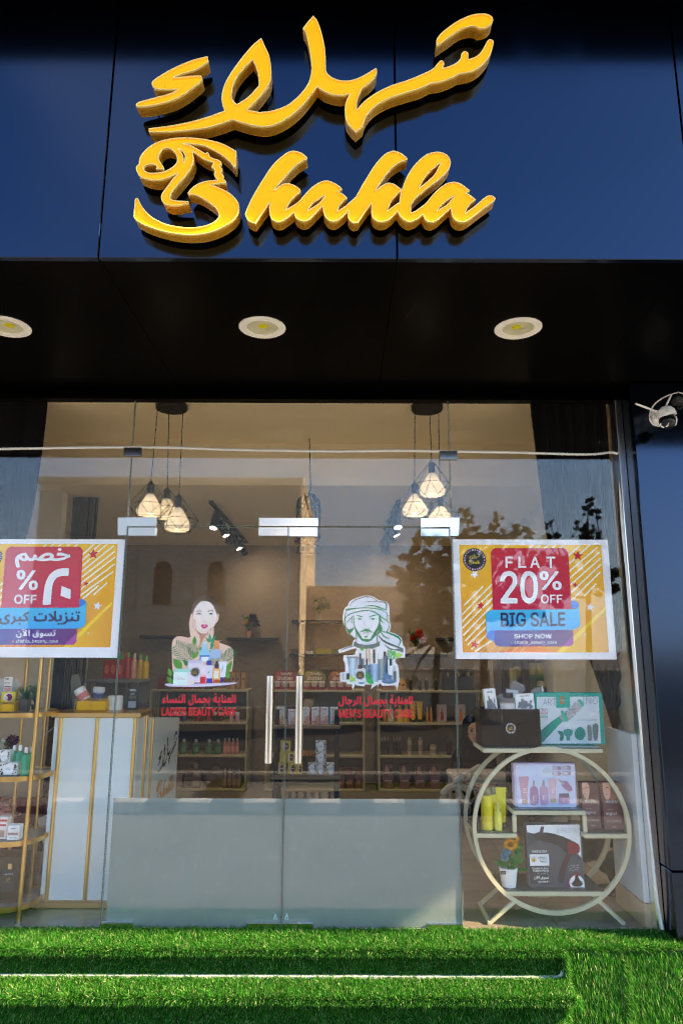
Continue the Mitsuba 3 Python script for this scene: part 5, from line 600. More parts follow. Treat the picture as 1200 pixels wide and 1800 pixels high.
def jar(label, x, y, z, h, r, col, capcol, group=None, band=None, name='jar', mat='mat_gloss'):
    return turn(name, label, 'jar', x, y, z, [(0, 0), (r * .94, 0), (r, .04 * h), (r, .66 * h), (0, .66 * h)], [(0, .66 * h), (r * 1.02, .66 * h), (r * 1.02, .96 * h), (r * .95, h), (0, h)], col, capcol, group, mat, (r + .0007, .1 * h, .56 * h, band) if band else None)
def can(label, x, y, z, h, r, col, capcol, group=None, band=None, name='spray_can', cat_='can', mat='mat_gloss'):
    return turn(name, label, cat_, x, y, z, [(0, 0), (r * .95, 0), (r, .015 * h), (r, .78 * h), (r * .9, .8 * h), (0, .8 * h)], [(0, .8 * h), (r * .88, .8 * h), (r * .86, .93 * h), (r * .6, .99 * h), (0, h)], col, capcol, group, mat, (r + .0007, .2 * h, .55 * h, band) if band else None)
def tube_pack(label, x, y, z, h, w, d, col, capcol, group=None, mat='mat_gloss'):
    t = thing('cosmetic_tube', label, 'tube', group); a = np.linspace(0, 2 * np.pi, 20, endpoint=False)
    ring = lambda zz, rx, ry: np.stack([x + rx * np.cos(a), y + ry * np.sin(a), np.full(20, zz)], 1)
    part(t, 'body', hull(ring(z + .13 * h, w * .36, d * .5), [[x - w / 2, y - .002, z + h], [x + w / 2, y - .002, z + h], [x - w / 2, y + .002, z + h], [x + w / 2, y + .002, z + h], [x - w / 2, y - .002, z + h * .93], [x + w / 2, y + .002, z + h * .93]]), mat, col, smooth=40)
    part(t, 'cap', lathe([(0, 0), (w * .34, 0), (w * .36, .01), (w * .36, .129 * h), (0, .129 * h)], x, y, z, 16), 'mat_gloss', capcol, smooth=35); return t
def potted(name, label, x, y, z, pot_r, pot_h, potcol, build, group=None):
    t = thing(name, label, 'plant', group)
    part(t, 'pot', lathe([(0, 0), (pot_r * .74, 0), (pot_r * .97, pot_h * .9), (pot_r, pot_h * .9), (pot_r, pot_h), (pot_r * .92, pot_h), (pot_r * .86, pot_h * .85), (0, pot_h * .85)], x, y, z, 20), 'mat_paint', potcol, smooth=35)
    build(t, x, y, z + pot_h * .85); return t
def blades(t, x, y, z, n, ln, w, cols, seed, up=0.7, name='leaves'):
    """Pointed three-dimensional leaves fanning from one spot, arching under their weight."""
    g = np.random.default_rng(seed); out = []
    for i in range(n):
        a = g.uniform(0, 2 * np.pi); e = g.uniform(up * 0.5, 1.45); L_ = ln * g.uniform(.7, 1.15); d = np.array([np.cos(a) * np.cos(e), np.sin(a) * np.cos(e), np.sin(e)]); s = np.cross(d, [0, 0, 1.0]); s /= np.linalg.norm(s) + 1e-9
        ts = np.linspace(0, 1, 5); p = np.array([x, y, z]) + d * L_ * ts[:, None] + np.array([0, 0, -0.35 * L_ * np.cos(e)]) * ts[:, None] ** 2; ww = w * np.array([.5, 1, .9, .55, .02])[:, None]
        V = np.vstack([p + s * ww / 2, p - s * ww / 2, p + np.cross(s, d) * ww * .12]); F = []
        for k in range(4): F += [[k, k + 1, 10 + k + 1], [k, 10 + k + 1, 10 + k], [5 + k, 10 + k, 10 + k + 1], [5 + k, 10 + k + 1, 5 + k + 1]]
        out.append((trimesh.Trimesh(V, F, process=False), np.array(cols[i % len(cols)]) * g.uniform(.8, 1.2)))
    part(t, name, out, 'mat_leaf', smooth=False)
def bloom(t, x, y, z, r, col, core=None, n=22, seed=1, name='flower'):
    g = np.random.default_rng(seed); out = []
    for i in range(n):
        d = g.normal(size=3); d[1] -= 0.6; d /= np.linalg.norm(d); s = np.cross(d, g.normal(size=3)); s /= np.linalg.norm(s); c = np.array([x, y, z])
        V = np.array([c + d * r * .15 - s * r * .12, c + d * r * .15 + s * r * .12, c + d * r * .75 + s * r * .26, c + d * r * 1.0, c + d * r * .75 - s * r * .26]); out.append((trimesh.Trimesh(V, [[0, 1, 2], [0, 2, 4], [2, 3, 4]], process=False), np.array(col) * g.uniform(.75, 1.2)))
    part(t, name, out, 'mat_leaf', smooth=False)
    if core is not None: part(t, 'flower_core', trimesh.creation.icosphere(1, r * .35).apply_translation([x, y - r * .3, z]), 'mat_matt', core)
def sprig(t, x, y, z, h, n, col, seed, spread=.5, lw=.02, name='foliage'):
    """A few stems with small leaves along them."""
    g = np.random.default_rng(seed); st, lv = [], []
    for i in range(n):
        a = g.uniform(0, 2 * np.pi); k = g.uniform(.1, spread); e = np.array([x + math.cos(a) * k * h, y + math.sin(a) * k * h, z + h * g.uniform(.7, 1.0)]); p = np.array([[x, y, z], [(x + e[0]) / 2, (y + e[1]) / 2, z + (e[2] - z) * .62], e]); st.append(tube(p, .0018, 5))
        for q in np.linspace(.3, 1, 6):
            c = p[0] * (1 - q) ** 2 + 2 * p[1] * q * (1 - q) + p[2] * q * q
            for sg in range(2):
                d = g.normal(size=3) + [0, 0, .5]; d /= np.linalg.norm(d); s = np.cross(d, g.normal(size=3)); s /= np.linalg.norm(s); L_ = lw * g.uniform(1.3, 2.2)
                lv.append((trimesh.Trimesh([c, c + d * L_ * .5 + s * lw * .4, c + d * L_, c + d * L_ * .5 - s * lw * .4], [[0, 1, 2], [0, 2, 3]], process=False), np.array(col) * g.uniform(.7, 1.25)))
    part(t, 'stem', cat(*st), 'mat_matt', C(60, 80, 40)); part(t, name, lv, 'mat_leaf', smooth=False)
def gold_bar(t, p0, p1, r=0.011, name='upright', n=12): return part(t, name, rod(p0, p1, r, n), 'mat_metal', GOLD)

# ================================================================ left side of the shop
def drape(name, label, left, right, ys, n=34, m=26, amp=0.028, waves=7, col=C(20, 17, 19), seed=0):
    """A hanging cloth between a left and a right edge given as (x, z) points from top to bottom; folds run down it."""
    L_, R2 = spline(left, 6, False), spline(right, 6, False); s = np.linspace(0, 1, m)
    li = np.stack([np.interp(s, np.linspace(0, 1, len(L_)), L_[:, k]) for k in (0, 1)], 1); ri = np.stack([np.interp(s, np.linspace(0, 1, len(R2)), R2[:, k]) for k in (0, 1)], 1)
    u = np.linspace(0, 1, n * 3); V = []
    for i in range(m):
        p = li[i] * (1 - u[:, None]) + ri[i] * u[:, None]; yy = np.interp(s[i], np.linspace(0, 1, len(ys)), ys) + amp * np.sin(2 * np.pi * waves * u + 0.6 * np.sin(5 * s[i]) + seed) + amp * .2 * np.sin(2 * np.pi * waves * 2.3 * u + 2)
        V.append(np.stack([p[:, 0], yy, p[:, 1]], 1))
    k = n * 3; i, j = np.meshgrid(np.arange(m - 1), np.arange(k - 1), indexing='ij'); q = i * k + j
    F = np.vstack([np.stack([q, q + k, q + k + 1], -1).reshape(-1, 3), np.stack([q, q + k + 1, q + 1], -1).reshape(-1, 3)])
    return solo(name, trimesh.Trimesh(np.vstack(V), F, process=False), 'mat_matt', col, label, 'curtain', smooth=True)
drape('curtain', 'black curtain gathered at the far left of the shop window', [(-3.215,3.3189),(-3.1243,2.699),(-2.9729,2.1483),(-2.76,1.6249)], [(-1.9307,3.3237),(-1.9211,3.0092),(-1.9301,2.6656),(-1.9606,2.2238),(-2.0664,1.7646)], (.12,), seed=1)
solo('partition_wall', bx(-3.3028, -2.25, 1.3, 1.4, 0.0, 3.09), 'mat_plaster', None, 'beige textured partition wall behind the gold shelf', 'wall', smooth=False)
solo('painted_dark_gap', bx(-2.3127, -2.2143, 1.46, 1.6, 0.0, 2.2), 'mat_matt', C(20, 18, 18), 'black slab imitating the darkness of the door gap beside the partition wall', 'door', smooth=False)  # darkness of the door gap put into a black slab
sl = thing('slat_panel', 'dark brown vertical slat panel behind the reception counter', 'panel'); xa, xb_ = -2.2524, -2.0674
part(sl, 'backing', bx(xa, xb_, 1.55, 1.6, 0, 2.75), 'mat_matt', C(34, 28, 25), smooth=False)
for i in range(9):
    w = (xb_ - xa) / 9; part(sl, 'slat', bx(xa + i * w + .003, xa + (i + .62) * w, 1.51, 1.549, 0, 2.74, .003), 'mat_paint', C(78, 66, 58), smooth=False)
solo('maroon_stand_in', cat(bx(-3.0, -2.1057, 1.05, 1.28, 0.20, 0.43, .05), bx(-3.0, -2.1602, 1.0, 1.02, 0.1, 0.2, 0.005)), 'mat_paint', C(96, 26, 38), 'low maroon block standing in for a red street reflection behind the gold shelf', 'bench', smooth=False)  # made-up solid in place of a maroon reflection from the street
wc = thing('white_chair', 'white moulded chair with its curved shell half hidden behind the counter', 'chair')
part(wc, 'shell', [(hull([[x, y, z] for x, z in [(-2.0678,0.3534),(-1.9967,0.3827),(-1.9227,0.2456),(-1.9211,0.1383),(-1.9896,0.131)] for y in (0.9, 0.93)]), C(200, 196, 190))], 'mat_paint', smooth=40)
for x in (-1.9926, -1.9234): part(wc, 'leg', rod((x, 0.915, 0.34), (x - .03, 0.915, 0.0), .011), 'mat_metal', C(180, 178, 172))

# gold oval shelf in the left window
gs = thing('gold_shelf', 'tall gold rod shelf with oval tiers in the left window', 'shelf')
ov = rrect(-2.72, -1.742, 0.07, 0.46, 0.17)
def tier(z):
    m = trimesh.creation.extrude_polygon(ov.difference(ov.buffer(-.012)), .026, engine='earcut'); m.apply_translation([0, 0, z - .026]); part(gs, 'tier_rim', m, 'mat_metal', GOLD, smooth=40)
    m = trimesh.creation.extrude_polygon(ov.buffer(-.012), .008, engine='earcut'); m.apply_translation([0, 0, z - .012]); part(gs, 'tier_plate', m, 'mat_gloss', C(120, 116, 108), smooth=False)
ZS = (1.1195, 0.7662, 0.416, 0.0752)
for z in ZS + (1.52,): tier(z)
for x, y, r in ((-1.785, 0.088, .0115), (-1.862, 0.40, .0095), (-2.66, 0.088, .0115), (-2.6, 0.42, .0095), (-2.03, 0.445, .009)):
    gold_bar(gs, (x, y, 0.012), (x, y, 1.9), r); part(gs, 'foot', lathe([(0, 0), (.016, 0), (.016, .012), (0, .012)], x, y, 0, 14), 'mat_metal', C(190, 178, 150))
Z1_, Z2_, Z3_, Z4_ = ZS
def hexbox(label, x, y, z, w, d, h, lid=None):
    t = thing('glass_box', label, 'box'); part(t, 'filling', [(bx(x - w / 2 + .006, x + w / 2 - .006, y - d / 2 + .006, y + d / 2 - .006, z + .003, z + h * .86, .004), C(236, 180, 36))], 'mat_matt', smooth=False)
    g = np.random.default_rng(4); st = []
    for i in range(110):
        p = np.array([x + g.uniform(-w / 2, w / 2) * .94, y + g.uniform(-d / 2, d / 2) * .94, z + h * g.uniform(.82, 1.08)]); q = p + g.normal(size=3) * [.014, .014, .006]; st.append((tube([p, (p + q) / 2 + [0, 0, .004], q], .0011, 4), np.array(C(244, 196, 50)) * g.uniform(.8, 1.1)))
    part(t, 'shredded_paper', st, 'mat_matt', smooth=False)
    for sx in (-1, 0, 1):
        for sy in (-1, 1): part(t, 'edge', rod((x + sx * w / 2, y + sy * d / 2, z), (x + sx * w / 2, y + sy * d / 2, z + h), .0022, 6), 'mat_metal', GOLD)
    for zz in (z + .002, z + h):
        for sy in (-1, 1): part(t, 'edge', rod((x - w / 2, y + sy * d / 2, zz), (x + w / 2, y + sy * d / 2, zz), .0022, 6), 'mat_metal', GOLD)
    if lid: part(t, 'lid', prism(straight(lid), y + d / 2 - .012, y + d / 2 - .004), 'mat_gloss', C(110, 104, 96), smooth=False, label='open smoked glass lid')
hexbox('gold-edged glass box of yellow shredded paper on the top tier of the gold shelf', -2.0234, .19, Z1_, .16, .12, .055)
carton('soap_box', 'yellow box with a round maroon fruit label in the glass box on the gold shelf', 'box', -2.0531, -1.967, .19, .22, Z1_ + .05, Z1_ + .115, C(226, 200, 50), [(ell(.5, .5, .34, .42), C(236, 232, 220)), (ell(.56, .5, .24, .32), C(120, 24, 60)), (ell(.36, .42, .12, .2), C(214, 208, 190))])
carton('price_card', 'white card with grey and red print standing on the gold shelf', 'card', -2.0975, -2.0443, .3, .303, Z1_ + .11, 1.3184, C(232, 230, 224), [(U(.1, .82, .6, .9), C(120, 120, 124)), (U(.1, .3, .9, .36), C(190, 60, 50)), (U(.1, .55, .75, .6), C(150, 150, 150)), (U(.1, .05, .9, .24), C(240, 170, 160))])
solo('glitter_stand', [(prism(straight([(-2.1792,1.2992),(-2.0443,1.3101),(-2.0116,1.2685),(-2.0632,1.213),(-2.1694,1.2057)]), .34, .345), C(196, 200, 200))], 'mat_gloss', None, 'silver glitter board behind the white card on the gold shelf', 'board', smooth=False)
def succ(t, x, y, z): blades(t, x, y, z, 34, .10, .018, [C(48, 96, 56), C(38, 80, 50), C(64, 110, 66)], 8, .5)
potted('succulent', 'spiky green succulent in a dark glass pot on the top tier of the gold shelf', -1.8953, .17, Z1_, .036, .075, C(70, 66, 58), succ)
potted('leafy_sprig', 'small-leaved green sprig behind the succulent on the gold shelf', -1.9064, .33, Z1_, .022, .03, C(70, 84, 58), lambda t, x, y, z: sprig(t, x, y, z, .12, 7, C(52, 104, 56), 6, .35, .014))
PAT = [(union_all([ell(a, b, .05, .07, 7) for a, b in np.random.default_rng(2).random((46, 2)) * .92 + .04]), C(40, 38, 40)), (ell(.5, .5, .3, .44), C(238, 238, 240)), (U(.36, .47, .64, .53), C(130, 130, 136))]
for j, (u0, u1, v0, v1, lb) in enumerate(((-2, 31, 1362, 1343, 'lower'), (-4, 18, 1342, 1322, 'upper'))):
    Yc = .13 if j == 0 else .16
    (x0, z0), (x1, z1) = [(-1.9927,0.7696),(-1.8891,0.8298)] if j == 0 else [(-2.0205,0.8311),(-1.9528,0.892)]
    carton('soap_box', f'white black-flecked soap box, {lb} of the two stacked on the gold shelf', 'box', x0, x1, Yc, Yc + .05, Z2_ if j == 0 else Z2_ + .07, Z2_ + .069 if j == 0 else Z2_ + .135, C(226, 224, 216), PAT)
GRN = C(66, 168, 128)
for i, (x, y, h) in enumerate(((-1.956, .22, .155), (-1.9131, .20, .16), (-1.8496, .14, .155), (-1.8765, .28, .14))):
    bottle('clear green white-capped lotion bottle on the gold shelf', x, y, Z2_, h, .022, GRN, C(236, 240, 238), 'green lotion bottles on the gold shelf')
fl = thing('flower_bunch', 'bunch of purple and white artificial flowers on the gold shelf', 'flowers'); (fx, fz) = (-2.0097,0.9355)
bloom(fl, fx, .3, fz, .045, C(78, 24, 92), seed=3, n=40); bloom(fl, -2.0792, .28, fz - .01, .04, C(236, 236, 226), seed=4, n=40); sprig(fl, fx - .03, .3, Z2_, .17, 8, C(50, 110, 52), 9, .4, .016); blades(fl, fx - .1, .3, fz, 14, .09, .012, [C(50, 104, 54)], 5)
carton('gift_carton', 'pink and white hair product carton on the third tier of the gold shelf', 'box', -1.9791, -1.9202, .14, .19, Z3_, 0.5347, C(236, 222, 214), [(U(0, .8, 1, .9), C(196, 60, 60)), (U(.1, .1, .8, .4), C(190, 150, 130)), (U(.2, .6, .9, .68), C(190, 70, 80))])
carton('gift_carton', 'small white carton with a brown photo band on the third tier of the gold shelf', 'box', -1.9078, -1.8393, .12, .17, Z3_, 0.4966, C(236, 234, 230), [(U(.05, .34, .95, .5), C(170, 130, 120)), (U(.3, .74, .7, .8), C(120, 120, 124)), (U(.2, .18, .8, .22), C(170, 168, 170))])
ss = thing('paper_shreds', 'heap of pink shredded paper and a glass ball on the gold shelf', 'decoration'); g = np.random.default_rng(6); st = []
for i in range(160):
    p = np.array([-2.0032 + g.normal() * .028, .25 + g.normal() * .03, Z3_ + .1 + abs(g.normal()) * .035]); q = p + g.normal(size=3) * .02; st.append((tube([p, (p + q) / 2 + g.normal(size=3) * .008, q], .0014, 4), np.array(C(222, 168, 150)) * g.uniform(.8, 1.1)))
part(ss, 'shreds', st, 'mat_matt', smooth=False); part(ss, 'base', bx(-2.0643, -1.9635, .21, .29, Z3_, Z3_ + .11, .004), 'mat_paint', C(200, 170, 160), smooth=False)
k = carton('perfume_box', 'black perfume gift box showing a dark bottle with a gold cap on the lowest tier', 'box', -2.038, -1.8336, .16, .3, Z4_, 0.3193, C(20, 20, 22), [(U(.52, .24, .9, .70), C(38, 44, 54)), (U(.665, .72, .765, .84), C(206, 176, 112)), (fit(text_poly('LP'), .66, .76, .48, .54), C(190, 150, 60)), (fit(text_poly('NUANCE'), .6, .82, .6, .64), C(170, 172, 178)), (U(.58, .44, .84, .455), C(120, 100, 60))], mat='mat_gloss')

# reception counter
rc = thing('reception_counter', 'white panelled reception counter with gold uprights and plinth', 'counter')
CX0, CX1, CY0, CY1 = -1.7678, -1.2545, 0.31, 1.45
CZ1 = 1.105; CZ0 = 0.038
part(rc, 'top', bx(CX0 - .02, CX1 + .02, CY0 - .012, CY0 + .25, CZ1 - .03, CZ1, .003), 'mat_metal', (0.70, 0.50, 0.22), smooth=False)
part(rc, 'plinth', bx(CX0 - .035, CX1 + .015, CY0 - .02, CY1 - .02, 0.001, CZ0, .004), 'mat_metal', (0.62, 0.43, 0.18), smooth=False)
xb3 = [CX0, -1.6829, -1.477, -1.2573, CX1]
for a, b in ((CX0 + .001, -1.7252), (-1.7252 + .002, -1.5007 - .001), (-1.5007 + .001, CX1)): part(rc, 'front_panel', bx(a, b, CY0, CY0 + .03, CZ0 + .001, CZ1 - .031, .003), 'mat_gloss', C(214, 222, 222), smooth=False)
sp_ = trimesh.creation.extrude_polygon(Polygon([(CY0 + .031, CZ0 + .001), (CY1, CZ0 + .001), (CY1, .972), (.565, 1.054), (.565, CZ1 - .031), (CY0 + .031, CZ1 - .031)]), .028, engine='earcut'); v_ = np.array(sp_.vertices); sp_ = trimesh.Trimesh(np.stack([CX1 - .03 + v_[:, 2], v_[:, 0], v_[:, 1]], 1), sp_.faces, process=False)
part(rc, 'side_panel', sp_, 'mat_gloss', C(196, 200, 196), smooth=False, label='white side panel bearing the shop script')
part(rc, 'back', bx(CX0 + .002, CX0 + .03, CY0 + .031, CY1, CZ0, .97), 'mat_paint', C(210, 210, 206), smooth=False)
for x in (-1.7252, -1.5007, CX1 - .012): part(rc, 'gold_upright', rod((x, CY0 - .004, CZ0), (x, CY0 - .004, CZ1 - .03), .0115, 14), 'mat_metal', (0.74, 0.53, 0.2))
for y in (.50, .66): part(rc, 'gold_upright', rod((CX1 + .002, y, CZ0), (CX1 + .002, y, CZ1 - .03 if y < .56 else 1.04), .0115, 14), 'mat_metal', (0.74, 0.53, 0.2))
def mark(g_, x0, x1, z0, z1):
    b = g_.bounds; return affinity.affine_transform(g_, [(x1 - x0) / (b[2] - b[0]), 0, 0, (z1 - z0) / (b[3] - b[1]), x0 - b[0] * (x1 - x0) / (b[2] - b[0]), z0 - b[1] * (z1 - z0) / (b[3] - b[1])])
part(rc, 'script', flat([(mark(union_all([word.difference(word_hole), hamza, dots]), .02, .55, .66, .88), C(30, 26, 22)), (mark(union_all([latin, emblem]), .02, .55, .44, .6), C(176, 132, 60))], 0, .0008, ((CX1 - .0006, .84, 0), (0, 1, 0), (0, 0, 1))), 'mat_paint', smooth=False)
hexbox('gold-edged glass box of yellow shredded paper with an open lid on the reception counter', -1.5857, .47, CZ1, .20, .12, .07, [(-1.7341,1.0978),(-1.7673,1.2761),(-1.76,1.323),(-1.7198,1.3304),(-1.6954,1.2584),(-1.6965,1.1334)])
def tilt_jar(label, x, y, z, col, capcol, band, tilt):
    t = jar(label, 0, 0, 0, .085, .036, col, capcol, band=band, mat='mat_gloss'); M = trimesh.transformations.rotation_matrix(tilt, [0, 1, 0]); M[:3, 3] = [x, y, z]
    for k in [k for k in scene if k.startswith(t + '__')]: scene[k]['to_world'] = T(M.tolist())
tilt_jar('white cream jar tilted in the yellow paper on the reception counter', -1.636, .45, CZ1 + .065, C(232, 226, 222), C(226, 226, 224), C(206, 120, 116), -.6)
tilt_jar('silver-lidded jar upright in the yellow paper on the reception counter', -1.5698, .48, CZ1 + .06, C(170, 176, 196), C(206, 206, 208), C(60, 66, 120), .08)
sp = thing('cylinder_speaker', 'plain white cylinder speaker on the reception counter', 'speaker'); x, z1 = -1.461, 1.1947
part(sp, 'body', lathe([(0, 0), (.045, 0), (.048, .004), (.048, .036), (.046, .037), (.048, .038), (.048, z1 - CZ1 - .006), (.042, z1 - CZ1), (0, z1 - CZ1)], x, .5, CZ1, 28), 'mat_paint', C(214, 212, 208), smooth=35)
carton('menu_board', 'black board with white chalk writing at the end of the reception counter', 'board', -1.386, -1.316, .5, .53, CZ1, 1.2487, C(34, 33, 35), [(fit(text_poly('Nails'), .2, .8, .82, .92), C(200, 200, 200)), (U(.15, .5, .85, .62), C(96, 84, 78)), (U(.15, .1, .85, .38), C(150, 152, 158)), (U(.3, .68, .7, .72), C(170, 170, 170))])
cb = thing('cable', 'thin white cable hanging beside the reception counter', 'cable'); part(cb, 'wire', tube([(x, .32, z) for x, z in spline([(-1.7642,1.0246),(-1.7867,1.0009),(-1.8261,0.9705),(-1.8588,0.9436),(-1.9155,0.8767)], 5, False)], .0016, 6), 'mat_paint', C(200, 200, 198))
# low grey display behind the counter with coloured bottles
ds = thing('grey_display', 'low grey metal display rack behind the reception counter', 'shelf'); dx0, dx1 = -2.1176, -1.6649; dz = 1.2479
part(ds, 'top', bx(dx0, dx1, 1.75, 2.05, dz - .03, dz, .004), 'mat_paint', C(120, 110, 98), smooth=False)
for x in (dx0 + .01, (dx0 + dx1) / 2 + .1, dx1 - .03): part(ds, 'post', bx(x, x + .02, 1.76, 1.78, 0, dz - .03), 'mat_paint', C(96, 90, 82), smooth=False)
part(ds, 'back', bx(dx0, dx1, 2.02, 2.04, 0, dz - .03), 'mat_paint', C(112, 98, 84), smooth=False)
for i, (u, col, cap) in enumerate(zip([(-1.9736,1.2436),(-1.9208,1.2438),(-1.8632,1.244)], (C(190, 40, 36),) * 3, (C(80, 140, 50),) * 3)): carton('shampoo_box', 'red box with green top on the grey display', 'box', u[0] - .032, u[0] + .03, 1.83, 1.9, dz, dz + .22, col, [(U(0, .72, 1, 1), cap), (ell(.5, .35, .3, .18), C(220, 90, 60))], 'red boxes with green tops on the grey display')
for i, ((x, z), col) in enumerate(zip([(-1.8056,1.2442),(-1.7528,1.2444),(-1.7,1.2445),(-1.6519,1.2447)], (C(196, 50, 44), C(214, 150, 120), C(214, 160, 36), C(226, 176, 40)))): bottle(f'{("red", "peach", "amber", "yellow")[i]} shampoo bottle with a coloured cap on the grey display behind the counter', x, 1.85, dz, .22 - .01 * i, .026, col, C(120, 170, 60) if i != 1 else C(210, 190, 160))

# ================================================================ right window display
CH = (0.56, 0.53, 0.36)
cs = thing('ring_stand', 'pale gold display stand of two large rings with stepped shelves in the right window', 'display stand')
(rx, rz) = (1.1992,0.4964); RR = (1.6472 - 0.7482) / 2 - .011; RZ = (0.9515 - 0.0588) / 2 - .011
def ring(y, name):
    a = np.linspace(0, 2 * np.pi, 72, endpoint=False); V, F = [], []; d = .011; w = .011
    for i, q in enumerate(a):
        c, s = math.cos(q), math.sin(q)
        for dr2, dy in ((w, d), (w, -d), (-w, -d), (-w, d)): V.append((rx + (RR + dr2) * c, y + dy, rz + (RZ + dr2) * s))
    n = 72
    for i in range(n):
        for j in range(4): p = [i * 4 + j, i * 4 + (j + 1) % 4, ((i + 1) % n) * 4 + (j + 1) % 4, ((i + 1) % n) * 4 + j]; F += [[p[0], p[1], p[2]], [p[0], p[2], p[3]]]
    m = trimesh.Trimesh(V, F, process=False); m.fix_normals(); part(cs, name, m, 'mat_paint', CH, smooth=40)
RY0, RY1 = 0.08, 0.36
ring(RY0, 'front_ring'); ring(RY1, 'rear_ring')
zA, zB, zC, zD = 0.9323, 0.5948, 0.4728, 0.1718
def tierbar(x0, x1, z, nm): part(cs, nm, [(bx(x0, x1, RY0 - .011, RY0 + .011, z - .024, z, .003), CH), (bx(x0, x1, RY1 - .011, RY1 + .011, z - .024, z, .003), CH), (bx(x0, x0 + .02, RY0 + .011, RY1 - .011, z - .024, z, .003), CH), (bx(x1 - .02, x1, RY0 + .011, RY1 - .011, z - .024, z, .003), CH)], 'mat_paint', smooth=False); part(cs, 'glass_plate', bx(x0 + .004, x1 - .004, RY0 - .008, RY1 + .008, z + .0006, z + .006, .001), 'mat_gloss', C(70, 78, 74), smooth=False)
xa, xb_, xc, xd = 0.7617, 0.9877, 1.3913, 1.6334
tierbar(0.8242, 1.5182, zA, 'top_tier'); tierbar(xa, xb_ + .012, zC, 'side_tier'); tierbar(xc - .012, xd, zC, 'side_tier'); tierbar(xb_ - .006, xc + .006, zB, 'raised_tier'); tierbar(0.9098, 1.4755, zD, 'bottom_tier')
for x in (xb_ + .002, xc - .002):
    for y in (RY0, RY1): part(cs, 'riser', bx(x - .011, x + .011, y - .0105, y + .0105, zC + .0065, zB - .0245, .003), 'mat_paint', CH, smooth=False)
for y in (RY0, RY1):
    part(cs, 'leg', bar((0.9746, y, 0.1217), (0.8264, y, .008), .02, .02), 'mat_paint', CH, smooth=False); part(cs, 'leg', bar((1.4317, y, 0.129), (1.5658, y, .008), .02, .02), 'mat_paint', CH, smooth=False)
for x in (0.8264, 1.5658): part(cs, 'foot_bar', bx(x - .012, x + .012, RY0 - .01, RY1 + .01, 0.0005, .02, .003), 'mat_paint', CH, smooth=False)
YT = .12
gb = thing('gift_box', 'black gift box with a round shop badge on the left of the top tier', 'box'); x0, x1, z1 = 0.8334, 1.1791, 1.1484; zt = zA + .007
part(gb, 'carton', [(bx(x0, x1, YT, YT + .012, zt, z1, .002), C(24, 25, 27)), (bx(x0, x1, YT + .19, YT + .202, zt, z1, .002), C(24, 25, 27)), (bx(x0, x0 + .012, YT + .012, YT + .19, zt, z1, .002), C(24, 25, 27)), (bx(x1 - .012, x1, YT + .012, YT + .19, zt, z1, .002), C(24, 25, 27)), (bx(x0 + .012, x1 - .012, YT + .012, YT + .19, zt, zt + .01), C(24, 25, 27))], 'mat_gloss', smooth=False)
(bx_, bz_) = (1.002,1.0396); part(gb, 'badge', flat([(ell(bx_, bz_, .029, .029), C(214, 212, 208))] + logo_badge(bx_, bz_, .026), YT - .0008, .0002), 'mat_print', smooth=False)
part(gb, 'filling', bx(x0 + .013, x1 - .013, YT + .013, YT + .189, zt + .012, z1 - .02), 'mat_matt', C(60, 56, 54), smooth=False)
FLO = [(union_all([ell(a, b, .07, .09, 8) for a, b in np.random.default_rng(8).random((34, 2)) * [.7, .5] + [.15, .16]]), C(120, 122, 128)), (U(.25, .84, .75, .9), C(150, 150, 156))]
tl_ = lambda k, ang: [scene[q].__setitem__('to_world', T(trimesh.transformations.rotation_matrix(ang, [0, 1, 0], [(x0_ + x1_) / 2, .2, z0_]).tolist())) for q in scene if q.startswith(k + '__')]
x0_, x1_, z0_ = 0.8694, 0.9399, z1 - .03; k = carton('soap_carton', 'tall white carton with a grey flower print leaning in the black gift box', 'box', x0_, x1_, .15, .19, z0_, 1.2649, C(236, 236, 236), FLO); tl_(k, -.1)
x0_, x1_ = 1.0479, 1.1611; k = carton('soap_carton', 'wide white carton with a grey flower print lying in the black gift box', 'box', x0_, x1_, .15, .2, z1 - .01, 1.2355, C(238, 238, 238), FLO); tl_(k, -.05)
x0_, x1_ = 1.0027, 1.0699; k = carton('soap_carton', 'small white carton behind the silver jar in the black gift box', 'box', x0_, x1_, .23, .27, z1 - .03, 1.2553, C(224, 224, 226)); tl_(k, .12)
jar('silver and clear cream jar standing in the black gift box', 1.0, .17, z1 - .015, 1.2101 - z1 + .015, .044, C(190, 186, 182), C(120, 114, 112), band=C(214, 212, 208))
jar('dark-lidded jar behind the silver jar in the black gift box', 1.0188, .22, z1 - .02, .11, .03, C(70, 62, 60), C(52, 46, 46))
def pouch(label, pts, y, col, seed):
    g = np.random.default_rng(seed); p = poly(pts, 5); m = prism(p, y, y + .03); m = m.subdivide().subdivide(); v = np.array(m.vertices); v[:, 1] += .02 * (meshkit.fbm(v * 40, 3, seed) - .5); v[:, [0, 2]] += .006 * (meshkit.noise(v * 60, seed)[:, None] - .5); m.vertices = v; solo('foil_pouch', [(m, col)], 'mat_gloss', None, label, 'pouch', smooth=40)
pouch('crumpled grey foil pouch standing at the back of the black gift box', [(1.0423,1.2399),(1.0552,1.3045,1),(1.0899,1.3008),(1.1363,1.2739,1),(1.1288,1.243),(1.0863,1.2256)], .26, C(140, 132, 130), 1)
pouch('crumpled grey foil pouch with a white spout at the right of the black gift box', [(1.1696,1.2156),(1.1795,1.2539),(1.2219,1.2704),(1.2457,1.2542),(1.233,1.2035),(1.2162,1.1653),(1.1816,1.1624)], .24, C(146, 138, 138), 2)
pouch('crumpled foil wrapper between the two white cartons in the black gift box', [(0.9471,1.147),(0.9578,1.2162),(0.9898,1.2277),(0.9956,1.1803),(0.9863,1.1472)], .22, C(150, 146, 142), 3)
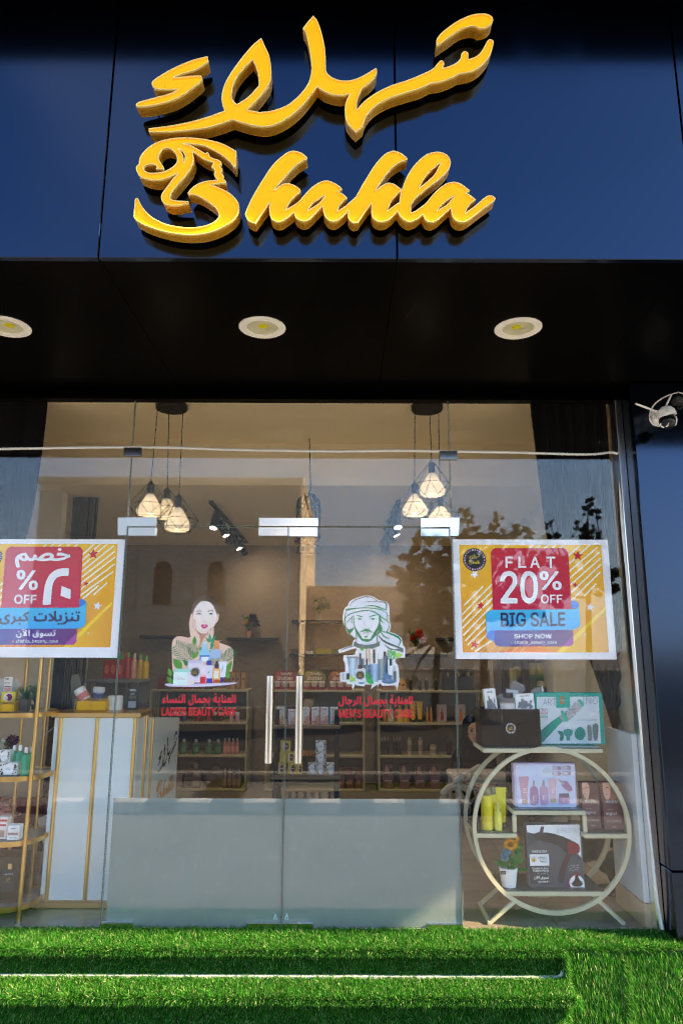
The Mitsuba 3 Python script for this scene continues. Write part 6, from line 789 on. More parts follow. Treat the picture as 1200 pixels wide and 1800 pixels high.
bottle('small white spout cap bottle at the right end of the black gift box', 1.232, .23, z1 - .02, 1.2757 - z1 + .02, .012, C(200, 206, 206), C(232, 238, 230))
# teal hair styler box
TEAL = C(44, 166, 150)
tb0, tb1, tz = 1.1761, 1.5854, 1.2389
tb = thing('styler_box', 'teal and white hair styler box standing on the top tier beside the black gift box', 'box')
part(tb, 'carton', [(bx(tb0, tb1, .2, .29, zt, tz, .002), TEAL)], 'mat_paint', smooth=False)
L = []; W1 = C(226, 234, 238)
L.append((straight([(1.1876,1.2145),(1.5612,1.2177),(1.5572,0.9471),(1.1731,0.9439)]), ('z', zt, W1, tz, C(214, 226, 232))))
def hatch(g, n, col, s):
    b = g.bounds; gg = np.random.default_rng(s); return (union_all([stroke([(x, z), (x + .004, z + .003), (x + .002, z + .006)], .0012) for x, z in zip(gg.uniform(b[0], b[2], n), gg.uniform(b[1], b[3], n))]).intersection(g), col)
fr = straight([(1.1887,1.2353),(1.5782,1.2376),(1.5798,0.926),(1.1721,0.9246)]).difference(straight([(1.1878,1.2183),(1.5644,1.2215),(1.5608,0.9434),(1.1729,0.9402)])); L.append(hatch(fr, 700, C(110, 204, 190), 3))
for s, q, col in (('ART', [(1.222,1.1656),(1.3,1.1659),(1.3024,1.2055),(1.2242,1.2052)], C(158, 168, 172)), ('ING', [(1.4584,1.172),(1.5541,1.1742),(1.557,1.2139),(1.4611,1.2117)], C(176, 186, 190)), ('ZO', [(1.2066,1.1149),(1.2484,1.115),(1.2502,1.1469),(1.2083,1.1468)], C(180, 96, 90)), ('ZER', [(1.2052,1.0906),(1.247,1.0907),(1.2479,1.1056),(1.2061,1.1055)], TEAL), ('6IN1', [(1.4929,1.1065),(1.5435,1.1066),(1.5438,1.1254),(1.4942,1.1252)], C(250, 250, 250)), ('BLOWER BRUSH', [(1.4482,1.0923),(1.5425,1.0926),(1.5432,1.102),(1.4488,1.1016)], C(244, 248, 248))): L.append((quadfit(text_poly(s, s in ('6IN1', 'ZER')), *q), col))
L.append((union_all([LineString(q).buffer(.0009) for q in ([(1.4313,1.0857),(1.542,1.0861)], [(1.4211,1.0782),(1.5415,1.0786)], [(1.2047,1.0812),(1.2465,1.0814)], [(1.2041,1.07),(1.2332,1.0701)])]), C(168, 180, 184)))
L.append((poly([(1.1729,0.9402,1),(1.1754,0.9864),(1.2267,1.0403),(1.3177,1.1031,1),(1.3395,1.0779,1),(1.2635,1.0052),(1.2122,0.9542,1)]), ('x', 1.1855, C(20, 128, 112), 1.3306, C(52, 176, 152)))); L.append((straight([(1.3138,1.1021),(1.33,1.1134),(1.3572,1.0817),(1.3408,1.0668)]), C(170, 176, 176))); L.append((poly([(1.3268,1.1246),(1.341,1.1341),(1.3693,1.0892),(1.3644,1.0724),(1.3473,1.078)]), C(60, 188, 160)))
br = straight([(1.3499,1.121),(1.4387,1.1984),(1.4658,1.1664),(1.3766,1.0818)]); L.append((br, C(196, 200, 200))); gg = np.random.default_rng(5); L.append((union_all([stroke([(x, z), (x + .003, z - .002), (x + .006, z - .004)], .0016) for x, z in zip(gg.uniform(br.bounds[0], br.bounds[2], 260), gg.uniform(br.bounds[1], br.bounds[3], 260))]).intersection(br.buffer(.004)), C(46, 44, 46))); L.append((poly([(1.4365,1.1946),(1.4505,1.2003),(1.4682,1.1721),(1.4595,1.1589)]), C(70, 190, 165)))
for pts, col in (([(1.3008,1.0146),(1.3241,1.0165),(1.3347,0.9999),(1.3306,0.9647),(1.3094,0.9647),(1.3149,0.9915)], C(40, 140, 124)), ([(1.3401,1.024),(1.381,1.0278),(1.3912,1.0056),(1.3743,0.9833),(1.3712,0.9649),(1.3519,0.9648),(1.3512,0.9851),(1.3385,0.998)], C(64, 160, 146)), ([(1.4027,1.0038),(1.4161,1.0317),(1.438,1.041),(1.4604,1.0281),(1.4663,1.0003),(1.4529,0.9744),(1.4311,0.9651),(1.4086,0.9761)], C(44, 150, 132)), ([(1.4792,1.0477),(1.4988,1.0505),(1.5047,1.0245),(1.5007,0.9671),(1.4813,0.9652),(1.4815,0.9967)], C(120, 140, 134)), ([(1.5144,1.0524),(1.5306,1.0618),(1.5455,1.0525),(1.5415,0.9969),(1.5315,0.9654),(1.518,0.9654),(1.5125,0.9968)], C(104, 132, 126))): L.append((poly(pts, 4), col))
L.append((union_all([stroke(q, .0012) for q in ([(1.4842,1.0356),(1.4997,1.0357),(1.5016,1.0347)], [(1.4833,1.0226),(1.4988,1.0227),(1.5007,1.0217)], [(1.4824,1.0096),(1.4979,1.0097),(1.4998,1.0088)], [(1.4815,0.9967),(1.497,0.9967),(1.4989,0.9958)], [(1.5176,1.0431),(1.5409,1.0432),(1.5428,1.0423)], [(1.5166,1.0283),(1.5399,1.0284),(1.5417,1.0274)], [(1.5156,1.0134),(1.5388,1.0135),(1.5407,1.0126)])] + [ell(x, z, .004, .004, 8) for x, z in [(1.4189,1.015),(1.4367,1.0206),(1.4494,1.0077),(1.4405,0.991),(1.4192,0.9909)]]), C(24, 96, 84)))
L.append((straight([(1.3026,1.2414),(1.3868,1.2426),(1.3841,1.153),(1.2992,1.1518)]), C(40, 172, 152))); L.append((quadfit(text_poly('E'), *[(1.3239,1.1735),(1.3532,1.1736),(1.3558,1.217),(1.3265,1.2169)]), C(196, 112, 60))); L.append((LineString([(1.3076,1.1951),(1.376,1.1953)]).buffer(.0008), C(190, 220, 200)))
part(tb, 'print', flat(L, .1994, .0003), 'mat_print', smooth=False)
# lilac skin care set
k0 = thing('skincare_set', 'lilac skin care gift set box standing on the raised middle tier', 'box'); zr = zB + .007
q = [(1.0103,0.8421),(1.3745,0.8465),(1.3702,0.5928),(1.017,0.5865)]; x0, x1, z1 = q[0][0], q[1][0], q[0][1]
part(k0, 'carton', [(bx(x0, x1, .14, .19, zr, z1, .003), C(196, 182, 210))], 'mat_paint', smooth=False)
L = [(straight([(1.0261,0.8286),(1.3689,0.8339),(1.3627,0.6002),(1.0282,0.595)]), C(214, 222, 238)), (straight([(1.0302,0.8223),(1.166,0.8248),(1.1715,0.7639),(1.3669,0.7687),(1.3607,0.6043),(1.0306,0.5991)]), C(204, 212, 236))]
PNK, PDK = C(206, 164, 178), C(150, 118, 134)
for pts, col in (([(1.0386,0.7655,1),(1.1008,0.7689,1),(1.0833,0.6406,1),(1.0523,0.6385,1)], PNK), ([(1.0523,0.6385,1),(1.0855,0.6406,1),(1.0842,0.6158,1),(1.0533,0.6137,1)], C(186, 150, 140)), ([(1.1087,0.7072),(1.1269,0.7156),(1.1441,0.7073),(1.1498,0.6907),(1.1459,0.6181),(1.1018,0.6159),(1.1035,0.6905)], C(172, 132, 166)), ([(1.1619,0.7095),(1.1823,0.7179),(1.2017,0.7096),(1.2074,0.693),(1.2033,0.6203),(1.1591,0.6181),(1.1588,0.6928)], C(196, 160, 190)), ([(1.1192,0.7166,1),(1.1239,0.7428),(1.1327,0.7428),(1.1347,0.7167,1)], C(170, 160, 160)), ([(1.1734,0.7179,1),(1.1794,0.745),(1.1882,0.7451),(1.1911,0.7179,1)], C(170, 160, 160)), ([(1.211,0.7556,1),(1.2599,0.7579,1),(1.2489,0.6474,1),(1.2179,0.6452,1)], C(216, 184, 194)), ([(1.2179,0.6452,1),(1.2511,0.6474,1),(1.2498,0.6246,1),(1.2188,0.6225,1)], C(196, 176, 140)), ([(1.2916,0.7329),(1.3188,0.7434),(1.3494,0.7017),(1.3374,0.6871),(1.3198,0.6892),(1.2906,0.7162)], C(168, 128, 160)), ([(1.2703,0.7474),(1.2796,0.7537),(1.3028,0.735),(1.2933,0.7245)], C(190, 180, 176)), ([(1.2704,0.6744,1),(1.3279,0.6767,1),(1.3287,0.6539,1),(1.269,0.6516,1)], C(120, 104, 116)), ([(1.2668,0.6516,1),(1.3309,0.6539,1),(1.3245,0.6228),(1.2693,0.6206)], C(202, 160, 184)), ([(1.1778,0.7975),(1.2057,0.8186),(1.2295,0.8082),(1.2262,0.7892),(1.1927,0.7849)], C(196, 204, 216))): L.append((poly(pts, 3), col))
for pts in ([(1.2394,0.8251),(1.2893,0.8052)], [(1.2973,0.8263),(1.3472,0.8065)], [(1.2377,0.7956),(1.2875,0.7758)], [(1.2955,0.7968),(1.3453,0.777)]): (a, d), (b, c) = pts; L.append((rrect(a, b, c, d, .005), C(168, 140, 164))); L.append((rrect(a + .004, b - .02, c + .002, d - .002, .002), C(206, 196, 214)))
for s, q in (('E', [(1.0631,0.6779),(1.0829,0.678),(1.0843,0.705),(1.0644,0.705)]), ('E', [(1.1161,0.6366),(1.1381,0.6367),(1.1396,0.6636),(1.1175,0.6636)]), ('E', [(1.1713,0.6389),(1.1933,0.6389),(1.1948,0.6659),(1.1728,0.6658)]), ('E', [(1.2265,0.6785),(1.2463,0.6785),(1.2478,0.7035),(1.2279,0.7034)]), ('L', [(1.2896,0.6289),(1.3073,0.629),(1.3084,0.6476),(1.2908,0.6475)])): L.append((quadfit(text_poly(s, False), *q), C(236, 226, 236)))
part(k0, 'print', flat(L, .1394, .0003), 'mat_print', smooth=False)
# shampoo cartons
def woman_carton(label, zone_pts, y, hair):
    (x0, z1), (x1, z0) = zone_pts; g = lambda p: fit(p, x0, x1, zC + .007, z1)
    carton('shampoo_carton', label, 'box', x0, x1, y, y + .06, zC + .007, z1, C(126, 92, 86), [(U(0, .62, 1, 1), hair), (poly([(.05, 1, 1), (.05, .8), (.16, .66), (.32, .64), (.42, .74), (.46, .9), (.42, 1, 1)]), C(206, 164, 146)), (poly([(.36, 1, 1), (.52, .84), (.62, .64, 1), (1, .62, 1), (1, 1, 1)]), hair), (stroke([(.2, .88), (.27, .895), (.34, .885)], .016, .006), C(70, 46, 42)), (stroke([(.1, .865), (.13, .875), (.16, .87)], .014, .005), C(70, 46, 42)), (stroke([(.16, .75), (.21, .745), (.26, .755)], .02, .008), C(176, 84, 84)),
        (fit(text_poly('MOKERU', False), .14, .76, .565, .625), C(214, 206, 204)), (fit(text_poly('Argan oil', False), .12, .7, .29, .385), C(232, 226, 222)), (U(.2, .43, .5, .44), C(190, 170, 164)), (fit(text_poly('Color SHAMPOO', False), .12, .9, .16, .21), C(206, 196, 192)), (U(.4, .06, .62, .075), C(190, 176, 170))])
woman_carton('brown shampoo carton with a woman portrait, right of the pair on the ring stand', [(1.5187,0.7373),(1.6288,0.4803)], .13, C(122, 80, 66))
woman_carton('darker brown shampoo carton with a woman portrait, left of the pair on the ring stand', [(1.4094,0.7316),(1.513,0.4727)], .16, C(98, 66, 58))
YE = C(228, 216, 60)
can('large yellow spray can with a clear cap at the front of the yellow group', 0.8467, .14, zC + .007, 0.7124 - zC - .007, .0335, YE, C(120, 118, 80), band=C(214, 200, 40), cat_='spray can')
can('yellow spray can partly hidden behind the largest yellow can', 0.891, .2, zC + .007, 0.7058 - zC - .007, .03, C(216, 204, 54), C(110, 108, 76), cat_='spray can')
tube_pack('tall yellow cream tube with a dark cap at the right of the yellow group', 0.9435, .19, zC + .007, 0.6983 - zC - .007, .064, .04, C(224, 214, 50), C(60, 52, 40))
bottle('small yellow pump spray bottle in front of the yellow tube', 0.9066, .12, zC + .007, 0.6243 - zC - .007, .022, C(226, 220, 90), C(210, 200, 120))
# hair dryer box
q = [(1.0653,0.5069),(1.3768,0.511),(1.3843,0.1704),(1.0698,0.1694)]; hb = thing('dryer_box', 'dark and white hair dryer box standing on the bottom tier of the ring stand', 'box'); zb_ = zD + .007
x0, x1 = q[3][0], q[2][0]; part(hb, 'carton', [(bx(x0, x1, .13, .2, zb_, q[0][1], .002), C(96, 100, 106))], 'mat_paint', smooth=False)
L = [(straight([(1.0693,0.5041),(1.3751,0.5082),(1.381,0.1736),(1.0729,0.1727)]), C(76, 80, 88)), (straight([(1.0693,0.5041),(1.3751,0.5082),(1.3745,0.3345),(1.3088,0.3905),(1.2248,0.4386),(1.0717,0.4665)]), C(226, 230, 234)), (straight([(1.0696,0.4665),(1.1704,0.4385),(1.0755,0.3907)]), C(64, 68, 76))]
for pts, col in (([(1.1143,0.4464,1),(1.1306,0.4667),(1.226,0.4589),(1.3176,0.4268),(1.3637,0.4007),(1.3661,0.3705),(1.3452,0.3504),(1.3019,0.3503),(1.2439,0.3943),(1.1605,0.4162),(1.1176,0.4282)], C(42, 42, 48)), ([(1.3083,0.4167),(1.3595,0.4027),(1.3688,0.3786),(1.3563,0.3544),(1.3062,0.3503),(1.2975,0.3844)], C(126, 24, 46)), ([(1.2915,0.3562,1),(1.3214,0.3503,1),(1.2843,0.2763),(1.2604,0.2019),(1.2333,0.2166),(1.2547,0.2861)], C(46, 46, 54)), ([(1.2976,0.3502,1),(1.3105,0.3493,1),(1.2729,0.2663),(1.2525,0.2147,1)], C(110, 26, 46)), ([(1.1387,0.4566,1),(1.1542,0.4993,1),(1.1714,0.4953,1),(1.1582,0.4546,1)], C(58, 58, 64)), ([(1.3077,0.1695,1),(1.2969,0.202),(1.3138,0.2307),(1.3424,0.2407),(1.3675,0.2289),(1.3811,0.2072),(1.383,0.1717,1)], C(236, 234, 236)), ([(1.3094,0.1951),(1.3279,0.2169),(1.3347,0.2546,1),(1.3519,0.2546,1),(1.352,0.2229),(1.3721,0.2022),(1.3646,0.1854),(1.3278,0.1814)], C(30, 30, 34))): L.append((poly(pts, 4), col))
L.append((poly([(1.3077,0.1695,1),(1.2947,0.202),(1.3119,0.2347),(1.3427,0.2447),(1.37,0.2349),(1.3746,0.2388),(1.3431,0.2506),(1.3078,0.2386),(1.2883,0.2019),(1.2991,0.1694,1)], 3), C(150, 24, 44)))
L.append((straight([(1.0788,0.3495),(1.1893,0.3509),(1.188,0.2899),(1.0789,0.2886)]), C(232, 234, 236))); L.append((straight([(1.0797,0.2836),(1.1898,0.2839),(1.189,0.1947),(1.0794,0.1944)]), C(52, 54, 62)))
L.append((ell(*(1.1013,0.3236), .017, .017), C(212, 206, 190))); L.append((ell(*(1.1009,0.3176), .009, .009), C(196, 150, 60)))
for s, q2, col, bo in (('ENZO', [(1.2438,0.4651),(1.3528,0.4674),(1.3533,0.4918),(1.2441,0.4894)], C(190, 194, 198), False), ('POWER TO STYLE', [(1.0922,0.3576),(1.179,0.3589),(1.1786,0.3719),(1.0918,0.3707)], C(226, 230, 234), True), ('ADVANCED', [(1.1274,0.3277),(1.1794,0.3278),(1.1799,0.3378),(1.128,0.3377)], C(60, 62, 70), True), ('SALON SERIES', [(1.1312,0.3177),(1.1766,0.3178),(1.177,0.3248),(1.1316,0.3247)], C(150, 152, 160), False), ('THERAPY', [(1.1371,0.3057),(1.1781,0.3058),(1.1786,0.3148),(1.1375,0.3147)], C(90, 92, 100), True), ('PROFESSIONAL SALON', [(1.0899,0.2717),(1.1827,0.272),(1.1832,0.2809),(1.0904,0.2806)], C(226, 228, 232), True), ('TURBO 7500', [(1.0913,0.2578),(1.1819,0.2581),(1.1825,0.269),(1.0919,0.2687)], C(240, 240, 242), True), ('WITH ARGAN OIL', [(1.1166,0.2459),(1.1834,0.2461),(1.1838,0.2531),(1.1169,0.2529)], C(180, 182, 188), False)): L.append((quadfit(text_poly(s, bo), *q2), col))
L.append((quadfit(arabic('shop'), *[(1.0979,0.2181),(1.1818,0.2184),(1.1829,0.2382),(1.0989,0.2379)]), C(240, 240, 242))); L.append((quadfit(arabic('discount'), *[(1.1205,0.1984),(1.1806,0.1986),(1.1815,0.2144),(1.1213,0.2143)]), C(236, 236, 240)))
for z in (0.2883, 0.2763, 0.2644): L.append((stroke([(1.2951, z), (1.3234, z + .004), (1.3539, z + .007)], .0016), C(206, 208, 212)))
part(hb, 'print', flat(L, .1294, .0003), 'mat_print', smooth=False)
# pot of flowers
def sun_pot(t, x, y, z):
    (ax, az), (bx2, bz2), (cx, cz), (dx, dz) = (0.973,0.3972), (0.9956,0.4266), (0.9352,0.3373), (0.9499,0.3669)
    for i, (fx, fy, fz) in enumerate(((ax, .13, az), (bx2, .15, bz2), (cx, .12, cz), (dx, .13, dz))): part(t, 'stem', tube([(x, y, z), ((x + fx) / 2, (y + fy) / 2, (z + fz) / 2 + .01), (fx, fy + .004, fz)], .002, 6), 'mat_matt', C(70, 110, 50))
    for (fx, fy, fz), r in (((ax, .13, az), .046), ((bx2, .15, bz2), .038)):
        pts = []
        for i in range(22):
            a = 2 * np.pi * i / 22; d = np.array([math.cos(a), -.25, math.sin(a) * .75 + .1]); s = np.array([-math.sin(a), 0, math.cos(a) * .75]); c = np.array([fx, fy, fz]); pts.append((trimesh.Trimesh([c, c + d * r * .5 + s * r * .16, c + d * r, c + d * r * .5 - s * r * .16], [[0, 1, 2], [0, 2, 3]], process=False), np.array(C(240, 166, 24)) * np.random.default_rng(i).uniform(.8, 1.15)))
        part(t, 'sunflower', pts, 'mat_leaf', smooth=False); part(t, 'flower_core', trimesh.creation.icosphere(2, r * .36).apply_scale([1, .6, .8]).apply_translation([fx, fy - .006, fz + .004]), 'mat_matt', C(120, 84, 30))
    for fx, fy, fz in ((cx, .12, cz), (dx, .13, dz)): bloom(t, fx, fy, fz, .028, C(130, 180, 196), seed=int(fz * 1000), n=46, name='blue_flower')
    for (ex, ez) in [(1.0271,0.3424),(1.0382,0.3023),(1.0573,0.2524),(1.0343,0.3776),(0.9277,0.3019),(1.0124,0.2623),(0.9033,0.2899)]: sprig_line(t, (x, y, z), (ex, y + .01, ez))
def sprig_line(t, p0, p1):
    g = np.random.default_rng(int(abs(p1[0] * 9999))); p0, p1 = np.array(p0), np.array(p1); lv = []
    for q in np.linspace(.35, 1, 7):
        c = p0 + (p1 - p0) * q
        for sg in (-1, 1):
            d = np.array([sg * .6, g.uniform(-.6, .2), .5]) + (p1 - p0) * 4; d /= np.linalg.norm(d); s = np.cross(d, [0, 1, .3]); s /= np.linalg.norm(s); lv.append((trimesh.Trimesh([c, c + d * .017 + s * .008, c + d * .03, c + d * .017 - s * .008], [[0, 1, 2], [0, 2, 3]], process=False), np.array(C(64, 140, 62)) * g.uniform(.8, 1.2)))
    part(t, 'leaf_sprig', lv, 'mat_leaf', smooth=False)
pt = potted('flower_pot', 'small white pot of orange and blue artificial flowers on the bottom tier', 0.9566, .14, zb_, .0525, 0.2781 - zb_, C(226, 230, 232), sun_pot)
(lx, lz) = (0.9165,0.2637); part(pt, 'name_tag', flat([(rrect(lx - .018, lx + .016, lz - .009, lz + .009, .008), C(34, 34, 36)), (fit(text_poly('Love', False), lx - .01, lx + .01, lz - .004, lz + .004), C(200, 200, 200))], .086, .0004), 'mat_print', smooth=False)

# behind the stand
drape('curtain', 'black curtain sweeping from the header to the right wall beside the ring stand', [(1.2149,3.3354),(1.213,3.079),(1.2343,2.7147),(1.2695,2.3522),(1.2931,2.1336),(1.3793,1.7847),(1.547,1.4697),(1.6689,1.1523),(1.7526,0.9054),(1.8524,0.6745)], [(1.7158,3.3373),(1.7045,3.0808),(1.6996,2.7164),(1.7168,2.3538),(1.7145,2.1351),(1.7622,1.786),(1.8128,1.4706),(1.8491,1.1529),(1.8751,0.9058),(1.8845,0.6746)], (.12, .12, .12, .16, .16, .24, .32, .40, .45, .45), seed=4, waves=6)
wb = thing('display_screen', 'tall white screen with a beige skirting against the right wall', 'panel'); part(wb, 'board', bx(1.668, 1.70, .02, .42, 0.1309, 1.02, .003), 'mat_paint', C(190, 196, 200), smooth=False); part(wb, 'skirting', bx(1.664, 1.703, .018, .425, 0.001, 0.1281 - .001, .003), 'mat_paint', C(180, 160, 130), smooth=False)
def big_plant(t, x, y, z):
    g = np.random.default_rng(4)
    for i, (lx, lz) in enumerate([(1.5835,0.2756),(1.6393,0.2926),(1.6228,0.2308),(1.5793,0.2138),(1.6688,0.2815),(1.7667,0.2931),(1.7987,0.2369),(1.7529,0.192),(1.6952,0.1472),(1.7417,0.1252),(1.5741,0.315),(1.6599,0.3266),(1.8325,0.282)]):
        part(t, 'stem', tube([(x, y, z), ((x + lx) / 2 + .02, y + .01, (z + lz) / 2 + .04), (lx, y, lz)], .004, 6), 'mat_matt', C(50, 74, 40)); r = .055 + .02 * g.random(); a = g.uniform(-1, 1); up = np.array([math.sin(a), -.35, math.cos(a) * .8]); sd = np.cross(up, [0, 1, 0]); sd /= np.linalg.norm(sd)
        c = np.array([lx, y, lz]); n = 9; tt = np.linspace(-1, 1, n); w = r * .75 * np.sqrt(np.clip(1 - tt ** 2, 0, 1)); V = [c + up * r * q for q in tt] + [c + up * r * q + sd * ww + np.array([0, .3 * ww, 0]) for q, ww in zip(tt, w)] + [c + up * r * q - sd * ww + np.array([0, .3 * ww, 0]) for q, ww in zip(tt, w)]; F = []
        for k in range(n - 1): F += [[k, k + 1, n + k + 1], [k, n + k + 1, n + k], [k, 2 * n + k, 2 * n + k + 1], [k, 2 * n + k + 1, k + 1]]
        part(t, 'leaf', trimesh.Trimesh(V, F, process=False), 'mat_leaf', np.array(C(38, 66, 40)) * g.uniform(.8, 1.3), smooth=True)
potted('rubber_plant', 'dark broad-leaved plant in a black pot behind the ring stand', 1.7283, .62, 0.0, .125, 0.0092, C(40, 40, 42), big_plant)
# cabinet of jars behind the poster
jc = thing('jar_cabinet', 'dark wooden open cabinet holding green jars behind the right poster', 'cabinet'); YJ = 1.9
jx0, jx1, jz = 1.3796, 1.9896, 1.104
for x in (jx0, 1.5539, 1.8637): part(jc, 'post', bx(x, x + .05, YJ, YJ + .06, 0, 1.75, .004), 'mat_paint', C(44, 32, 26), smooth=False)
for z in (jz, jz - .42, 1.5, jz - .8): part(jc, 'shelf', bx(jx0, jx1, YJ + .061, YJ + .35, z - .025, z, .003), 'mat_paint', C(58, 42, 32), smooth=False)
part(jc, 'rear_board', bx(jx0, jx1, YJ + .36, YJ + .38, 0, 1.75), 'mat_wood', smooth=False)
for i, ((x, z), r, h, col) in enumerate(zip([(1.4999,1.1321),(1.549,1.1322),(1.6405,1.1393),(1.7316,1.1396),(1.678,1.1327),(1.7341,1.1329),(1.8196,1.1332)], (.032, .034, .05, .05, .022, .046, .032), (.23, .25, .28, .28, .24, .13, .13), (C(150, 160, 90), C(120, 70, 96), C(60, 116, 60), C(60, 124, 66), C(130, 96, 110), C(54, 104, 52), C(50, 92, 48)))):
    jar(('olive jar with a gold lid at the left of the dark cabinet', 'purple jar with a gold lid in the dark cabinet', 'large green jar behind the dark post of the cabinet', 'large green jar with a gold lid right of the cabinet post', 'slim mauve jar between the two large green jars', 'short wide green jar on the cabinet shelf beside the gift box', 'short green jar at the right end of the dark cabinet')[i], x, 2.0 + .05 * (i % 2) if i < 5 else 1.98, jz + .001, h, r, col, C(196, 176, 110), band=tuple(np.array(col) * .55), name='tea_jar')

# the woman sitting behind the display
pw = thing('person', 'person in a black headscarf and black dress sitting behind the right window display', 'person')
def chain_body(bones, res=.03, it=8):
    ms = []
    for a, ra, b, rb in bones: ms.append(manifold3d.Manifold.batch_hull([manifold3d.Manifold.sphere(ra, 20).translate(list(a)), manifold3d.Manifold.sphere(rb, 20).translate(list(b))]))
    m = ms[0]
    for q in ms[1:]: m = m + q
    t = tmesh(m.refine_to_length(res)); t = trimesh.Trimesh(t.vertices, t.faces, process=True); trimesh.smoothing.filter_taubin(t, iterations=it); return t
YP = 2.7; (hx_, hz_) = (1.2633,0.7473)
P3 = lambda dx, dy, z: (hx_ + dx, YP + dy, z)
hz_ = float(hz_); SK_ = C(196, 150, 122); CL = C(20, 20, 23)
body = chain_body([(P3(0, .03, hz_ - .13), .055, P3(.02, .06, hz_ - .22), .07), (P3(-.15, .07, hz_ - .27), .062, P3(.19, .07, hz_ - .27), .062), (P3(.02, .07, hz_ - .28), .12, P3(.03, .08, hz_ - .5), .125), (P3(.03, .08, hz_ - .5), .125, P3(.03, .1, hz_ - .66), .15),
    (P3(-.15, .07, hz_ - .28), .058, P3(-.22, .0, hz_ - .52), .046), (P3(-.22, .0, hz_ - .52), .046, P3(-.02, -.2, hz_ - .46), .036), (P3(.19, .07, hz_ - .28), .058, P3(.26, .0, hz_ - .52), .046), (P3(.26, .0, hz_ - .52), .046, P3(.08, -.2, hz_ - .47), .036),
    (P3(-.05, .1, hz_ - .68), .1, P3(-.12, -.36, hz_ - .66), .08), (P3(.12, .1, hz_ - .68), .1, P3(.16, -.36, hz_ - .66), .08), (P3(-.12, -.36, hz_ - .66), .075, P3(-.12, -.33, .1), .05), (P3(.16, -.36, hz_ - .66), .075, P3(.16, -.33, .1), .05), (P3(-.12, -.33, .07), .045, P3(-.12, -.5, .05), .035), (P3(.16, -.33, .07), .045, P3(.16, -.5, .05), .035)])
part(pw, 'body', body, 'mat_matt', CL, smooth=True)
head = chain_body([(P3(0, 0, hz_ + .035), .088, P3(0, -.012, hz_ - .03), .072), (P3(0, -.012, hz_ - .03), .07, P3(0, -.045, hz_ - .085), .038), (P3(0, -.09, hz_ + .0), .012, P3(0, -.108, hz_ - .03), .014), (P3(0, .02, hz_ - .06), .05, P3(0, .03, hz_ - .15), .05)], .012, 4)
part(pw, 'head', head, 'mat_paint', SK_, smooth=True)
for sx in (-1, 1):
    part(pw, 'eye', trimesh.creation.icosphere(2, .0125).apply_translation(P3(sx * .032, -.075, hz_ + .005)), 'mat_gloss', C(40, 30, 28)); part(pw, 'eyebrow', tube([P3(sx * .015, -.086, hz_ + .026), P3(sx * .034, -.083, hz_ + .032), P3(sx * .052, -.068, hz_ + .026)], .0035, 6), 'mat_matt', C(40, 30, 26))
part(pw, 'mouth', tube([P3(-.024, -.082, hz_ - .066), P3(0, -.092, hz_ - .064), P3(.024, -.082, hz_ - .066)], [.003, .006, .003], 6), 'mat_paint', C(150, 84, 80))
sc = manifold3d.Manifold.batch_hull([manifold3d.Manifold.sphere(.105, 32).translate(P3(0, .022, hz_ + .04)), manifold3d.Manifold.sphere(.092, 32).translate(P3(0, .03, hz_ - .06))]) + manifold3d.Manifold.batch_hull([manifold3d.Manifold.sphere(.09, 32).translate(P3(0, .02, hz_ - .1)), manifold3d.Manifold.sphere(.1, 32).translate(P3(-.09, .05, hz_ - .24)), manifold3d.Manifold.sphere(.1, 32).translate(P3(.12, .05, hz_ - .24))])
sc = sc - manifold3d.Manifold.sphere(1, 40).scale([.064, .11, .088]).translate(P3(0, -.1, hz_ - .022)); sct = tmesh(sc.refine_to_length(.02)); trimesh.smoothing.filter_taubin(sct, iterations=3); part(pw, 'headscarf', sct, 'mat_matt', C(18, 18, 20), smooth=40)
def hand(sx):
    w = np.array(P3(-.02 if sx < 0 else .08, -.2, hz_ - .46)); dd = np.array([.75 if sx < 0 else -.5, -.6, -.1]); dd /= np.linalg.norm(dd); s = np.cross(dd, [0, 0, 1]); s /= np.linalg.norm(s); bones = [(w, .026, w + dd * .05 + s * .018, .016), (w, .026, w + dd * .05 - s * .022, .016)]
    for i, ln in enumerate((.058, .068, .064, .05)):
        b = w + dd * .07 + s * (-.028 + .018 * i); k = b + dd * ln * .5 + [0, 0, -.004]; bones += [(w + dd * .03, .012, b, .0092), (b, .0092, k, .0085), (k, .0085, k + dd * ln * .42 + [0, 0, -.022], .0072)]
    th = w + dd * .02 + s * (.03 * -sx); bones += [(w, .014, th, .011), (th, .011, th + dd * .045 + s * (.012 * -sx) + [0, 0, .012], .0085)]
    part(pw, 'hand', chain_body([(tuple(a), ra, tuple(b), rb) for a, ra, b, rb in bones], .006, 4), 'mat_paint', SK_, smooth=True)
hand(-1); hand(1)
wc = thing('white_chair', 'white curved armchair in front of the sitting person', 'chair'); sx0 = 0.9472
cw = [(x, z) for x, z in [(0.8515,0.2904),(0.8527,0.3345),(0.9009,0.3789),(0.9639,0.3902),(1.0262,0.3793),(1.0724,0.3573)]]
for q, r in (([(0.9999,0.2909),(0.9707,0.357),(0.9485,0.4012),(0.9574,0.4346),(0.9971,0.4495),(1.0522,0.4549),(1.0806,0.4795)], .026), (cw, .03)): part(wc, 'frame_tube', tube([(x, 1.9, z) for x, z in spline(q, 5, False)], r, 8), 'mat_paint', C(190, 180, 166), smooth=40)
part(wc, 'arm_rest', tube([(x, y, z) for (x, z), y in zip([(1.0016,0.4681),(1.0927,0.4907),(1.1877,0.5059)], (1.88, 1.95, 2.1))], .03, 8), 'mat_paint', C(190, 182, 168), smooth=40); part(wc, 'seat', bx(sx0, sx0 + .5, 1.95, 2.4, .40, .45, .015), 'mat_paint', C(170, 160, 146), smooth=False)
for x in (sx0 + .03, sx0 + .47):
    for y in (1.97, 2.36): part(wc, 'leg', rod((x, y, .4), (x, y, 0), .018), 'mat_paint', C(180, 172, 160))
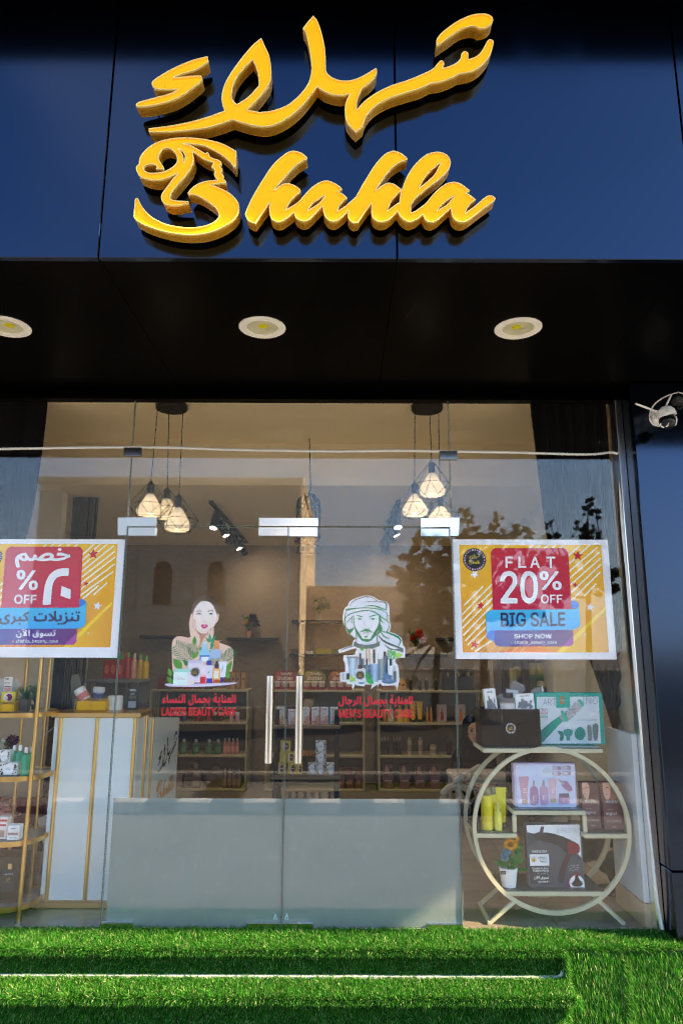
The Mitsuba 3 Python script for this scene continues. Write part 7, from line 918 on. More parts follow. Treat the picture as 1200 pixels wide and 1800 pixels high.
# security camera on the pillar
sc_ = thing('security_camera', 'white round security camera with two aerials on the right pillar', 'camera')
WH = C(250, 247, 244); YC = -.33
(ax, az) = (1.8766,2.8322); r = 1.927 - ax
Mt = trimesh.transformations.rotation_matrix(math.radians(-13), [0, 1, 0]); Mt[:3, 3] = [ax, YC, az]
part(sc_, 'shell', lathe([(0, r), (r * .4, r * .917), (r * .72, r * .694), (r * .93, r * .37), (r, 0), (r * 1.0, -r * .32), (r * .95, -r * .33), (r * .94, 0), (r * .6, r * .6), (0, r * .9)], n=36).apply_transform(Mt), 'mat_gloss', WH, smooth=50)
(bx_, bz_) = (1.8728,2.787); part(sc_, 'ball', trimesh.creation.icosphere(3, r * .90).apply_translation([bx_, YC - r * .12, bz_]), 'mat_gloss', C(18, 17, 18), smooth=True)
for (px, pz) in [(1.8146,2.7588),(1.8153,2.7506),(1.821,2.7424),(1.8299,2.7387),(1.8476,2.7447),(1.8547,2.7522),(1.8586,2.7627),(1.858,2.7725)]: part(sc_, 'lamp_diode', trimesh.creation.icosphere(1, .0052).apply_translation([px * .998 + ax * .002, YC - r * .80, pz]), 'mat_gloss', C(248, 244, 236))
part(sc_, 'lens', lathe([(0, -.006), (.014, -.006), (.018, .0), (.018, .006), (0, .006)], 0, 0, 0, 24).apply_transform(trimesh.transformations.rotation_matrix(math.pi / 2, [1, 0, 0])).apply_translation([1.838, YC - r * .88, 2.7649]), 'mat_gloss', C(40, 38, 44))
part(sc_, 'side_cap', hull(*[[[bx_ + r * dx, YC + y * r, bz_ + r * z] for y, z in ((-.35, .55), (.35, .55), (-.5, .1), (.5, .1), (-.2, -.45), (.2, -.45))] for dx in (.84, .98)]), 'mat_gloss', WH)
(mx, mz) = (1.8734,2.8548); part(sc_, 'wall_bracket', [(prism(rrect(mx - .022, mx + .03, mz - .042, mz + .05, .02), -.2, -.181), WH), (hull(*[[[mx + dx, y, mz + dz] for dx in (-.012, .022) for dz in (-.01, .03)] for y in (-.2,)], [[ax - r * .6, YC, az + dz] for dz in (-.01, .03)], [[ax - r * .5, YC + .03, az + .01]]), WH)], 'mat_gloss', smooth=40)
a0, a1 = (1.8351,2.8582), (1.6874,2.8838); part(sc_, 'aerial', tube([(a0[0], -.30, a0[1]), ((a0[0] + a1[0]) / 2, -.33, (a0[1] + a1[1]) / 2), (a1[0], -.36, a1[1])], [.0062, .0062, .0055], 12), 'mat_paint', WH)
a0, a1 = (1.9007,2.9008), (1.951,2.9814); part(sc_, 'aerial', tube([(a0[0], -.28, a0[1]), ((a0[0] + a1[0]) / 2, -.27, (a0[1] + a1[1]) / 2), (a1[0], -.26, a1[1])], [.0062, .0062, .0055], 12), 'mat_paint', WH)
cp = spline([(1.8889,2.8026),(1.874,2.7947),(1.8481,2.7986),(1.8275,2.8201),(1.822,2.8515),(1.8337,2.8911),(1.8598,2.9309),(1.9003,2.9628),(1.9478,2.987),(1.979,2.9971),(2.01,3.0052),(2.032,2.9973),(2.0654,2.9914)], 5, False); part(sc_, 'cable', tube([(x, -.23, z) for x, z in cp], .0042, 8), 'mat_paint', WH, smooth=40)
ad = thing('power_adapter', 'dark grey power adapter hanging under the soffit at the right edge', 'adapter'); (x0, z1), (x1, z0) = (1.973,2.9655), (2.082,2.9303); part(ad, 'case', bx(x0, x1, -.27, -.2, z0, z1, .004), 'mat_paint', C(58, 60, 64), smooth=False); part(ad, 'cord', tube([(x, -.235, z) for x, z in spline([(1.9906,2.9356),(1.9934,2.906),(2.0042,2.9013),(2.0166,2.914),(2.0244,2.9358)], 4, False)], .004, 6), 'mat_paint', C(30, 30, 32), smooth=40)
part(ad, 'hook', bx((x0 + x1) / 2 - .01, (x0 + x1) / 2 + .01, -.2, -.181, z0 + .01, z1 - .004), 'mat_paint', C(58, 60, 64), smooth=False)

# ================================================================ back of the shop
YS = 3.75
def unit(label, u0, u1, zt):
    t = thing('shelf_unit', label, 'shelf', 'low shelf units along the back wall'); FR = C(170, 158, 122)
    for z in (zt, 0.7081, 0.3624, 0.0114): part(t, 'shelf', bx(u0, u1, YS, YS + .38, z - .022, z, .003), 'mat_paint', FR, smooth=False)
    for x in (u0, u1 - .02):
        for y in (YS + .001, YS + .36): part(t, 'upright', bx(x + .0005, x + .0195, y, y + .018, 0, zt - .0225, .002), 'mat_paint', FR, smooth=False)
        for k in range(1, 4): part(t, 'side_rod', rod((x + .01, YS + .09 * k, 0), (x + .01, YS + .09 * k, zt - .023), .006, 6), 'mat_paint', FR)
    part(t, 'back_board', bx(u0 + .02, u1 - .02, YS + .38, YS + .39, .03, zt - .03), 'mat_paint', C(104, 92, 78), smooth=False)
zt = 1.0541; zs1, zs2, zs3 = 0.7081, 0.3624, 0.0114
unit('low gold-framed shelf unit behind the left door, left of the chevron strip', -2.1201, -1.0249, zt)
unit('low gold-framed shelf unit behind the meeting of the two doors', -0.8235, 0.2656, zt)
unit('low gold-framed shelf unit behind the right door, right of the chevron strip', 0.4104, 1.5816, zt)
YI = 3.9
for i, (x, _) in enumerate([(-1.269,1.0521),(-1.2174,1.0523),(-1.1595,1.0525),(-1.1015,1.0527)]): carton('tan_box', 'tan wooden-look box on top of the left shelf unit', 'box', x - .025, x + .024, 3.86, 3.95, zt, zt + .185, C(178, 138, 96) if i % 2 else C(158, 116, 78), [(ell(.5, .62, .2, .07), C(110, 70, 50))], 'tan boxes on the left shelf unit')
for i, ((x, _), c, k) in enumerate(zip([(-2.0229,1.0496),(-1.9391,1.0498),(-1.8489,1.0502),(-1.7329,1.0505),(-1.617,1.0509),(-1.501,1.0513)], (C(120, 50, 46), C(96, 88, 52), C(140, 70, 56), C(150, 60, 62), C(110, 84, 60), C(90, 60, 60)), 'maroon olive rust crimson khaki plum'.split())): carton('tall_box', f'{k} box on top of the left shelf unit', 'box', x - .045, x + .04, 3.86, 3.95, zt, zt + .14 + .02 * (i % 3), c, [(U(.15, .5, .85, .8), tuple(np.array(c) * 1.7))])
for i, ((x, _), c, cc) in enumerate(zip([(-1.8439,0.7035),(-1.7545,0.7038),(-1.5885,0.7044),(-1.4799,0.7047),(-1.4033,0.705),(-1.3394,0.7052),(-1.2181,0.7056),(-1.1542,0.7058)], [C(70, 82, 120)] * 2 + [C(150, 34, 44)] * 2 + [C(40, 34, 30)] * 2 + [C(196, 150, 156)] * 2, [C(200, 200, 204)] * 2 + [C(170, 50, 56)] * 2 + [C(206, 196, 170)] * 2 + [C(222, 214, 214)] * 2)):
    nm = ('blue jar with a silver lid', 'red tub with a red lid', 'black jar with pale gold lid', 'pink jar with a silver lid')[i // 2]; jar(f'{nm} on the left shelf unit', x, 3.85, zs1, .1, .034 if i < 4 else .024, c, cc, f'{nm}s on the left shelf unit')
for i, (x, _) in enumerate([(-1.7369,0.3453),(-1.604,0.3457),(-1.4585,0.3462),(-1.3573,0.3466)]): bottle('green bottle with pale cap on the left shelf unit', x, 3.85, zs2, .155, .036, C(60, 110, 74), C(206, 206, 190), 'green bottles on the left shelf unit', band=C(84, 134, 92))
for i, (x, _) in enumerate([(-1.2814,0.3468),(-1.2371,0.347),(-1.1928,0.3471),(-1.1485,0.3473)]): bottle('salmon pink bottle with clear cap on the left shelf unit', x, 3.85, zs2, .17, .021, C(196, 124, 104), C(206, 186, 170), 'pink bottles on the left shelf unit', band=C(216, 150, 130))
for (x, _) in [(-1.8887,0.3448),(-1.8317,0.345)]: carton('beige_box', 'beige box on the middle tier of the left shelf unit', 'box', x - .026, x + .024, 3.84, 3.92, zs2, zs2 + .16, C(150, 128, 108), [(U(.2, .5, .8, .6), C(110, 90, 76))], 'beige boxes on the left shelf unit')
for i, (a, b, c0, c1) in enumerate(((298, 322, 0, .17), (326, 355, 0, .1), (328, 354, .1, .19), (334, 349, .19, .27))):
    x0, x1 = ([-1.8828, -1.7073, -1.6947, -1.6571][i], [-1.7323, -1.5255, -1.5317, -1.5631][i]); carton('photo_box', ('brown box with two photo panels on the lowest tier of the left shelf unit', 'brown photo box at the bottom of the stack of three', 'brown photo box in the middle of the stack of three', 'small brown photo box on top of the stack of three')[i], 'box', x0, x1, 3.82, 3.9, zs3 + c0, zs3 + c1 - .002, C(132, 108, 96), [(U(.08, .2, .46, .8), C(92, 66, 58)), (U(.54, .2, .92, .8), C(160, 130, 116))])
for i, (x, _) in enumerate([(-1.2682,-0.0051),(-1.2181,-0.0049),(-1.1679,-0.0048),(-1.1178,-0.0046)]): bottle('brown bottle in a wrapped set on the left shelf unit', x, 3.84, zs3, .2, .024, C(130, 100, 88), C(170, 160, 150), 'wrapped brown bottles on the left shelf unit', band=C(160, 126, 112))
pouch('tied brown pouch on the lowest tier of the left shelf unit', [(-1.4598,0.0094),(-1.4719,0.145),(-1.4181,0.2045),(-1.3819,0.2402),(-1.3183,0.2167),(-1.2854,0.01)], 3.85, C(128, 104, 90), 7)
# body butter displays
for i, (a, b, col) in enumerate(((-0.7681, -0.5034, C(150, 70, 66)), (-0.4259, -0.1741, C(140, 128, 70)), (-0.1353, 0.1295, C(160, 100, 60)))):
    t = thing('display_tray', f'red display tray of three tubs with a {("pink", "green", "orange")[i]} arched backboard on the middle shelf unit', 'display tray'); m = (a + b) / 2; w = b - a
    part(t, 'tray', bx(a, b, 3.84, 3.97, zt, zt + .03, .003), 'mat_paint', C(130, 34, 44), smooth=False)
    bk = rrect(a, b, zt + .03, zt + .17, .02).union(ell(m, zt + .15, w * .4, .065)); part(t, 'backboard', [(prism(bk, 3.955, 3.965), col)] + flat([(fit(text_poly('Body'), m - w * .26, m + w * .3, zt + .15, zt + .19), C(226, 206, 190)), (fit(text_poly('Butter'), m - w * .34, m + w * .34, zt + .1, zt + .145), C(226, 206, 190)), (ell(a + w * .2, zt + .17, .03, .03), tuple(np.array(col) * 1.5))], 3.954, .0006), 'mat_paint', smooth=False)
    for j in range(3): x = a + w * (.18 + .32 * j); k = num(f'{t}__tub'); used.add(k); emit(k, lathe([(0, 0), (.034, 0), (.037, .045), (0, .045)], x, 3.89, zt + .03, 14), 'mat_gloss', C(196, 176, 160)); emit(num(f'{k}__lid'), lathe([(0, .045), (.04, .045), (.04, .062), (0, .062)], x, 3.89, zt + .03, 14), 'mat_gloss', C(226, 214, 200))
for (x, _) in [(0.0082,0.7097),(0.0593,0.7099),(0.1104,0.7101),(0.1615,0.7102)]: bottle('grey-green bottle on the middle shelf unit', x, 3.85, zs1, .15, .021, C(112, 128, 96), C(150, 150, 120), 'grey-green bottles on the middle shelf unit')
for i, (x, _) in enumerate([(0.0106,-0.0009),(0.1047,-0.0006),(0.1987,-0.0003)]): carton('red_carton', 'dull red carton low on the middle shelf unit', 'box', x - .04, x + .035, 3.82, 3.9, zs3, zs3 + .22, C(110, 62, 54), [(U(.2, .2, .8, .4), C(150, 100, 84))], 'dull red cartons on the middle shelf unit')
# right unit
for i, ((x, _), w, c) in enumerate(zip([(0.5356,1.0582),(0.6387,1.0586),(0.7031,1.0588)], (.075, .05, .03), (C(150, 104, 66), C(204, 164, 104), C(196, 150, 92)))): carton('tan_box', ('brown flat box on top of the right shelf unit', 'pale tan box on top of the right shelf unit', 'narrow tan box on top of the right shelf unit')[i], 'box', x - w, x + w, 3.86, 3.95, zt, zt + (.09, .13, .11)[i], c, [(U(.2, .4, .8, .6), C(130, 60, 40))])
for x, _ in [(0.7934,1.0591),(0.8901,1.0594),(0.9674,1.0597),(1.077,1.0601)]: bottle('dark grey-capped bottle on top of the right shelf unit', x, 3.88, zt, .135, .02, C(44, 44, 50), C(150, 146, 140), 'dark bottles on the right shelf unit top')
bc = thing('jewel_case', 'black vanity case with gold clasps on top of the right shelf unit', 'case'); x0, x1 = 1.1371, 1.5032; part(bc, 'body', bx(x0, x1, 3.85, 4.05, zt, zt + .17, .008), 'mat_gloss', C(24, 23, 25), smooth=False); part(bc, 'lid', bx(x0 - .004, x1 + .004, 3.846, 4.054, zt + .171, zt + .235, .008), 'mat_gloss', C(24, 23, 25), smooth=False)
for x in (x0 + .06, x1 - .08, (x0 + x1) / 2): part(bc, 'clasp', bx(x, x + .02, 3.838, 3.8455, zt + .15, zt + .2, .003), 'mat_metal', GOLD, smooth=False)
for i, ((x, _), c) in enumerate(zip([(0.4873,0.7113),(0.5576,0.7116),(0.6598,0.7119),(0.7301,0.7122)], (C(180, 130, 40), C(196, 180, 130), C(208, 176, 50), C(214, 160, 30)))): bottle(f'{("bronze", "cream", "yellow", "amber")[i]} hair oil bottle on the upper tier of the right shelf unit', x, 3.85, zs1, .18 + .01 * (i % 2), (.022, .034, .034, .036)[i], c, tuple(np.array(c) * .8))
for x, _ in [(0.8067,0.7124),(0.8834,0.7127)]: tube_pack('golden yellow cream tube on the right shelf unit', x, 3.85, zs1, .225, .07, .045, C(222, 172, 36), C(60, 60, 30), 'golden tubes on the right shelf unit')
for x, _ in [(0.9664,0.7129),(1.0112,0.7131)]: bottle('thin amber spray bottle on the right shelf unit', x, 3.85, zs1, .16, .014, C(206, 140, 36), C(220, 190, 120), 'thin amber bottles on the right shelf unit')
for (x, _), c, lb in zip([(1.1325,0.7135),(1.3434,0.7142)], (C(150, 50, 66), C(206, 120, 40)), ('pink', 'orange')): carton('serum_box', f'pale serum box with a {lb} bottle picture on the right shelf unit', 'box', x - .055, x + .05, 3.85, 3.93, zs1, zs1 + .19, C(176, 156, 148), [(rrect(.34, .66, .12, .6, .08), c), (U(.44, .6, .56, .78), C(120, 100, 90))])
for x, _ in [(0.4587,0.3526),(0.4904,0.3527),(0.522,0.3528),(0.5916,0.353),(0.6233,0.3531),(0.6549,0.3532)]: bottle('slim dark silver-capped bottle on the right shelf unit', x, 3.85, zs2, .185, .014, C(40, 38, 46), C(180, 170, 150), 'slim dark bottles on the right shelf unit')
for i, ((x, _), h, r) in enumerate(zip([(0.7625,0.3536),(0.8828,0.354),(1.022,0.3545)], (.19, .19, .11), (.024, .024, .036))): can(('tall patterned cream can, left one of the pair on the right shelf unit', 'tall patterned cream can, right one of the pair on the right shelf unit', 'short wide cream tub on the right shelf unit')[i], x, 3.85, zs2, h, r, C(186, 166, 134), C(150, 132, 104), band=C(150, 130, 98))
bottle('black round-shouldered bottle at the right end of the right shelf unit', 1.1992, 3.85, zs2, .2, .03, C(28, 27, 30), C(60, 60, 60))
for i, (x, _) in enumerate([(0.5248,0.0008),(0.7066,0.0014),(0.8759,0.002),(1.0389,0.0025)]): carton('dye_carton', 'brown and pink hair dye carton on the lowest tier', 'box', x - .06, x + .05, 3.82, 3.9, zs3, zs3 + .25, C(120, 84, 80), [(U(.05, .56, .95, .96), C(90, 58, 56)), (ell(.4, .78, .22, .16), C(176, 136, 122)), (U(.15, .3, .85, .36), C(190, 160, 156))], 'hair dye cartons on the right shelf unit')
# centre table
YB = 1.75; tx0, tx1 = -0.5486, -0.0117; tzA, tzB = 0.8863, 0.4939
ct = thing('display_rack', 'small black-framed rack with wooden shelves in the middle of the shop', 'rack')
for x in (tx0, tx1 - .04):
    for y in (YB + .02, YB + .34): part(ct, 'post', bx(x, x + .04, y, y + .03, 0, tzA + .12, .003), 'mat_paint', C(26, 25, 27), smooth=False)
for z in (tzA, tzB, .10): part(ct, 'shelf', bx(tx0 - .012, tx1 + .012, YB - .01, YB + .019, z - .028, z, .003), 'mat_wood', smooth=False); part(ct, 'shelf', bx(tx0 + .0405, tx1 - .0405, YB + .0195, YB + .38, z - .028, z, .003), 'mat_wood', smooth=False)
HANDS = [(C(206, 110, 60), 'orange striped'), (C(130, 130, 160), 'grey'), (C(214, 130, 70), 'amber striped'), (C(206, 66, 50), 'red striped'), (C(216, 130, 140), 'pink striped'), (C(50, 150, 200), 'blue striped')]
for (x, _), (c, nm), w in zip([(-0.5083,0.8798),(-0.4111,0.8802),(-0.2973,0.8805),(-0.2167,0.8808),(-0.1408,0.8811),(-0.0602,0.8813)], HANDS, (.036, .034, .036, .035, .035, .036)):
    carton('mask_box', f'white hand mask box with {nm} edge on the upper shelf of the black rack', 'box', x - w, x + w, 1.84, 1.88, tzA, tzA + (.135 if nm != 'grey' else .115), C(226, 224, 222), [(U(0, 0, .13, 1), c), (fit(text_poly('HAND'), .3, .82, .84, .92), C(110, 110, 120)), (poly([(.3, .04), (.45, .2), (.6, .4), (.82, .52), (.96, .44), (.98, .2), (.8, .02)]), C(216, 176, 150)), (stroke([(.14, .1), (.4, .16), (.7, .08), (.96, .14)], .05, .02), c), (ell(.42, .42, .06, .035), C(200, 40, 60)), (stroke([(.36, .62), (.5, .63), (.6, .62)], .03), C(120, 150, 170))])
YLO = [(ell(.5, .48, .36, .42), C(206, 190, 160)), (ell(.6, .5, .25, .34), C(110, 62, 60)), (stroke([(.26, .5), (.5, .52), (.74, .5)], .06), C(226, 220, 200))]
for (a, b), lb in zip((((-0.522,0.4998), (-0.4514,0.5663)), ((-0.4312,0.5001), (-0.359,0.5666)), ((-0.3577,0.4971), (-0.3124,0.563)), ((-0.5025,0.5668), (-0.4443,0.6329)), ((-0.4416,0.567), (-0.3783,0.6331)), ((-0.4983,0.6334), (-0.4139,0.6999))), ('bottom left', 'bottom middle', 'bottom right', 'middle left', 'middle right', 'topmost')):
    carton('soap_box', f'yellow fruit soap box, {lb} one of the pile on the black rack', 'box', a[0], b[0], 1.82, 1.87, tzB + {'b': 0, 'm': .087, 't': .174}[lb[0]] + .0005, tzB + {'b': .0865, 'm': .1735, 't': .26}[lb[0]], C(204, 178, 66), YLO if lb != 'middle left' else ())
for (a, b), k, lb in zip((((-0.2662,0.504), (-0.2001,0.5637)), ((-0.1987,0.5009), (-0.1294,0.5641)), ((-0.117,0.5012), (-0.0385,0.5631)), ((-0.2043,0.5607), (-0.1206,0.6358)), ((-0.2079,0.6355), (-0.1212,0.7083))), (0, 0, 0, 1, 2), ('bottom left', 'bottom middle', 'bottom right', 'middle', 'topmost')):
    carton('soap_box', f'white soap box with black flecks, {lb} one of the pile on the black rack', 'box', a[0], b[0], 1.81, 1.86, tzB + .088 * k + .0005, tzB + .088 * k + .0875, C(216, 214, 208), PAT)
tr2 = thing('snack_tray', 'small dark dish of orange rolls on the lower shelf of the black rack', 'dish'); (x, z) = (-0.2688,0.5909); part(tr2, 'dish', lathe([(0, 0), (.05, 0), (.075, .03), (.07, .032), (.048, .008), (0, .008)], x, 1.95, tzB + .10, 20), 'mat_paint', C(70, 62, 54)); part(tr2, 'stand', lathe([(0, 0), (.05, 0), (.05, .1), (0, .1)], x, 1.95, tzB, 16), 'mat_paint', C(70, 62, 54))
for i in range(4): part(tr2, 'roll', rod((x - .05 + .03 * i, 1.93, tzB + .12), (x - .03 + .03 * i, 1.96, tzB + .16), .011, 8), 'mat_paint', C(206, 120, 50))
for (x, _) in [(-0.4178,0.273),(-0.3569,0.2732),(-0.2913,0.2734),(-0.2305,0.2736),(-0.1696,0.2738),(-0.0947,0.2741)]: bottle('clear dark-capped bottle on the bottom shelf of the rack', x, 1.9, .10, .24, .027, C(120, 116, 110), C(54, 52, 52), 'clear bottles on the rack bottom shelf', band=C(170, 166, 160))
# wall shelves
def wall_shelf(label, x0, x1, z): t = thing('wall_shelf', label, 'shelf'); part(t, 'board', bx(x0, x1, 4.0, 4.218, z - .035, z, .003), 'mat_paint', C(40, 37, 36), smooth=False); return z
w1 = wall_shelf('black floating wall shelf behind the woman sticker', -2.346, -1.9024, 1.654); w2 = wall_shelf('black floating wall shelf carrying the yellow and purple flowers', -1.3324, -0.7431, 1.6316); w3 = wall_shelf('black floating wall shelf above the body butter trays', -0.6004, 0.1508, 1.4463); w4 = wall_shelf('black floating wall shelf left of the man sticker', -0.5745, 0.0178, 1.8373); w5 = wall_shelf('black floating wall shelf carrying the red flowers', 0.7043, 1.2316, 1.4503); w6 = wall_shelf('black floating wall shelf beside the right poster', 1.1308, 1.7268, 1.6398)
def fl_pot(name, label, u, z, colA, colB, pc):
    x = u
    def b(t, x, y, zz): sprig(t, x, y, zz, .2, 9, C(70, 104, 44), 3, .5, .022); bloom(t, x + .045, y - .02, zz + .17, .06, colA, seed=5, n=50); bloom(t, x - .035, y - .03, zz + .12, .045, colB, seed=6, n=40); bloom(t, x + .09, y, zz + .1, .05, colA, seed=7, n=40)
    potted(name, label, x, 4.09, z, .038, .075, pc, b)
fl_pot('flower_pot', 'pink pot of purple and yellow artificial flowers on a wall shelf', -1.0879, w2, C(70, 42, 66), C(214, 184, 90), C(190, 130, 110)); fl_pot('flower_pot', 'pale pot of red artificial flowers on a wall shelf', 0.875, w5, C(206, 62, 44), C(180, 44, 40), C(150, 136, 110)); fl_pot('flower_pot', 'small pot of green and white flowers on the shelf by the man sticker', -0.2635, w4, C(120, 130, 90), C(190, 180, 150), C(130, 124, 104))
for i, (x, _) in enumerate([(-0.3922,1.4456),(-0.3457,1.4457)]): jar('tiny white-lidded jar on the wall shelf above the trays', x, 4.08, w3, .035, .018, C(226, 222, 214), C(236, 232, 226), 'tiny jars on the wall shelf')
for i, ((x, _), c) in enumerate(zip([(-0.5381,1.4451),(-0.2462,1.4461),(-0.1534,1.4464),(-0.0605,1.4467)], (C(80, 60, 52), C(150, 140, 40), C(140, 136, 44), C(96, 104, 60)))): carton('small_carton', ('dark brown carton on the wall shelf above the trays', 'lime carton on the wall shelf above the trays', 'olive carton on the wall shelf above the trays', 'moss green carton on the wall shelf above the trays')[i], 'box', x - .05, x + .045, 4.05, 4.12, w3, w3 + .06, c)
# bird cage
bg = thing('bird_cage', 'black decorative wire bird cage hanging from the ceiling behind the centre clamp', 'bird cage'); (cx, cz0), (_, cz1) = (-0.2483,2.197), (-0.2529,2.5512); BK = C(30, 29, 30); R = -0.1609 - cx
part(bg, 'floor_tray', lathe([(0, 0), (R, 0), (R, .05), (R * .97, .05), (R * .97, .01), (0, .01)], cx, 0.95, cz0, 24), 'mat_paint', BK)
for i in range(14): a = 2 * np.pi * i / 14; part(bg, 'wire', tube([(cx + R * math.cos(a), 0.95 + R * math.sin(a), cz0 + .04), (cx + R * math.cos(a), 0.95 + R * math.sin(a), cz1)] + [(cx + R * math.cos(q) * math.cos(a), 0.95 + R * math.cos(q) * math.sin(a), cz1 + R * 1.1 * math.sin(q)) for q in np.linspace(.3, 1.5, 6)], .006, 5), 'mat_paint', BK)
for z in (cz1, (cz0 + cz1) / 2): part(bg, 'hoop', tube([(cx + R * math.cos(a), 0.95 + R * math.sin(a), z) for a in np.linspace(0, 2 * np.pi, 28, endpoint=False)], .007, 5, True), 'mat_paint', BK)
part(bg, 'hanger', tube([(cx, 0.95, cz1 + R * 1.1), (cx + .015, 0.95, cz1 + R * 1.1 + .03), (cx, 0.95, 3.088)], .004, 6), 'mat_paint', BK); bloom(bg, cx + .04, 0.92, cz0 + .12, .06, C(96, 70, 110), seed=9, n=40); bloom(bg, cx - .06, 0.93, cz0 + .1, .05, C(120, 60, 60), seed=10, n=30)
# track lights
def track(label, spots, y0, y1, x):
    t = thing('track_light', label, 'track light', 'ceiling track lights'); part(t, 'rail', bx(x - .018, x + .018, y0, y1, 2.722, 2.7495, .003), 'mat_paint', C(28, 27, 28), smooth=False)
    for i, (y, dx, dy) in enumerate(spots):
        k = num(f'{t}__spot_head'); used.add(k); d = np.array([dx, dy, -.8]); d /= np.linalg.norm(d); p = np.array([x, y, 2.62]); M = trimesh.geometry.align_vectors([0, 0, -1], d); M[:3, 3] = p
        emit(num(k + '__can'), [(lathe([(.0, .09), (.036, .09), (.038, .085), (.038, -.08), (.0355, -.08), (.034, -.055), (0, -.052)], n=20).apply_transform(M), C(28, 27, 28)), (rod(p, (x, y, 2.722), .008, 8), C(28, 27, 28))], 'mat_paint')
        emit(num(k + '__lens'), lathe([(0, -.056), (.031, -.056)], n=18).apply_transform(M) if False else disc(M, -.058, .031), 'mat_paint', C(250, 246, 236), smooth=False, emitter=area_glow(*(np.array([12.6, 10.8, 8.3]) * 2.6)))
def disc(M, z, r, n=18):
    a = np.linspace(0, 2 * np.pi, n, endpoint=False); V = np.vstack([[0, 0, z], np.stack([r * np.cos(a), r * np.sin(a), np.full(n, z)], 1)]); F = [[0, (i + 1) % n + 1, i + 1] for i in range(n)]; m = trimesh.Trimesh(V, F, process=False); m.apply_transform(M); return m
track('black ceiling track with five lit spots in the left half of the shop', [(1.9, -.15, -.25), (2.3, .35, -.1), (2.75, -.3, .5), (3.15, .4, -.15), (3.6, .3, .6)], 1.65, 3.9, -1.1215)
track('black ceiling track with five lit spots in the right half of the shop', [(1.85, .1, -.3), (2.25, .35, -.1), (2.65, .35, .1), (3.1, -.35, .5), (3.5, .3, .7)], 1.6, 3.85, 0.4876)
# pendant lamps
def pendants(label, cu, lamps):
    for i, (x, z0, z1, y, lb) in enumerate(lamps):
        t = thing('pendant_lamp', f'lit pendant lamp in a black wire cage, {lb} of the {label} cluster', 'pendant lamp'); r = .088; H = z1 - z0
        part(t, 'shade', lathe([(.022, H * .62), (r * .98, H * .17), (r * .86, .004), (r * .83, .006), (r * .95, H * .17), (.018, H * .60)], x, y, z0, 6), 'mat_shade', smooth=False)
        part(t, 'bulb', trimesh.creation.icosphere(2, .026).apply_translation([x, y, z0 + H * .16]), 'mat_paint', C(255, 244, 220), smooth=True, emitter=area_glow(1.25, 0.98, 0.62))
        part(t, 'socket', lathe([(0, 0), (.02, 0), (.02, .06), (.007, .075), (0, .075)], x, y, z0 + H * .62, 14), 'mat_paint', C(26, 25, 26)); part(t, 'cord', rod((x, y, z0 + H), (cu + (x - cu) * .9, .24 + (y - .24) * .3, 3.06), .0026, 6), 'mat_paint', C(22, 21, 22))
        top = (x, y, z0 + H); mid = [(x + .132 * math.cos(a), y + .132 * math.sin(a), z0 + H * .30) for a in np.linspace(0, 2 * np.pi, 6, endpoint=False) + .3]; low = [(x + .085 * math.cos(a), y + .085 * math.sin(a), z0 - .005) for a in np.linspace(0, 2 * np.pi, 6, endpoint=False) + .82]
        for q in range(6): part(t, 'cage_wire', cat(rod(top, mid[q], .0018, 4), rod(mid[q], mid[(q + 1) % 6], .0018, 4), rod(mid[q], low[q], .0018, 4), rod(mid[(q + 1) % 6], low[q], .0018, 4), rod(low[q], low[(q + 1) % 6], .0018, 4)), 'mat_matt', C(26, 25, 26), smooth=False)
    t = thing('ceiling_rose', f'black round ceiling plate carrying the {label} pendant cluster', 'ceiling plate'); part(t, 'plate', lathe([(0, 3.055), (.10, 3.055), (.105, 3.062), (.105, 3.0895), (0, 3.0895)], cu, .24, 0, 32), 'mat_paint', C(24, 23, 24))
scene['mat_shade'] = {'type': 'principledthin', 'base_color': {'type': 'rgb', 'value': [0.88, 0.85, 0.78]}, 'roughness': 0.6, 'diff_trans': 1.1, 'eta': 1.3}
pendants('left', -1.1331, [(-1.2349, 2.3296, 2.5638, .22, 'left one'), (-1.1632, 2.3381, 2.5549, .36, 'middle one'), (-1.0444, 2.2265, 2.4715, .2, 'lowest one')])
pendants('right', 0.5667, [(0.4775, 2.3433, 2.575, .26, 'left one'), (0.5839, 2.4624, 2.705, .2, 'highest one'), (0.6571, 2.3215, 2.4913, .36, 'rearmost one')])

# ================================================================ across the street (seen in the reflections)
def oy(Y): return -Y            # a distance behind the glass image is the same distance in front of the glass
solo('road', bx(-90, 90, -20.0, -7.2, -0.60, -0.452), 'mat_road', None, 'grey asphalt road in front of the shop', kind='structure', smooth=False)
k = thing('kerb', 'kerb of alternating pale and dark painted blocks', 'kerb'); labels[k] = {'label': 'street kerb of alternating pale and dark painted blocks', 'kind': 'structure'}
emit(k, bx(-40, 40, -5.02, -4.86, -0.47, -0.40), 'mat_paint', C(120, 116, 110), smooth=False)
for i in range(-9, 9):
    part(k, 'block', bx(i * 0.40 + 0.004, i * 0.40 + 0.396, -5.03, -4.80, -0.469, -0.33, 0.01), 'mat_paint', C(214, 212, 206) if i % 2 else C(70, 74, 84), smooth=False)
ba = thing('beige_building', 'two storey beige building with arched windows across the street', 'building')
BA = 22.0
xa0, xa1, za1 = -11.7654, -1.5625, 7.9082
emit(num(ba + '__body'), bx(xa0, xa1, -36, -BA - 0.02, -0.5, za1 - 0.1), 'mat_plaster', smooth=False)
xs = [xa0, -9.8037, -7.7765, -5.6618, -3.5469, xa1]
zs = [-0.5, 0.7195, 3.1572, za1 - 2.1, za1]
wins = [(-6.7931, -4.7505, -8.8572), 3.1777, 4.8266]
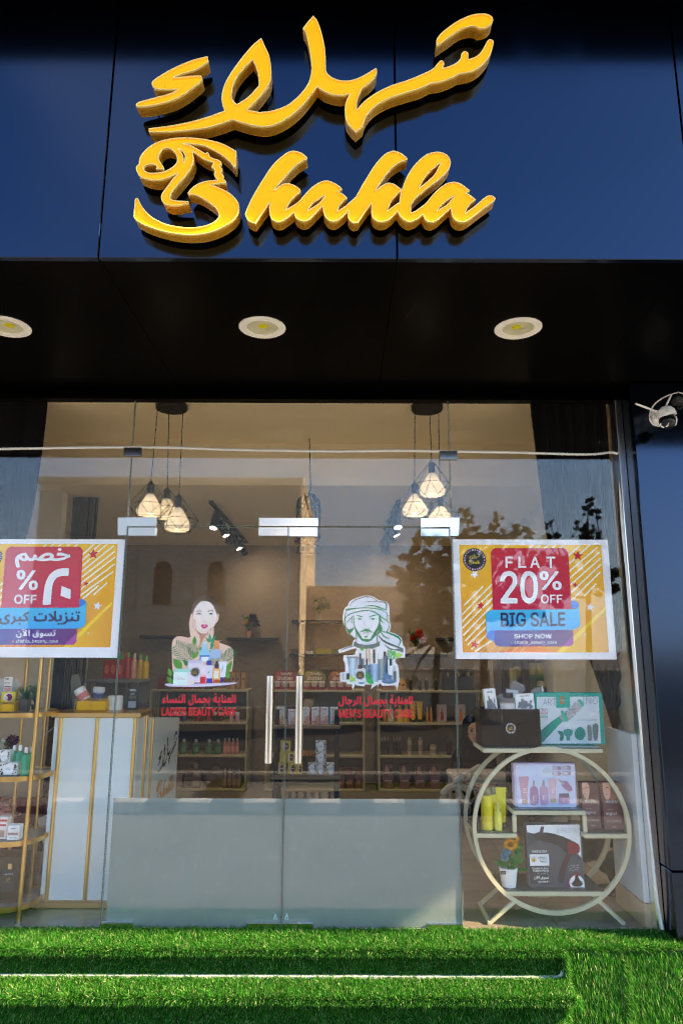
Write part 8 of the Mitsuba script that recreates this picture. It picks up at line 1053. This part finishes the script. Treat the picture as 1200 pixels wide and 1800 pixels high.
def arch(x, z0, z1, w): return Polygon([(x - w, z0), (x + w, z0)] + [(x + w * math.cos(a) * (1 - 0.12 * math.sin(a)), z1 - w * 1.0 + w * 1.0 * math.sin(a) ** 0.9 if math.sin(a) > 0 else z1 - w) for a in np.linspace(0, math.pi, 13)]).buffer(0)
for i in range(5):
    for j in range(4):
        g = sbox(xs[i] + 0.012, zs[j] + 0.012, xs[i + 1] - 0.012, zs[j + 1] - 0.012)
        for x in wins[0]: g = g.difference(arch(x, wins[1], wins[2], 0.36))
        v = prism(g, BA - 0.12, BA); v.vertices[:, 1] *= -1; v.invert()
        part(ba, 'wall_panel', v, 'mat_plaster', smooth=False)
for x in wins[0]:
    v = prism(arch(x, wins[1], wins[2], 0.345), BA + 0.0, BA + 0.04); v.vertices[:, 1] *= -1; v.invert()
    part(ba, 'arched_window', v, 'mat_gloss', C(70, 52, 46), smooth=False)
part(ba, 'parapet', bx(xa0 - 0.1, xa1 + 0.1, -36.1, -BA + 0.25, za1, za1 + 0.22, 0.03), 'mat_plaster', smooth=False)
bb = thing('low_building', 'lower beige annex building beside the arched building across the street', 'building')
BBY = 27.0; zb = 4.3821;
xb = [-2.5742, -1.2295, -0.0658, 0.9169, 1.8996, 2.9083, 4.1498, 5.9604]
emit(num(bb + '__body'), bx(xb[0], xb[-1], -40, -BBY - 0.1, -0.5, zb - 0.05), 'mat_plaster', smooth=False)
for a, b in zip(xb[:-1], xb[1:]): part(bb, 'wall_panel', bx(a + 0.015, b - 0.015, -BBY - 0.1, -BBY, -0.5, zb, 0.02), 'mat_plaster', smooth=False)
yw = thing('yard_wall', 'long low plastered yard wall across the street', 'wall')
emit(num(yw + '__wall'), bx(xa1 + 0.6, 60, -21.3, -21.0, -0.5, 0.771), 'mat_plaster', smooth=False)
emit(num(yw + '__coping'), bx(xa1 + 0.55, 60, -21.36, -20.94, 0.771, 0.771 + 0.1, 0.02), 'mat_plaster', smooth=False)
solo('hedge_kerb', bx(-30, 30, -7.2, -6.95, -0.47, -0.36, 0.02), 'mat_paint', C(150, 146, 138), 'concrete edging of the planted strip beside the road', 'kerb', smooth=False)
def foliage(centres, n, size, colours, seed, squash=0.8):
    """Leaf-sized triangles through blobs (x, y, z, r)."""
    g = np.random.default_rng(seed); W = np.array([c[3] ** 2 for c in centres]); idx = g.choice(len(centres), n, p=W / W.sum())
    cc = np.array(centres)[idx]; d = g.normal(size=(n, 3)); d /= np.linalg.norm(d, axis=1, keepdims=True)
    r = cc[:, 3:] * g.random((n, 1)) ** 0.45; p = cc[:, :3] + d * r * [1, 1, squash]
    a = g.normal(size=(n, 3)); a /= np.linalg.norm(a, axis=1, keepdims=True); b = np.cross(a, g.normal(size=(n, 3))); b /= np.linalg.norm(b, axis=1, keepdims=True)
    s = size * g.uniform(0.6, 1.3, (n, 1))
    V = np.stack([p - a * s, p + b * s * 0.42, p + a * s, p - b * s * 0.42], 1).reshape(-1, 3)
    i = np.arange(n) * 4; F = np.vstack([np.stack([i, i + 1, i + 2], 1), np.stack([i, i + 2, i + 3], 1)])
    K = np.array(colours)[g.integers(0, len(colours), n)] * g.uniform(0.7, 1.25, (n, 1))
    return trimesh.Trimesh(V, F, process=False), np.repeat(K, 4, 0)
OLIVE = [C(84, 92, 38), C(66, 80, 34), C(100, 98, 48), C(58, 70, 30)]
def box_hedge(x0, x1, y, z0, z1, label):
    g = np.random.default_rng(5); n = 9000; p = np.stack([g.uniform(x0, x1, n), g.uniform(y - 0.35, y + 0.35, n), g.uniform(z0, z1, n)], 1)
    m, c = foliage([(0, 0, 0, 1e-6)], n, 0.035, OLIVE, 3); v = np.array(m.vertices).reshape(n, 4, 3) + p[:, None]; m = trimesh.Trimesh(v.reshape(-1, 3), m.faces, process=False)
    t = thing('hedge', label, 'hedge'); emit(num(t + '__foliage'), [(m, c)], 'mat_leaf', smooth=False); emit(num(t + '__stems'), bx(x0 + 0.06, x1 - 0.06, y - 0.28, y + 0.28, z0, z1 - 0.08), 'mat_matt', C(40, 42, 22), smooth=False)
hz0, hz1 = -0.46, -0.3268
box_hedge(-1.8035, -1.3512, -5.9, -0.46, hz1, 'small clipped box hedge beside the road')
box_hedge(0.0134, 1.777, -5.9, -0.46, hz1 - 0.03, 'long clipped box hedge beside the road')
def tree(name, label, Y, trunk, blobs, n, size, cols, seed):
    """trunk: points (x, z); blobs: (x, z, r); all at the distance Y from the glass."""
    t = thing(name, label, 'tree'); g = np.random.default_rng(seed)
    tr = np.array([(x, -Y, z) for x, z in trunk]); w = np.linspace(1, 0.35, len(tr)) * 0.13
    limbs = [tube(tr, w, 8)]; top = tr[-2]
    cs = [(x, -Y + g.uniform(-0.5, 0.5) * r * 1.6, z, r) for x, z, r in blobs]
    for c in cs:
        q = np.array(c[:3]); mid = (top + q) / 2 + g.normal(size=3) * 0.12; limbs.append(tube([top, mid, q], [0.05, 0.03, 0.012], 6))
    emit(num(t + '__trunk'), cat(*limbs), 'mat_matt', C(96, 82, 66)); sub_ = []
    for x, y, z, r in cs:
        for _ in range(int(6 + 18 * r)):
            d = g.normal(size=3); d /= np.linalg.norm(d); q = d * r * g.uniform(.35, 1.15); sub_.append((x + q[0], y + q[1], z + q[2] * .85, r * g.uniform(.16, .40)))
    m, c = foliage(sub_, n, size, cols, seed)
    emit(num(t + '__crown'), [(m, c)], 'mat_leaf', smooth=False)
Q = (0.0,5.1634)
def spots(l): return [(x, z, r) for (x, z), r in l]
tree('street_tree', 'large olive green street tree with a spreading crown', 14.0, [(2.4293,-1.1169),(2.4049,0.268),(2.5314,1.8443),(2.6359,3.0269)], spots(list(zip([(1.8992,3.8553),(2.2135,4.3933),(2.6194,4.1639),(1.8122,3.174),(2.2367,3.3259),(2.8026,3.6304),(1.5153,3.4744),(2.0265,2.5778),(2.4732,2.5053),(2.857,2.8782),(1.7241,2.3549),(2.1623,1.9161),(2.6816,1.9178),(1.4937,1.8408),(1.0246,2.5003),(1.1887,0.9733),(1.7712,0.6901)], [.42,.36,.5,.5,.6,.6,.28,.5,.6,.6,.36,.4,.5,.25,.22,.22,.25]))), 26000, 0.058, OLIVE, 11)
tree('street_tree', 'street tree with thin upright sprays of leaves', 15.0, [(3.804,-1.2567),(3.8883,0.9539),(3.933,2.9584),(3.9271,4.0737)], spots(list(zip([(3.5943,5.1319),(3.489,5.3793),(3.793,4.8042),(3.3015,4.5576),(4.0288,4.6416),(4.4086,5.2503),(4.3322,4.97),(4.6731,4.6439),(4.9225,4.8082),(5.2411,4.7275),(5.1442,4.4015),(4.498,4.3182),(3.8529,4.235),(4.1545,3.7532),(4.7929,3.7554),(3.5109,3.5911),(5.4399,3.9181),(4.2747,2.8023),(5.057,2.6483),(3.6318,2.4872)], [.22,.2,.3,.3,.3,.18,.22,.3,.28,.2,.25,.4,.4,.5,.5,.5,.4,.6,.6,.6]))), 19000, 0.058, OLIVE, 12)
tree('street_tree', 'dark narrow street tree near the pillar', 16.0, [(6.9385,-1.5419),(7.1091,0.9363),(7.2377,3.0464),(7.3418,4.5612)], spots(list(zip([(7.4345,5.9115),(7.3446,5.5965),(7.5947,5.5103),(7.1789,5.162),(7.4792,5.0767),(7.0825,4.7314),(7.4154,4.6469),(7.7022,4.8708),(6.2122,5.2104),(6.2743,4.8143),(6.0661,4.7278),(7.2452,4.1356),(6.7346,4.0492),(6.2396,4.2168),(7.3725,3.5466),(6.5149,3.2099)], [.16,.22,.2,.22,.28,.25,.35,.18,.16,.22,.18,.45,.4,.35,.6,.6]))), 13000, 0.055, [C(52, 66, 40), C(40, 56, 36), C(66, 76, 44)], 13)
# a row of distant white tents with pointed tops
WHITE_CLOTH = C(232, 228, 220)
def tent(cx, label, Y=17.0, w=2.2, z0=1.05, zt=2.0):
    t = thing('canopy_tent', label, 'tent', 'white canopy tents across the street'); g = []
    for (sx, sy) in ((1, 1), (1, -1), (-1, 1), (-1, -1)): part(t, 'post', rod((cx + sx * w / 2, -Y + sy * w / 2, -0.5), (cx + sx * w / 2, -Y + sy * w / 2, z0), 0.04, 8), 'mat_paint', WHITE_CLOTH)
    rings = []
    for k in range(8):
        s = k / 7; rr = (1 - s) ** 1.5; rings.append([(cx + a * w / 2 * rr, -Y + b * w / 2 * rr, z0 + 0.25 * min(1, k) + (zt - z0 - 0.25) * s) for a, b in ((1, 1), (-1, 1), (-1, -1), (1, -1))])
    V = np.array(rings).reshape(-1, 3); F = [[k * 4 + j, k * 4 + (j + 1) % 4, k * 4 + 4 + (j + 1) % 4] for k in range(7) for j in range(4)] + [[k * 4 + j, k * 4 + 4 + (j + 1) % 4, k * 4 + 4 + j] for k in range(7) for j in range(4)]
    part(t, 'canopy', trimesh.Trimesh(V, F, process=False), 'mat_matt', WHITE_CLOTH, smooth=False)
tent(2.5288, 'white pointed canopy tent across the street, behind the large tree')
tent(5.6145, 'white pointed canopy tent across the street, opposite the right window')

# ================================================================ artificial grass on the steps
def turf(seed=21):
    g = np.random.default_rng(seed); P, N, L, TI = [], [], [], []
    def add(n, f, nrm, ln, lean):
        a, b = g.random(n), g.random(n); P.append(f(a, b)); N.append(np.tile(nrm, (n, 1))); L.append(ln * g.uniform(0.6, 1.25, n)); TI.append(np.tile(lean, (n, 1)))
    D = 62000
    R = lambda x0, x1, y0, y1, z: (lambda a, b: np.stack([x0 + (x1 - x0) * a, y0 + (y1 - y0) * b, np.full(len(a), z)], 1))
    V_ = lambda x0, x1, y, z0, z1: (lambda a, b: np.stack([x0 + (x1 - x0) * a, np.full(len(a), y), z0 + (z1 - z0) * b], 1))
    S = lambda x, y0, y1, z0, z1: (lambda a, b: np.stack([np.full(len(a), x), y0 + (y1 - y0) * a, z0 + (z1 - z0) * b], 1))
    def top(x0, x1, y0, y1, z): add(int(D * (x1 - x0) * (y1 - y0)), R(x0, x1, y0, y1, z), (0, 0, 1), 0.034, (0, -0.32, 0)); 
    def lip(x0, x1, y, z): add(int(2600 * (x1 - x0)), R(x0, x1, y - 0.004, y + 0.022, z), (0, -0.6, 0.8), 0.033, (0, -0.3, -0.1))
    def front(x0, x1, y, z0, z1): add(int(D * 0.95 * (x1 - x0) * (z1 - z0)), V_(x0, x1, y, z0, z1), (0, -1, 0), 0.030, (0, -0.1, -1.1))
    add(1300, V_(1.415, 1.455, -0.231, -0.47, -0.03), (0.5, -1, 0.1), 0.042, (0.3, 0, -0.4))
    short = lambda x0, x1, y, z0, z1: add(int(D * 1.5 * (x1 - x0) * (z1 - z0)), V_(x0, x1, y, z0, z1), (0, -1, 0), 0.02, (0, -0.1, -0.6))
    lip2 = lambda x0, x1, y, z, h: add(int(2600 * (x1 - x0)), V_(x0, x1, y, z - h, z), (0, -0.9, 0.2), 0.019, (0, -0.1, -0.5))
    top(-2.5, 1.13, -0.258, -0.006, -0.004); top(1.13, 1.76, -0.23, -0.006, -0.004); lip(-2.5, 1.13, -0.258, -0.004); lip2(-2.5, 1.13, -0.259, -0.004, 0.014); lip(1.13, 2.3, -0.23, -0.004)
    short(-2.5, 1.13, -0.205, -0.132, -0.03); front(1.13, 2.3, -0.23, -0.47, -0.01)
    add(500, S(1.13, -0.258, -0.23, -0.03, -0.004), (1, 0, 0), 0.03, (0.2, -0.2, -0.6)); add(1300, S(1.131, -0.25, -0.23, -0.15, -0.02), (0.7, -0.6, 0), 0.034, (0.2, 0, -0.4))
    top(-2.3, 1.13, -0.432, -0.234, -0.145); lip(-2.3, 1.13, -0.432, -0.145); lip2(-2.3, 1.13, -0.433, -0.145, 0.014); short(-2.2, 1.10, -0.37, -0.30, -0.17)
    add(1800, S(1.13, -0.432, -0.23, -0.172, -0.145), (1, 0, 0), 0.034, (0.2, 0, -0.6)); add(int(D * 0.14 * 0.3), S(1.10, -0.37, -0.23, -0.46, -0.17), (1, 0, 0), 0.03, (0.2, 0, -0.6)); top(-2.2, 1.05, -0.69, -0.37, -0.30); top(1.76, 2.3, -0.23, -0.18, -0.004)
    P, N, L, TI = np.vstack(P), np.vstack(N), np.concatenate(L), np.vstack(TI); n = len(P)
    P = P + N * (0.006 * (meshkit.fbm(P * 14, 2)[:, None] - 0.5)); clump = meshkit.fbm(P * [26, 26, 26], 3, 4)
    d = N + TI * g.uniform(0.5, 1.5, (n, 1)) + g.normal(size=(n, 3)) * 0.42 + 0.9 * np.stack([meshkit.noise(P * 22, 8) - 0.5, meshkit.noise(P * 22, 9) * 0, meshkit.noise(P * 22, 10) - 0.5], 1)
    d /= np.linalg.norm(d, axis=1, keepdims=True); s = np.cross(d, g.normal(size=(n, 3))); s /= np.linalg.norm(s, axis=1, keepdims=True)
    w = g.uniform(0.0011, 0.0019, (n, 1)); L = L[:, None] * (0.75 + 0.5 * clump[:, None]); bend = (TI * 0.5 + [0, 0, -0.25]) * L * 0.45
    mid, tip = P + d * L * 0.55, P + d * L + bend
    V = np.stack([P - s * w, P + s * w, mid - s * w * 0.85, mid + s * w * 0.85, tip], 1).reshape(-1, 3)
    i = np.arange(n) * 5; F = np.vstack([np.stack([i, i + 1, i + 3], 1), np.stack([i, i + 3, i + 2], 1), np.stack([i + 2, i + 3, i + 4], 1)])
    pal = np.array([(0.035, 0.17, 0.018), (0.06, 0.26, 0.028), (0.022, 0.12, 0.012), (0.17, 0.36, 0.07), (0.46, 0.52, 0.26)])  # palest tone paints sunlit strand highlights into random blades
    K = pal[g.choice(5, n, p=[0.32, 0.27, 0.22, 0.13, 0.06])] * (0.75 + 0.5 * clump[:, None])
    return trimesh.Trimesh(V, F, process=False), np.repeat(K, 5, 0)
m_, c_ = turf()
solo('artificial_grass', [(m_, c_)], 'mat_leaf', None, 'bright green artificial grass covering the steps', kind='stuff', smooth=False)

# things that look alike are told apart by their place in the row, built from left to right
_rows = {}
for k_, d_ in labels.items():
    if 'category' in d_: _rows.setdefault(d_['label'], []).append(k_)
for l_, ks_ in _rows.items():
    if len(ks_) == 2:
        for k_, w_ in zip(ks_, ('left', 'right')): labels[k_]['label'] = f'{l_}, {w_} one of the pair'
    elif len(ks_) > 2:
        for k_, w_ in zip(ks_, ('first', 'second', 'third', 'fourth', 'fifth', 'sixth')): labels[k_]['label'] = f'{l_}, {w_} from the left'
